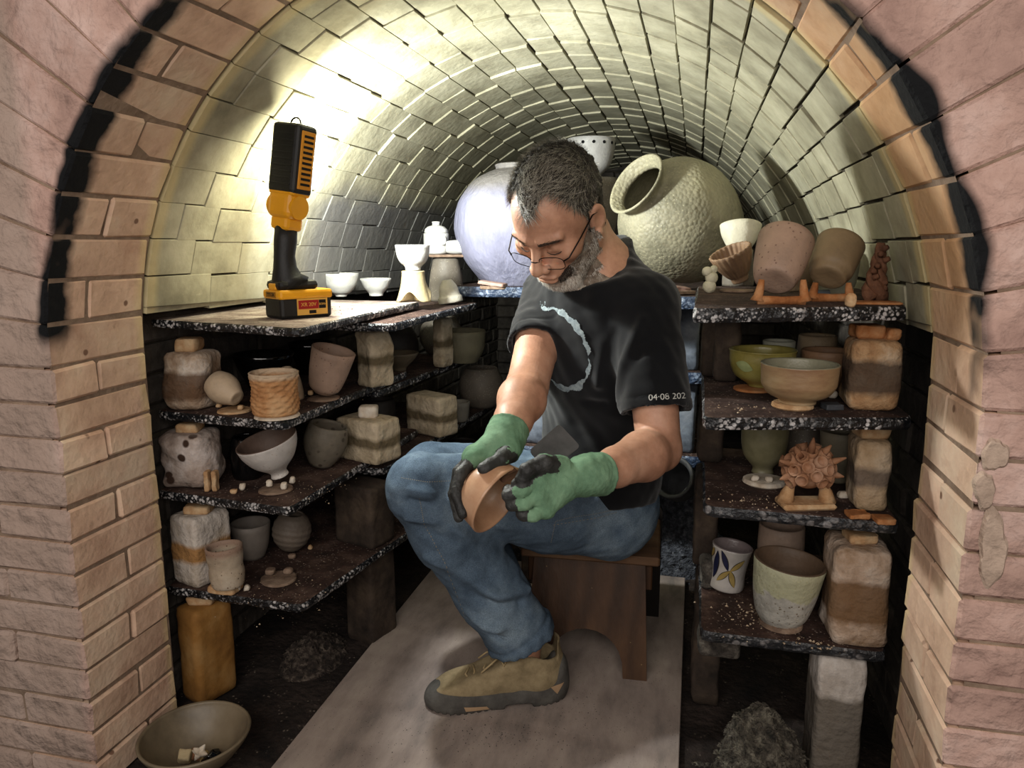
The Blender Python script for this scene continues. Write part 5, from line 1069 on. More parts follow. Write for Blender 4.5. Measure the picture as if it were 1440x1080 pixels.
def bump_line(P, N, a, b, w, h):
    """raise (or sink) a soft ridge along a segment"""
    d, t = segdist(P, a, b); return P+N*(h*np.exp(-(d/w)**2)*np.sin(PI*np.clip(t*0.96+0.02, 0, 1))**0.5)[:, None]
def ridge(P, N, pts, w, h):
    d = np.full(len(P), 9.0)
    for a, b in zip(pts[:-1], pts[1:]): d = np.minimum(d, segdist(P, a, b)[0])
    return P+N*(h*np.exp(-(d/w)**2))[:, None]

# ================================================================ THE MAN
J = {k: c2w(*v) for k, v in dict(
    hipL=(858, 722, 1.74), hipR=(808, 707, 1.90), waist=(846, 612, 1.72), chest=(842, 492, 1.60), neck=(846, 392, 1.555), head=(786, 308, 1.435),
    shL=(908, 432, 1.47), shR=(772, 416, 1.68), elL=(927, 632, 1.42), wrL=(838, 668, 1.25), elR=(741, 545, 1.48), wrR=(713, 612, 1.31),
    kL=(592, 688, 1.56), kR=(607, 668, 1.72), ankL=(738, 902, 1.665), ankR=(712, 848, 1.84)).items()}
CD = lambda x, y, z: wdir((x, y, z))
Lt = unit(J['shL']-J['shR']); Ut = unit(J['neck']-J['waist']); Ut = unit(Ut-Lt*(Ut @ Lt)); Ft = np.cross(Lt, Ut)     # his left, up, forward (torso)
RT_ = np.stack([Lt, Ft, Ut], 1)
# head frame: turned to the picture's left and bowed
def head_frame(yaw, pitch, roll):
    F = np.array([-math.sin(yaw), 0, -math.cos(yaw)]); L_ = np.array([math.cos(yaw), 0, -math.sin(yaw)]); U_ = np.array([0, -1.0, 0])
    F2 = F*math.cos(pitch)-U_*math.sin(pitch); U2 = U_*math.cos(pitch)+F*math.sin(pitch)
    L3 = L_*math.cos(roll)+U2*math.sin(roll); U3 = U2*math.cos(roll)-L_*math.sin(roll)
    return np.stack([CD(*L3), CD(*F2), CD(*U3)], 1)
RHD = head_frame(math.radians(46.5), math.radians(52), math.radians(-18))
HC_ = J['head']; HS = 1.0
def hp(x, y, z): return HC_+RHD @ (np.array([x, y, z])*HS)
def hell(F, c, r, k=0.01, op='add', rot=None): F.ell(hp(*c), np.array(r)*HS, RHD if rot is None else RHD @ rot, k, op)
def hcone(F, a, b, ra, rb, k=0.01, op='add'): F.cone(hp(*a), hp(*b), ra*HS, rb*HS, k, op)
def rz(a): c, s = math.cos(a), math.sin(a); return np.array([[c, -s, 0], [s, c, 0], [0, 0, 1]])
def ry(a): c, s = math.cos(a), math.sin(a); return np.array([[c, 0, s], [0, 1, 0], [-s, 0, c]])
def rx(a): c, s = math.cos(a), math.sin(a); return np.array([[1, 0, 0], [0, c, -s], [0, s, c]])

SKIN = mat('skin', [(0.61, 0.44, 0.35), (0.72, 0.54, 0.44), (0.79, 0.62, 0.52)], 14, 0.5, 0.12, 220, spec=0.4)
SKIN.node_tree.nodes['Principled BSDF'].inputs['Subsurface Weight'].default_value = 0.12
SKIN.node_tree.nodes['Principled BSDF'].inputs['Subsurface Radius'].default_value = (0.012, 0.005, 0.003)

man = thing('person', (J['hipL'][0]-0.04, J['hipL'][1]+0.05, 0.285), 'bearded person in glasses, black t-shirt, jeans and green gloves, sitting bowed over a bowl', 'person')
mloc = np.array(man.location)
def mput(name, P, Q, m, smooth=True, mats=None, parent=None):
    o = put(name, fast_mesh(P-mloc, Q), m, parent or man, smooth=smooth); return o

# ---- body: one continuous skin (head, neck, trunk, arms, legs)
def build_body():
    hl, hh = HC_-0.135, HC_+0.15
    F = Field((-0.70, 1.05, 0.02), (0.06, 2.02, 1.23), 0.0045, [(0, hl[0], hh[0], 0.0022), (1, hl[1], hh[1], 0.0022), (2, hl[2], hh[2], 0.0022)])
    # skull and face
    hell(F, (0, -0.016, 0.046), (0.0735, 0.094, 0.083), 0)
    hell(F, (0, 0.030, 0.020), (0.062, 0.060, 0.080), 0.03)
    hell(F, (0, 0.030, -0.052), (0.056, 0.056, 0.050), 0.03)
    hell(F, (0, 0.066, -0.094), (0.026, 0.022, 0.020), 0.025)
    for s in (-1, 1):
        hell(F, (s*0.046, 0.058, -0.012), (0.022, 0.026, 0.020), 0.02)
        hcone(F, (s*0.058, -0.005, -0.045), (s*0.030, 0.060, -0.090), 0.016, 0.014, 0.02)
    for s in (-1, 1):
        hell(F, (s*0.031, 0.094, 0.008), (0.020, 0.016, 0.014), 0.014, 'sub')
        hell(F, (s*0.031, 0.0715, 0.007), (0.0145, 0.0135, 0.0135), 0.004)
        hcone(F, (s*0.020, 0.0835, 0.0015), (s*0.043, 0.077, 0.0015), 0.0032, 0.0028, 0.003)      # lower edge of the lowered lid
        hcone(F, (s*0.012, 0.090, 0.027), (s*0.047, 0.076, 0.030), 0.0085, 0.0065, 0.012)
    hcone(F, (0, 0.086, 0.022), (0, 0.112, -0.020), 0.0085, 0.0105, 0.010)
    hell(F, (0, 0.113, -0.025), (0.0125, 0.0125, 0.0110), 0.006)
    for s in (-1, 1): hell(F, (s*0.0135, 0.103, -0.029), (0.0085, 0.0105, 0.0085), 0.005)
    for s in (-1, 1): hell(F, (s*0.0075, 0.107, -0.037), (0.0042, 0.006, 0.003), 0.002, 'sub')
    hell(F, (0, 0.082, -0.056), (0.030, 0.018, 0.022), 0.015)
    hell(F, (0, 0.0965, -0.0555), (0.024, 0.0085, 0.0055), 0.004)
    hell(F, (0, 0.0945, -0.0680), (0.021, 0.0085, 0.0062), 0.004)
    hell(F, (0, 0.106, -0.0617), (0.024, 0.009, 0.0014), 0.003, 'sub')
    for s in (-1, 1):      # ears
        Re = ry(s*0.10) @ rz(s*0.35)
        hell(F, (s*0.0775, -0.012, 0.000), (0.0085, 0.0195, 0.032), 0.006, rot=Re)
        hell(F, (s*0.0855, -0.008, 0.004), (0.0060, 0.0115, 0.019), 0.004, 'sub', rot=Re)
        hell(F, (s*0.0800, 0.000, -0.026), (0.0060, 0.0090, 0.009), 0.004)
    # neck
    nb = J['neck']
    F.chain([hp(0, -0.030, -0.020), hp(0, -0.038, -0.070), nb+Ut*0.02+Ft*0.0, nb-Ut*0.06], [0.058, 0.056, 0.062, 0.075], 0.03)
    for s in (-1, 1): F.cone(hp(s*0.052, -0.02, -0.045), nb+Ft*0.055-Ut*0.02+Lt*s*0.012, 0.014, 0.012, 0.02)
    # trunk
    F.ell(J['chest']+Ut*0.03, (0.150, 0.098, 0.18), RT_, 0.04); F.ell((J['chest']+J['waist'])/2, (0.135, 0.090, 0.17), RT_, 0.04); F.ell(J['waist']-Ut*0.05, (0.135, 0.098, 0.14), RT_, 0.04)
    F.cone(J['hipL'], J['hipR'], 0.085, 0.085, 0.05)
    F.cone(nb-Ut*0.05, J['shL'], 0.06, 0.048, 0.03); F.cone(nb-Ut*0.05, J['shR'], 0.06, 0.048, 0.03)
    # arms
    for s in 'LR':
        a, b, c = J['sh'+s], J['el'+s], J['wr'+s]; m1_ = a+(b-a)*0.45; m2_ = b+(c-b)*0.28; m3_ = b+(c-b)*0.72
        F.chain([a, m1_, b], [0.050, 0.047, 0.041], 0.02); F.chain([b, m2_, m3_, c], [0.040, 0.0455, 0.034, 0.0235], 0.012)
    # legs under the jeans, ankles bare
    for s in 'LR':
        a, b, c = J['hip'+s], J['k'+s], J['ank'+s]
        F.chain([a, a+(b-a)*0.5, b], [0.078, 0.068, 0.050], 0.02); F.chain([b, b+(c-b)*0.3, b+(c-b)*0.75, c], [0.048, 0.052, 0.040, 0.036], 0.02)
        F.cone(c, c+np.array([0, 0, -0.055]), 0.036, 0.034, 0.01)
    P, Q = F.mesh(1); return P, Q
PB, QB = build_body()
NB = normals(PB, QB)
# tendons and veins on the forearms, creases at the brow
PB = bump_line(PB, NB, hp(0.004, 0.097, 0.030), hp(0.006, 0.094, 0.052), 0.0018, -0.0012); PB = bump_line(PB, NB, hp(-0.005, 0.097, 0.030), hp(-0.007, 0.094, 0.050), 0.0018, -0.0010)
for q in (0.055, 0.067): PB = bump_line(PB, NB, hp(-0.04, 0.082, q), hp(0.04, 0.082, q), 0.0022, -0.0007)
body = mput('body', PB, QB, SKIN)
body['label'] = 'bare arms, face and neck'

# ---- t-shirt
SHIRT = mat('black cotton', [(0.036, 0.041, 0.052), (0.052, 0.058, 0.072)], 20, 0.9, 0.25, 900, spec=0.15)
SHIRT.node_tree.nodes['Principled BSDF'].inputs['Sheen Weight'].default_value = 0.2
def build_shirt():
    F = Field((-0.46, 1.25, 0.30), (0.06, 1.98, 1.02), 0.004)
    nb = J['neck']
    F.ell(J['chest']+Ut*0.03-Ft*0.005, (0.168, 0.112, 0.195), RT_, 0.0); F.ell((J['chest']+J['waist'])/2, (0.150, 0.108, 0.18), RT_, 0.05); F.ell(J['waist']-Ut*0.05+Ft*0.012, (0.152, 0.118, 0.145), RT_, 0.05)
    F.cone(J['hipL']+Ut*0.05, J['hipR']+Ut*0.05, 0.092, 0.092, 0.05)
    F.cone(nb-Ut*0.052, J['shL']-Ut*0.002, 0.075, 0.058, 0.03); F.cone(nb-Ut*0.052, J['shR']-Ut*0.002, 0.075, 0.058, 0.03)
    CB, CA = c2w(858, 342, 1.575), c2w(800, 414, 1.475); F.cone(nb-Ut*0.06, CB-Ut*0.01-Ft*(-0.035), 0.082, 0.070, 0.025); F.cone(nb-Ut*0.01+Lt*0.02, J['shL']+Ut*0.008, 0.066, 0.060, 0.02)
    # neckline
    cn = np.cross(CA-CB, Lt); cn = cn if cn @ Ut > 0 else -cn; F.cut(CB, cn, 0.003, nb-0.12, nb+0.16); F.chain([hp(0, -0.030, -0.04), hp(0, -0.036, -0.075), nb+Ut*0.0+Ft*0.010], [0.060, 0.064, 0.056], 0.003, 'sub')
    for s, fr in (('L', 0.74), ('R', 0.60)):
        G = Field((-0.46, 1.25, 0.30), (0.06, 1.98, 1.02), 0.004)
        a, b = J['sh'+s], J['el'+s]; e = a+(b-a)*(fr+0.12); G.cone(a, e, 0.060, 0.068 if s == 'L' else 0.061, 0.0)
        n = unit(b-a); p = a+(b-a)*fr; G.cut(p, n)
        G.cone(p-n*0.03, p+n*0.06, 0.058 if s == 'L' else 0.053, 0.060, 0.0, 'sub'); F.merge(G, 0.022)
    # hem
    pw = (J['hipL']+J['hipR'])/2; F.cut(pw+np.array([0, 0, 0.06]), unit(np.array([0, 0, -1.0])+0.25*Ft*0), 0.004)
    return F.mesh(2)
PS, QS = build_shirt()
def shirt_folds(P, Q):
    N = normals(P, Q)
    f = 0.0035*noise3(P @ np.stack([Lt, Ft, Ut*0.35], 1), 9, 21)+0.002*noise3(P @ np.stack([Lt, Ft, Ut*0.5], 1), 22, 22); P = P+N*f[:, None]
    S = lambda x, y, zc: c2w(x, y, zc)
    for pts, w, h in [([(905, 450, 1.40), (880, 510, 1.42), (872, 575, 1.46)], 0.012, 0.010), ([(880, 440, 1.44), (850, 480, 1.47), (842, 540, 1.5)], 0.011, 0.009), ([(900, 500, 1.40), (885, 560, 1.44)], 0.008, -0.007), ([(862, 440, 1.46), (835, 470, 1.49)], 0.009, 0.006),
                      ([(770, 590, 1.55), (830, 586, 1.52), (900, 600, 1.5)], 0.011, 0.012), ([(790, 610, 1.54), (850, 608, 1.5), (900, 622, 1.5)], 0.009, -0.009), ([(800, 625, 1.54), (860, 618, 1.52), (910, 635, 1.52)], 0.010, 0.012), ([(780, 570, 1.55), (850, 566, 1.52)], 0.009, -0.006),
                      ([(770, 420, 1.6), (790, 460, 1.52)], 0.010, 0.006), ([(775, 440, 1.6), (800, 430, 1.5), (830, 425, 1.46)], 0.012, 0.004),
                      ([(930, 450, 1.38), (945, 520, 1.36), (940, 570, 1.36)], 0.010, 0.005), ([(905, 530, 1.36), (930, 560, 1.35)], 0.009, 0.005), ([(740, 400, 1.66), (748, 440, 1.62), (752, 470, 1.60)], 0.008, 0.006), ([(730, 410, 1.66), (733, 460, 1.62)], 0.007, -0.004)]:
        P = ridge(P, N, [S(*q) for q in pts], w, h)
    # hems: neckline, sleeves
    for s, fr, in (('L', 0.74), ('R', 0.60)):
        a, b = J['sh'+s], J['el'+s]; n = unit(b-a); t = (P-a) @ n-np.linalg.norm(b-a)*fr; d = segdist(P, a, b)[0]
        P = P-N*(0.0018*np.exp(-((t+0.022)/0.0025)**2)*(d < 0.10))[:, None]
    return P
PS = shirt_folds(PS, QS)
shirt = mput('t_shirt', PS, QS, SHIRT); shirt['label'] = 'black t-shirt with a pale brushed ring on the chest'
bvS = BVHTree.FromPolygons([tuple(p) for p in PS], [tuple(map(int, q)) for q in QS])
# the collar band
NBK = J['neck']
def ring_on(bv, c, ax, r, n, out=0.006):
    B = basis(ax); pts = []
    for k in range(n):
        a = 2*PI*k/n; d = B[:, 0]*math.cos(a)+B[:, 1]*math.sin(a)
        h = bv.ray_cast(Vector(c+d*r), Vector(-d)); pts.append(c+d*r if h[0] is None else np.array(h[0]))
    return pts
# print on the chest: an open brushed ring
PRINT = mat('pale print', [(0.42, 0.47, 0.50), (0.62, 0.67, 0.68)], 120, 0.9, 0)
def project_patch(pts2d, origin, ex, ey, direction, faces, bv, off=0.0012, rej=None):
    V = []; ok = []
    for (u_, v_) in pts2d:
        o_ = origin+ex*u_+ey*v_; h = bv.ray_cast(Vector(o_), Vector(direction)); ok.append(h[0] is not None and (rej is None or not rej(np.array(h[0])))); V.append(np.array(h[0])-np.asarray(direction)*0+np.array(h[1])*off if h[0] is not None else o_)
    F = [f for f in faces if all(ok[i] for i in f) and max(np.linalg.norm(V[f[i]]-V[f[i-1]]) for i in range(len(f))) < 0.03]
    return V, F
ctr = c2w(765, 503, 1.50); cdir = unit(Ft*1.0+Lt*0.30)
ex_ = unit(np.cross(Ut, cdir))*-1; ey_ = np.cross(cdir, ex_); ey_ = ey_ if ey_ @ Ut > 0 else -ey_
def ring_print():
    rr = np.random.default_rng(5); n = 220; m = 5; pts = []; faces = []
    R0 = 0.082
    for k in range(n+1):
        a = 2*PI*k/n; w = 0.0042+0.0022*math.sin(3*a+1)+0.0018*math.sin(11*a)+rr.uniform(-0.0012, 0.0018); r0 = R0+0.003*math.sin(2*a)+0.0015*math.sin(17*a)
        for j in range(m+1): pts.append(((r0+w*(j/m-0.4)*2)*math.cos(a), (r0+w*(j/m-0.4)*2)*math.sin(a)))
    for k in range(n):
        for j in range(m): faces.append((k*(m+1)+j, (k+1)*(m+1)+j, (k+1)*(m+1)+j+1, k*(m+1)+j+1))
    for _ in range(170):      # spatter outside the ring
        a = rr.uniform(-0.9, 1.3); r = R0+0.006+abs(rr.normal())*0.007; s = rr.uniform(0.0005, 0.0016); b = len(pts); x, y = r*math.cos(a), r*math.sin(a)
        pts += [(x+s, y), (x, y+s), (x-s, y), (x, y-s)]; faces.append((b, b+1, b+2, b+3))
    return project_patch(pts, ctr+cdir*0.3, ex_, ey_, -cdir, faces, bvS, rej=lambda q: segdist(q[None], J['shR'], J['elR'])[0][0] < 0.067)
V, Fc = ring_print(); print('RING', len(Fc), len(V), ctr, cdir, Ft, Lt, np.mean(np.array(V),0)); put('chest_ring_print', pydata(np.array(V)-mloc, Fc), PRINT, shirt)
# date on the left sleeve
def sleeve_text():
    me = text_mesh('04\u00b708 202', 0.0165); me2 = bmesh.new(); me2.from_mesh(me); bmesh.ops.triangulate(me2, faces=me2.faces); bmesh.ops.subdivide_edges(me2, edges=me2.edges[:], cuts=1); bpy.data.meshes.remove(me)
    pts = [(v_.co.x, v_.co.y) for v_ in me2.verts]; me2.verts.index_update(); fs = [tuple(v_.index for v_ in f.verts) for f in me2.faces]; me2.free()
    o_ = c2w(938, 558, 1.36); vd = unit(o_-EYE); ex = unit(CD(1, -0.06, 0)); ey = np.cross(ex, vd); ey = ey if ey[2] > 0 else -ey; ex = unit(ex-vd*(ex @ vd))
    return project_patch(pts, o_-vd*0.25, ex, ey, vd, fs, bvS, 0.001)
V, Fc = sleeve_text(); put('sleeve_date_print', pydata(np.array(V)-mloc, Fc), mat('date print', [(0.72, 0.72, 0.70)], 50, 0.8, 0), shirt)

# ---- jeans
def denim_extra(nt, col, tc):
    N = nt.nodes; L = nt.links; wv = N.new('ShaderNodeTexNoise'); wv.inputs['Scale'].default_value = 500; L.new(tc.outputs['Object'], wv.inputs['Vector'])
    mr = N.new('ShaderNodeMapRange'); mr.inputs['From Min'].default_value = 0.3; mr.inputs['From Max'].default_value = 0.7; mr.inputs['To Min'].default_value = 0.72; mr.inputs['To Max'].default_value = 1.22; L.new(wv.outputs['Fac'], mr.inputs['Value'])
    mx = N.new('ShaderNodeMix'); mx.data_type = 'RGBA'; mx.blend_type = 'MULTIPLY'; mx.inputs['Factor'].default_value = 1; L.new(col, mx.inputs['A']); L.new(mr.outputs[0], mx.inputs['B']); return mx.outputs['Result']
DENIM = mat('denim', [(0.22, 0.275, 0.335), (0.33, 0.395, 0.46), (0.46, 0.525, 0.575)], 7, 0.9, 0.35, 700, spec=0.15, extra=denim_extra)
def build_jeans():
    F = Field((-0.70, 1.25, 0.03), (0.06, 2.05, 0.62), 0.0045)
    F.cone(J['hipL'], J['hipR'], 0.099, 0.099, 0.0); F.ell((J['hipL']+J['hipR'])/2+np.array([0, 0, 0.06]), (0.165, 0.115, 0.10), RT_, 0.05)
    F.cut((J['hipL']+J['hipR'])/2+np.array([0, 0, 0.115]), (0, 0, 1), 0.01)
    for s in 'LR':
        G = Field((-0.70, 1.25, 0.03), (0.06, 2.05, 0.62), 0.0045)
        a, b, c = J['hip'+s], J['k'+s], J['ank'+s]; sh = unit(c-b)
        G.chain([a, a+(b-a)*0.35, a+(b-a)*0.8, b+np.array([0, 0, 0.004])], [0.104, 0.098, 0.080, 0.068], 0.03)
        G.chain([b, b+(c-b)*0.25, b+(c-b)*0.65, c+sh*0.05], [0.068, 0.074, 0.072, 0.078], 0.03)
        p = c-sh*0.012
        G.cut(p, unit(sh+np.array([0, 0, -0.25])), 0.0, p-0.16, p+0.16); G.cone(p-sh*0.05, p+sh*0.1, 0.066, 0.072, 0.0, 'sub'); F.merge(G, 0.02)
    # flat seat on the stool
    F.cut((0, 0, 0.2868), (0, 0, -1), 0.006, (-0.33, 1.60, 0.2), (0.06, 2.1, 0.4))
    return F.mesh(2)
PJ, QJ = build_jeans()
def jean_folds(P, Q):
    N = normals(P, Q); P = P+N*(0.0035*noise3(P, 7, 41)+0.0016*noise3(P, 19, 42))[:, None]
    a, b, c = J['hipL'], J['kL'], J['ankL']
    S = lambda x, y, zc: c2w(x, y, zc)
    for pts, w, h in [([(585, 690, 1.49), (620, 700, 1.48), (660, 715, 1.5)], 0.011, 0.010), ([(575, 705, 1.49), (620, 718, 1.48), (665, 745, 1.5)], 0.010, -0.009), ([(575, 725, 1.5), (630, 738, 1.49), (670, 765, 1.52)], 0.011, 0.009), ([(600, 750, 1.5), (650, 770, 1.5), (690, 800, 1.54)], 0.012, -0.006),
                      ([(600, 785, 1.52), (650, 815, 1.52), (700, 838, 1.55), (735, 830, 1.6)], 0.013, 0.012), ([(630, 830, 1.53), (680, 848, 1.54), (730, 845, 1.58)], 0.011, -0.010), ([(650, 872, 1.56), (700, 880, 1.57), (745, 868, 1.62)], 0.012, 0.013), ([(655, 895, 1.57), (705, 898, 1.58), (750, 880, 1.62)], 0.008, -0.008),
                      ([(640, 700, 1.50), (700, 690, 1.55)], 0.012, 0.006), ([(700, 740, 1.55), (760, 735, 1.6)], 0.012, 0.005), ([(735, 790, 1.62), (748, 815, 1.62)], 0.008, 0.008)]:
        P = ridge(P, N, [S(*q) for q in pts], w, h*1.5)
    sh = unit(c-b); t = (P-c) @ sh; d = segdist(P, b, c)[0]
    P = P+N*((0.003*(t > -0.034)-0.003*np.exp(-((t+0.036)/0.004)**2)+0.0014*np.sin(260*(P @ CD(1, 0, 0)))*(t > -0.034))*(d < 0.12)*(P[:, 2] < 0.22))[:, None]
    return P
PJ = jean_folds(PJ, QJ)
PJ[:, 2] = np.where((PJ[:, 0] > -0.34) & (PJ[:, 1] > 1.62) & (PJ[:, 2] < 0.2865) & (PJ[:, 2] > 0.2), 0.2865, PJ[:, 2])
jeans = mput('jeans', PJ, QJ, DENIM)
bvJ = BVHTree.FromPolygons([tuple(p) for p in PJ], [tuple(map(int, q)) for q in QJ])
STITCH = mat('stitch', [(0.50, 0.47, 0.40)], 50, 0.8, 0)
def on_jeans(pxs, zc0=1.2, n=24, off=0.0015, w=0.0012, dash=True):
    """stitches: a strip of short dashes lying on the cloth, along a line seen in the photo"""
    V = []; F = []; pts = []
    for (x0, y0), (x1, y1) in zip(pxs[:-1], pxs[1:]):
        for k in range(n):
            r_ = unit(ray(x0+(x1-x0)*k/n, y0+(y1-y0)*k/n)); h = bvJ.ray_cast(Vector(EYE+r_*0.9), Vector(r_))
            if h[0] is not None: pts.append((np.array(h[0]), np.array(h[1])))
    for i in range(0, len(pts)-1, 2 if dash else 1):
        (p, n_), (q, m_) = pts[i], pts[i+1]
        if np.linalg.norm(q-p) > 0.03 or np.linalg.norm(q-p) < 1e-5: continue
        s = unit(np.cross(q-p, n_))*w*0.5; b_ = len(V); V += [p-s+n_*off, p+s+n_*off, q+s+m_*off, q-s+m_*off]; F.append((b_, b_+1, b_+2, b_+3))
    return V, F
for pl_ in ([(775, 762), (781, 733), (800, 728), (840, 722), (870, 715)], [(778, 738), (840, 728), (868, 720)], [(590, 700), (596, 735), (625, 790), (652, 860), (664, 915)], [(565, 672), (600, 678), (640, 676)]):
    V, Fc = on_jeans(pl_)
    if Fc: put('stitching', pydata(np.array(V)-mloc, Fc), STITCH, jeans)
bm = bmesh.new(); r_ = unit(ray(830, 694)); h = bvJ.ray_cast(Vector(EYE+r_*0.9), Vector(r_)); hc = np.array(h[0]) if h[0] is not None else c2w(830, 694, 1.6)
add_box(bm, hc-mloc-r_*0.003, basis(np.cross(r_, CD(1, -0.08, 0)), CD(1, -0.08, 0)), (0.052, 0.004, 0.004), 0.001); put('pocket_clip', bm2me(bm), mat('clip steel', [(0.6, 0.6, 0.58)], 5, 0.3, 0, metal=0.9), jeans)
# ---- gloves
GREEN = mat('green knit', [(0.31, 0.43, 0.33), (0.41, 0.54, 0.43), (0.50, 0.63, 0.51)], 16, 0.9, 0.4, 700, spec=0.15)
COAT = mat('black coating', [(0.09, 0.092, 0.09), (0.17, 0.172, 0.168), (0.27, 0.27, 0.262)], 18, 0.55, 0.35, 260, spec=0.4)
def glove(name, wrist, back, palm, knuckles, fingers, thumb, label, fr, tr=0.0125, tip=None, dk=0):
    """fingers: list of joint lists (photo x, y, depth); dark = segments coated black"""
    pts = [c2w(*q) for f in [wrist, *palm, *knuckles, *thumb] for q in [f]] + [c2w(*q) for f in fingers for q in f]
    lo = np.min(pts, 0)-0.06; hi = np.max(pts, 0)+0.06; F = Field(lo, hi, 0.0023)
    W_ = c2w(*wrist); Bk = c2w(*back); d = unit(Bk-W_)
    P_ = [c2w(*q) for q in palm]; K = [c2w(*q) for q in knuckles]
    F.cone(W_-d*0.005, W_+d*0.012, 0.031, 0.035, 0.0); F.cone(W_, P_[0], 0.031, 0.027, 0.015)
    for k_ in K: F.cone(P_[0], k_, 0.020, 0.0150, 0.012)
    for a_, b_ in zip(K[:-1], K[1:]): F.cone(a_, b_, 0.0150, 0.0150, 0.006)
    for q in P_[1:]: F.cone(P_[0], q, 0.020, 0.018, 0.012)
    dark = []; segs = []
    for k_, f in zip(K, fingers):
        J_ = [k_]+[c2w(*q) for q in f]; rr = [fr*1.12, fr*1.05, fr, fr*0.86][:len(J_)]
        G = Field(lo, hi, 0.0023); G.chain(J_, rr, 0.003); F.merge(G, 0.0025)
        dark += list(zip(J_[1:-1], J_[2:]))[dk:]
        if dk == 0: dark.append((J_[0]*0.35+J_[1]*0.65, J_[1]))
        segs.append(J_)
    T_ = [c2w(*q) for q in thumb]; G = Field(lo, hi, 0.0023); G.chain(T_, [tr*1.35, tr*1.1, tr*0.92][:len(T_)] if len(T_) == 3 else [tr*1.35, tr*1.2, tr, tr*0.88], 0.004); F.merge(G, 0.006); dark += list(zip(T_[1:-1], T_[2:])); dark.append((T_[0]*0.4+T_[1]*0.6, T_[1]))
    # cuff
    F.cone(W_-d*0.004, W_+d*0.035, 0.032, 0.036, 0.006); F.cut(W_+d*0.036, d)
    P, Q = F.mesh(1); N = normals(P, Q); P = P+N*(0.0007*noise3(P, 30, 7)+0.0007*noise3(P, 75, 8))[:, None]
    for J_ in segs:          # creases at the finger joints
        for a_ in J_[1:-1]:
            dd = np.linalg.norm(P-a_, axis=1); P = P-N*(0.0007*np.sin(dd*900)*np.exp(-(dd/0.013)**2))[:, None]
    t = (P-W_) @ d; P = P+N*(0.0012*np.exp(-((t-0.033)/0.003)**2))[:, None]
    C_ = P[Q].mean(1); m = np.full(len(C_), 9.0)
    for a_, b_ in dark: m = np.minimum(m, segdist(C_, a_, b_)[0])
    isd = (m < 0.0165+0.002*noise3(C_, 50, 3))
    for q in (tip or []):
        c_, r_ = c2w(*q[:3]), q[3]; isd |= np.linalg.norm(C_-c_, axis=1) < r_
    o = mput(name, P, Q, None); o.data.materials.append(GREEN); o.data.materials.append(COAT); o.data.polygons.foreach_set('material_index', isd.astype(np.int32)); o['label'] = label; return o
glove('glove', (708, 622, 1.300), (722, 588, 1.34), [(694, 632, 1.295), (716, 636, 1.285)], [(664, 646, 1.270), (664, 641, 1.293), (669, 637, 1.315), (678, 634, 1.335)],
      [[(647, 667, 1.245), (641, 694, 1.232), (651, 722, 1.222)], [(645, 664, 1.290), (638, 694, 1.288), (645, 728, 1.272)], [(650, 660, 1.325), (648, 695, 1.335), (660, 728, 1.322)], [(660, 655, 1.345), (662, 690, 1.355), (676, 720, 1.345)]],
      [(719, 632, 1.275), (704, 647, 1.247), (681, 659, 1.226)], 'green knit glove with dark coated fingers, on the farther hand', 0.0098, tip=[(714, 648, 1.262, 0.020)])
glove('glove', (826, 668, 1.243), (852, 666, 1.27), [(792, 680, 1.220), (778, 700, 1.212)], [(766, 656, 1.205), (757, 676, 1.192), (757, 697, 1.190), (767, 716, 1.198)],
      [[(744, 666, 1.190), (729, 680, 1.192), (724, 693, 1.205)], [(734, 690, 1.176), (715, 697, 1.184), (714, 688, 1.205)], [(737, 709, 1.178), (720, 710, 1.186), (719, 700, 1.206)], [(750, 725, 1.186), (735, 723, 1.192), (731, 714, 1.208)]],
      [(790, 655, 1.215), (764, 652, 1.188), (742, 661, 1.176), (734, 674, 1.178)], 'green knit glove with black coated fingertips, on the nearer hand', 0.0100, dk=1)

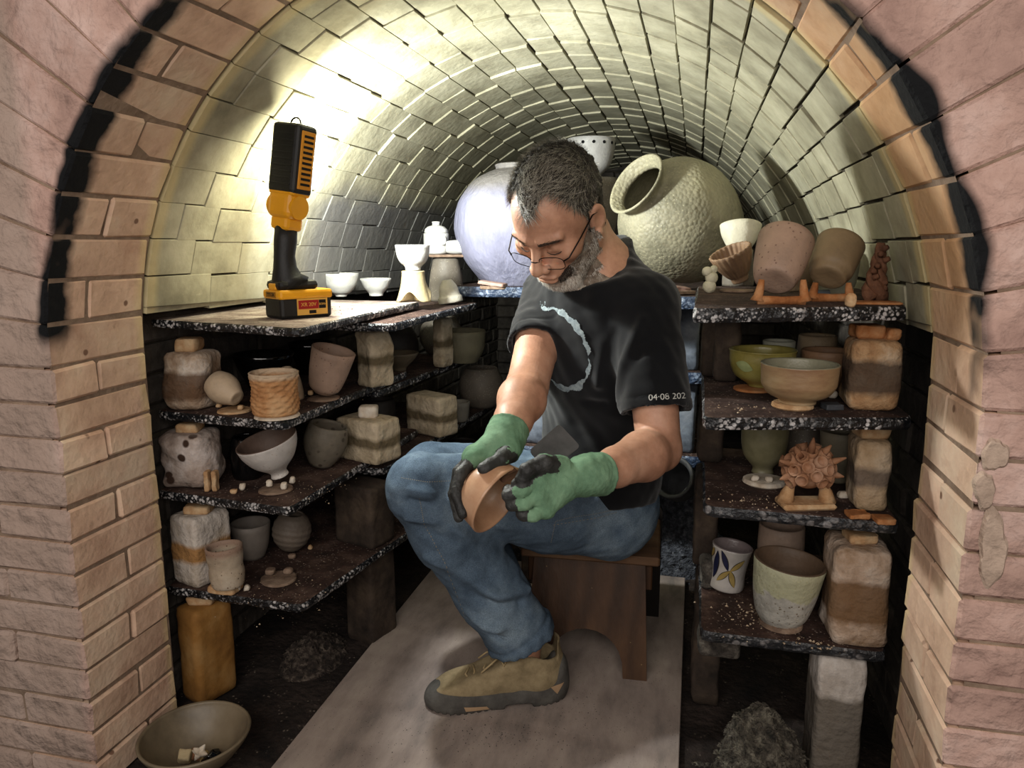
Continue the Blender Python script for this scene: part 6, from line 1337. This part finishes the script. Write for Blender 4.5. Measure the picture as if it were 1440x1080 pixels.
# ---- shoes
SUEDE = mat('tan suede', [(0.42, 0.37, 0.28), (0.54, 0.48, 0.37), (0.62, 0.56, 0.44)], 20, 0.95, 0.3, 400, spec=0.1)
SOLE = mat('dark rubber sole', [(0.20, 0.19, 0.18), (0.29, 0.28, 0.265), (0.36, 0.35, 0.33)], 15, 0.8, 0.3, 200, spec=0.25)
def shoe(heel, toe, label, ankle=None):
    x_ = unit(np.array([toe[0]-heel[0], toe[1]-heel[1], 0])); y_ = np.array([-x_[1], x_[0], 0]); R = np.stack([x_, y_, [0, 0, 1]], 1)
    G = Field((-0.03, -0.075, -0.005), (0.34, 0.075, 0.17), 0.0026)
    G.ell((0.055, 0, 0.062), (0.052, 0.037, 0.065)); G.ell((0.135, 0, 0.055), (0.095, 0.040, 0.053), None, 0.03); G.ell((0.235, 0.0, 0.040), (0.070, 0.046, 0.038), None, 0.03)
    G.cone((0.068, 0, 0.06), (0.060, 0, 0.15), 0.046, 0.042, 0.02); G.cone((0.165, 0, 0.070), (0.095, 0, 0.108), 0.030, 0.034, 0.03)
    G.cut((0.015, 0, 0.146), (0.36, 0, 1), 0.006); G.cut((0.075, 0, 0.116), (-0.22, 0, 1), 0.01, (0.03, -0.08, 0.06), (0.09, 0.08, 0.2)); G.cone((0.066, 0, 0.085), (0.060, 0, 0.2), 0.037, 0.040, 0.004, 'sub')
    G.cut((0, 0, 0.006), (0, 0, -1))
    P, Q = G.mesh(2); Nn = normals(P, Q)
    P = ridge(P, Nn, [(0.11, s*0.05, 0.03) for s in (1,)]+[(0.085, 0.04, 0.075), (0.105, 0.035, 0.10)], 0.003, -0.0012); P = ridge(P, Nn, [(0.11, -0.05, 0.03), (0.085, -0.04, 0.075), (0.105, -0.035, 0.10)], 0.003, -0.0012)
    o = mput('shoe', P @ R.T+heel, Q, SUEDE); o['label'] = label
    G = Field((-0.03, -0.08, -0.01), (0.35, 0.08, 0.12), 0.0026)
    G.ell((0.062, 0, 0.025), (0.066, 0.046, 0.056)); G.ell((0.150, 0, 0.012), (0.13, 0.046, 0.042), None, 0.02); G.ell((0.242, 0, 0.016), (0.078, 0.054, 0.048), None, 0.02); G.ell((0.022, 0, 0.060), (0.024, 0.036, 0.045), None, 0.015)
    G.cut((0, 0, 0), (0, 0, -1)); G.cut((0.20, 0, 0.058), (0.10, 0, 1), 0.01, (0.14, -0.1, 0), (0.36, 0.1, 0.2)); G.rbox((0.115, 0, 0.0), (0.030, 0.08, 0.009), None, 0.004, 0.004, 'sub')
    for k in range(9): G.rbox((0.18+0.015*k, 0, 0.0), (0.0025, 0.08, 0.005), None, 0.001, 0.001, 'sub')
    for k in range(4): G.rbox((0.02+0.015*k, 0, 0.0), (0.0025, 0.08, 0.005), None, 0.001, 0.001, 'sub')
    P, Q = G.mesh(1); Nn = normals(P, Q); P = ridge(P, Nn, [(0.33, 0.0, 0.022), (0.30, 0.045, 0.020), (0.24, 0.058, 0.017), (0.18, 0.055, 0.016)], 0.0025, -0.0012); P = ridge(P, Nn, [(0.33, 0.0, 0.022), (0.30, -0.045, 0.020), (0.24, -0.058, 0.017), (0.18, -0.055, 0.016)], 0.0025, -0.0012)
    so_ = mput('sole', P @ R.T+heel, Q, SOLE); so_.parent = man; so_['label'] = 'dark rubber sole wrapping up the heel and toe'
    so_.parent = o
    bv = BVHTree.FromPolygons([tuple(p) for p in P], [tuple(map(int, q)) for q in Q])
    INS = mat('tan insert', [(0.58, 0.47, 0.36), (0.66, 0.55, 0.43)], 10, 0.8, 0)
    sd = 1 if (R @ np.array([0, 1, 0])) @ TOW > 0 else -1
    for poly in ([(0.180, 0.006), (0.232, 0.010), (0.236, 0.021), (0.186, 0.014)], [(0.030, 0.026), (0.014, 0.050), (0.045, 0.044)]):
        g = []; n = 8
        a_, b_ = np.array(poly[0]), np.array(poly[1]); c_ = np.array(poly[2]); d_ = np.array(poly[3]) if len(poly) > 3 else np.array(poly[2])
        V = []; Fc_ = []
        for i in range(n+1):
            for j in range(n+1):
                s_, t_ = i/n, j/n; p2 = (a_*(1-s_)+b_*s_)*(1-t_)+(d_*(1-s_)+c_*s_)*t_; h = bv.ray_cast(Vector((p2[0], sd*0.2, p2[1])), Vector((0, -sd, 0)))
                q_ = np.array(h[0])+np.array([0, sd*0.0012, 0]) if h[0] is not None else np.array([p2[0], sd*0.05, p2[1]]); V.append(R @ q_+heel-mloc)
        for i in range(n):
            for j in range(n): Fc_.append((i*(n+1)+j, (i+1)*(n+1)+j, (i+1)*(n+1)+j+1, i*(n+1)+j+1))
        put('sole_insert', pydata(V, Fc_), INS, o)
    bm = bmesh.new(); zt = lambda x: 0.101-(x-0.13)*0.28
    for k in range(5):
        x0 = 0.145+0.020*k; s_ = 1 if k % 2 else -1
        add_tube(bm, [R @ np.array([x0, -0.030*1, zt(x0)-0.016])+heel-mloc, R @ np.array([x0+0.006*s_, -0.012, zt(x0)-0.002])+heel-mloc, R @ np.array([x0+0.004, 0.012, zt(x0)-0.002])+heel-mloc, R @ np.array([x0+0.010*s_, 0.030, zt(x0)-0.016])+heel-mloc], 0.0023, 6)
    for s_ in (-1, 1):
        add_tube(bm, [R @ np.array(q)+heel-mloc for q in [(0.150, 0, 0.100), (0.160, s_*0.016, 0.106), (0.178, s_*0.028, 0.098), (0.196, s_*0.030, 0.084)]], 0.0021, 6)
        add_tube(bm, [R @ np.array(q)+heel-mloc for q in [(0.150, 0, 0.100), (0.138, s_*0.022, 0.108), (0.146, s_*0.034, 0.098), (0.152, s_*0.004, 0.100)]], 0.0021, 6)
    put('laces', bm2me(bm), mat('lace', [(0.58, 0.50, 0.36), (0.70, 0.62, 0.47)], 60, 0.9, 0.2), o, smooth=True)
    return o
hl_, te_ = atz(797, 974, 0.0), atz(601, 990, 0.0)
shoe(hl_, te_, 'tan suede hiking shoe with a dark rubber sole, nearer foot')
ar = J['ankR']; fd = unit(np.array([-0.25, 1.0, 0])); shoe(np.array([ar[0], ar[1], 0])-fd*0.068, np.array([ar[0], ar[1], 0])+fd*0.25, 'tan suede hiking shoe of the farther foot, tucked behind the shin')

# ---- hair, beard, brows
def hairmat(nm, dark, grey, frac, rough=0.5):
    m = mat(nm, [dark, dark], 10, rough, 0, spec=0.35); nt = m.node_tree; N = nt.nodes; L = nt.links
    g = N.new('ShaderNodeNewGeometry'); cr = N.new('ShaderNodeValToRGB'); e = cr.color_ramp.elements
    e[0].position = max(0.0, 1-frac-0.2); e[0].color = lin(dark); e[1].position = min(1.0, 1-frac+0.2); e[1].color = lin(grey)
    L.new(g.outputs['Random Per Island'], cr.inputs['Fac']); L.new(cr.outputs['Color'], N['Principled BSDF'].inputs['Base Color']); return m
LB = (PB-HC_) @ RHD; NBL = normals(PB, QB); CF = LB[QB].mean(1); near = np.linalg.norm(CF, axis=1) < 0.22
def hairmask(L):
    x, y, z = L[:, 0], L[:, 1], L[:, 2]; ax_ = np.abs(x)
    front = 0.092 - 0.016*np.exp(-(x/0.016)**2) + 0.026*np.exp(-((ax_-0.038)/0.018)**2)
    line = np.where(y > 0.050, front, np.where(y > 0.012, front+(0.030-front)*np.clip((0.050-y)/0.034, 0, 1)**1.5, np.where(y > -0.012, -0.015, np.where(y > -0.03, 0.020, -0.045))))
    return (z > line) & ~((ax_ > 0.066) & (z < 0.034) & (y > -0.036) & (y < 0.008))
def beardmask(L):
    x, y, z = L[:, 0], L[:, 1], L[:, 2]; ax_ = np.abs(x)
    top = np.where(y < 0.03, -0.004-0.5*np.clip(y-0.0, -0.02, 0.03), -0.019-0.62*(y-0.03))
    b = (z < top) & (z > -0.122) & (y > -0.006) & ~((ax_ > 0.070) & (y < 0.004))
    b &= ~((ax_ < 0.024) & (z > -0.0745) & (z < -0.0525) & (y > 0.082)); b &= ~((y > 0.080) & (z > -0.0405)); b &= ~((z < -0.098) & (y < 0.03)); b &= ~((z < -0.072) & (y < 0.014))
    return b
def strands(mask_fn, n, length, comb, lift, width, seed, lenf=None, curl=0.0):
    r = np.random.default_rng(seed); idx = np.nonzero(near & mask_fn(CF))[0]
    A = np.linalg.norm(np.cross(PB[QB[idx, 2]]-PB[QB[idx, 0]], PB[QB[idx, 3]]-PB[QB[idx, 1]]), axis=1); pick = idx[r.choice(len(idx), n, p=A/A.sum())]
    V = np.zeros((n, 8, 3)); w4 = r.dirichlet(np.ones(4), n)
    root = (PB[QB[pick]]*w4[:, :, None]).sum(1); nn = NBL[QB[pick]].mean(1); nn /= np.linalg.norm(nn, axis=1, keepdims=True)
    cl = comb(((root-HC_) @ RHD)) @ RHD.T; cl = cl+r.normal(size=(n, 3))*0.2; cl -= nn*(cl*nn).sum(1, keepdims=True); cl /= np.linalg.norm(cl, axis=1, keepdims=True)
    ln = (length*(lenf((root-HC_) @ RHD) if lenf else 1.0)*(0.55+0.75*r.random(n)))[:, None]; sd_ = np.cross(cl, nn); p = root-nn*0.0008
    for i in range(4):
        t = i/3; q = p+nn*ln*(lift*t-0.25*lift*t*t)+cl*ln*(0.45*t+0.5*t*t)*(1-0.0*t)+sd_*ln*curl*math.sin(2.5*t)
        w = width*(1-0.8*t); V[:, 2*i] = q-sd_*w/2; V[:, 2*i+1] = q+sd_*w/2
    b = np.arange(n)[:, None]*8; Q = np.concatenate([b+np.array([2*i, 2*i+1, 2*i+3, 2*i+2]) for i in range(3)], 0)
    return V.reshape(-1, 3), Q
def cap(mask_fn, off, seed):
    idx = np.nonzero(near & mask_fn(CF))[0]; q = QB[idx]; u_, inv = np.unique(q, return_inverse=True); q2 = inv.reshape(q.shape)
    cnt = np.bincount(q2.ravel(), minlength=len(u_)); e = np.clip((cnt-1)/3, 0, 1); P = PB[u_]; N = NBL[u_]
    for _ in range(3): e = lap(np.stack([e]*3, 1), q2, 0.7)[:, 0]
    return P+N*(off*e*(1+0.45*noise3(P, 60, seed))-0.0006)[:, None], q2
def hairobj(name, mask_fn, n, length, comb, lift, width, off, m, mcap, seed, curl=0.0, label=None, lenf=None):
    Pc, Qc = cap(mask_fn, off, seed); V, Q = strands(mask_fn, n, length, comb, lift, width, seed, lenf, curl)
    o = mput(name, np.concatenate([Pc, V]), np.concatenate([Qc, Q+len(Pc)]), None); o.data.materials.append(mcap); o.data.materials.append(m)
    o.data.polygons.foreach_set('material_index', np.concatenate([np.zeros(len(Qc), np.int32), np.ones(len(Q), np.int32)])); o['label'] = label; return o
def comb_hair(L):
    x, y, z = L[:, 0], L[:, 1], L[:, 2]; top = np.clip((z-0.03)/0.07, 0, 1)[:, None]
    return top*np.stack([0.15-x*3, 0.75+0*y, 0.35+0*z], 1)+(1-top)*np.stack([0*x, -0.25+0*y, -0.8+0*z], 1)
H1 = hairmat('hair', (0.19, 0.165, 0.14), (0.64, 0.62, 0.57), 0.5); HCAP = mat('hair under', [(0.07, 0.06, 0.05), (0.16, 0.145, 0.125), (0.26, 0.245, 0.22)], 60, 0.7, 0.4, 400)
hairobj('hair', hairmask, 16000, 0.028, comb_hair, 0.55, 0.0010, 0.008, H1, HCAP, 2, label='short dark hair going grey', lenf=lambda L: 0.32+0.68*np.clip((L[:, 2]-0.03)/0.06, 0, 1))
G1 = hairmat('beard', (0.26, 0.22, 0.19), (0.82, 0.80, 0.76), 0.62); GCAP = mat('beard under', [(0.30, 0.25, 0.21), (0.46, 0.41, 0.36), (0.58, 0.54, 0.49)], 60, 0.8, 0.4, 400)
def is_must(L): return (L[:, 1] > 0.066) & (L[:, 2] > -0.071) & (np.abs(L[:, 0]) < 0.042)
comb_beard = lambda L: np.stack([L[:, 0]*2, 0.25+0*L[:, 1], -0.9+0*L[:, 2]], 1)
def is_chin(L): return (L[:, 1] > 0.058) & (L[:, 2] < -0.070)
G3 = hairmat('chin beard', (0.46, 0.42, 0.38), (0.90, 0.88, 0.84), 0.7)
hairobj('chin_beard', lambda L: beardmask(L) & is_chin(L), 2600, 0.011, comb_beard, 0.5, 0.0008, 0.003, G3, mat('chin under', [(0.52, 0.47, 0.42), (0.74, 0.70, 0.65)], 60, 0.8, 0.4, 400), 14, 0.1, 'whitish chin beard')
hairobj('beard', lambda L: beardmask(L) & ~is_must(L) & ~is_chin(L), 8000, 0.009, comb_beard, 0.5, 0.0008, 0.003, G1, GCAP, 4, 0.1, 'short grey beard, whiter at the chin')
G2 = hairmat('moustache', (0.13, 0.10, 0.085), (0.45, 0.42, 0.38), 0.30); MCAP = mat('moustache under', [(0.16, 0.12, 0.10), (0.26, 0.21, 0.18)], 60, 0.8, 0.4, 400)
hairobj('moustache', lambda L: beardmask(L) & is_must(L), 1500, 0.011, lambda L: np.stack([L[:, 0]*14, 0.2+0*L[:, 1], -0.8+0*L[:, 2]], 1), 0.5, 0.0008, 0.004, G2, MCAP, 6, 0.05, 'dark moustache')
def browmask(L): ax_ = np.abs(L[:, 0]); return (ax_ > 0.011) & (ax_ < 0.050) & (np.abs(L[:, 2]-(0.0275+0.05*(ax_-0.03))) < 0.0036) & (L[:, 1] > 0.05)
hairobj('eyebrows', browmask, 420, 0.009, lambda L: np.stack([np.sign(L[:, 0])*0.9, 0*L[:, 1], 0.2+0*L[:, 2]], 1), 0.4, 0.0007, 0.0008, G2, mat('brow under', [(0.34, 0.24, 0.19), (0.46, 0.34, 0.27)], 60, 0.8, 0.2, 300), 8, label='dark eyebrows')
bm = bmesh.new()
for s in (-1, 1): add_tube(bm, [hp(s*x_, y_, z_)-mloc for x_, y_, z_ in ((0.018, 0.0885, 0.002), (0.025, 0.0885, -0.0015), (0.033, 0.087, -0.003), (0.041, 0.0825, -0.002), (0.047, 0.0775, 0.001))], [0.0005, 0.0010, 0.0011, 0.0010, 0.0005], 6)
put('eyelashes', bm2me(bm), MCAP, man)
# ---- glasses
gl = bpy.data.objects.new('glasses', None); COL.objects.link(gl); gl.parent = man; gl.location = Vector(hp(0, 0.11, -0.004)-mloc); gl['label'] = 'thin wire-rimmed glasses'
g0 = hp(0, 0.11, -0.004)
WIRE = mat('dark wire', [(0.10, 0.085, 0.08), (0.16, 0.14, 0.13)], 5, 0.35, 0, metal=0.8)
GLASS = bpy.data.materials.new('lens glass'); GLASS.use_nodes = True; _n = GLASS.node_tree; _n.nodes.clear()
_o = _n.nodes.new('ShaderNodeOutputMaterial'); _t = _n.nodes.new('ShaderNodeBsdfTransparent'); _g = _n.nodes.new('ShaderNodeBsdfGlossy'); _g.inputs['Roughness'].default_value = 0.05; _m = _n.nodes.new('ShaderNodeMixShader'); _m.inputs[0].default_value = 0.10
_n.links.new(_t.outputs[0], _m.inputs[1]); _n.links.new(_g.outputs[0], _m.inputs[2]); _n.links.new(_m.outputs[0], _o.inputs[0])
def lensloop(s, n=40):
    out = []
    for k in range(n):
        a = 2*PI*k/n; ca, sa = math.cos(a), math.sin(a); e = 0.62
        x = math.copysign(abs(ca)**e, ca)*0.0245; z = math.copysign(abs(sa)**e, sa)*0.0150
        out.append(hp(s*0.0325+x, 0.1085-0.16*abs(s*0.0325+x), -0.010+z)-g0)
    return out
for s in (-1, 1):
    lp = lensloop(s); bm = bmesh.new(); add_tube(bm, lp+[lp[0]], 0.0008, 6); put('rim', bm2me(bm), WIRE, gl, smooth=True)
    bm = bmesh.new(); bm.faces.new([bm.verts.new(q) for q in lp]); put('lens', bm2me(bm), GLASS, gl)
    bm = bmesh.new(); add_tube(bm, [hp(s*0.057, 0.0995, -0.004)-g0, hp(s*0.066, 0.092, -0.001)-g0, hp(s*0.074, 0.050, 0.010)-g0, hp(s*0.0795, 0.004, 0.021)-g0, hp(s*0.0815, -0.012, 0.016)-g0, hp(s*0.081, -0.028, -0.004)-g0], 0.0014, 6); put('temple_arm', bm2me(bm), WIRE, gl, smooth=True)
bm = bmesh.new(); add_tube(bm, [hp(-0.0085, 0.107, -0.006)-g0, hp(-0.004, 0.1135, -0.002)-g0, hp(0.004, 0.1135, -0.002)-g0, hp(0.0085, 0.107, -0.006)-g0], 0.0011, 6); put('bridge', bm2me(bm), WIRE, gl, smooth=True)

# ================================================================ WHAT HE HOLDS
TB = mat('held bowl glaze', [(0.60, 0.44, 0.33), (0.72, 0.56, 0.44), (0.79, 0.66, 0.54)], 7, 0.35, 0.12, 120, spec=0.5)
axb = wdir(unit((0.755, 0.487, -0.44))); rc = c2w(701, 704, 1.252); hb_ = 0.062
o = put('tea_bowl', lathe(pot_profile([(0.024, 0), (0.027, 0.006), (0.048, 0.014), (0.058, 0.030), (0.061, 0.048), (0.064, hb_)], 0.0045), 72, 0.004, 9), TB, smooth=True)
rotm(o, basis(axb, (0, 0, 1)), rc-axb*hb_); tag(o, 'orange-tan tea bowl held in the two gloved hands', 'bowl')
cw = c2w(714, 667, 1.232)
block(cw, basis(CD(0.5, 0.3, -0.8), CD(1, -0.2, 0)), (0.032, 0.013, 0.014), 'torn brown clay wad stuck on the rim of the held tea bowl', mat('torn wad', [(0.26, 0.17, 0.12), (0.40, 0.28, 0.21)], 30, 0.9, 0.6, 120), 'clay wads and chips', 0.004, 'clay_wad', 0.004, 'wad')
# black flat scraper between the hands
c0, c1, c2_, c3 = c2w(786, 596, 1.30), c2w(816, 628, 1.285), c2w(770, 664, 1.245), c2w(744, 634, 1.26)
nx_ = unit(np.cross(c1-c0, c3-c0)); Vv = []
loop = []
for p_, q_, r_ in ((c3, c0, c1), (c0, c1, c2_), (c1, c2_, c3), (c2_, c3, c0)):
    for t in np.linspace(0, 1, 5): loop.append(q_+unit(p_-q_)*0.008*(1-t)**2+unit(r_-q_)*0.008*t**2)
bm = bmesh.new(); A_ = [bm.verts.new(p_-nx_*0.0012) for p_ in loop]; B_ = [bm.verts.new(p_+nx_*0.0012) for p_ in loop]
bm.faces.new(A_); bm.faces.new(B_[::-1])
for i in range(len(loop)): bm.faces.new([A_[i], A_[(i+1) % len(loop)], B_[(i+1) % len(loop)], B_[i]])
tag(put('scraper', bm2me(bm), mat('scraper black', [(0.22, 0.22, 0.225), (0.36, 0.36, 0.365)], 12, 0.4, 0.1, 80)), 'flat black square scraper standing up between the gloved hands', 'scraper')
# ================================================================ LIGHT
def light(name, typ, loc, energy, col, size=None, aim=None, **k):
    l = bpy.data.lights.new(name, typ); l.energy = energy; l.color = col
    if typ == 'POINT' or typ == 'SPOT': l.shadow_soft_size = size or 0.03
    if typ == 'AREA': l.shape = 'RECTANGLE'; l.size, l.size_y = size
    for a, v in k.items(): setattr(l, a, v)
    o = bpy.data.objects.new(name, l); COL.objects.link(o); o.location = Vector(loc)
    if aim is not None: o.rotation_euler = (Vector(aim)-Vector(loc)).to_track_quat('-Z', 'Y').to_euler()
    return o
W = bpy.data.worlds.new('world'); SC.world = W; W.use_nodes = True
bg = W.node_tree.nodes['Background']; bg.inputs[0].default_value = (1.0, 0.93, 0.86, 1); bg.inputs[1].default_value = 0.2
light('room_light', 'AREA', (-0.15, -0.7, 1.45), 31, (1.0, 0.92, 0.85), (2.2, 1.0), (-0.35, 1.4, 0.6))
LP = globals().get("LAMP_LED", (-0.76, 1.47, 1.16))
AE = np.array(eh)+np.array([0, 0, 0.12])
light('work_light_beam', 'AREA', LP, 14, (0.93, 1.0, 0.95), (0.06, 0.12), tuple(np.array(LP)+AE))
sp0 = np.array(LP)+RTH*0.045+np.array([0, 0, 0.0])
light('work_light_spill', 'SPOT', tuple(sp0), 25, (0.95, 0.99, 1.0), 0.02, tuple(sp0+RTH*0.85-TOW*0.25+np.array([0, 0, -0.42])), spot_size=2.4, spot_blend=0.25)
light('work_light_glow', 'POINT', tuple(np.array(LP)+np.array(eh)*0.03), 6, (1.0, 0.95, 0.68), 0.03)
SC.view_settings.view_transform = 'Standard'; SC.view_settings.look = 'None'; SC.view_settings.exposure = 0.0; SC.view_settings.gamma = 1.0; SC.view_settings.use_curve_mapping = False
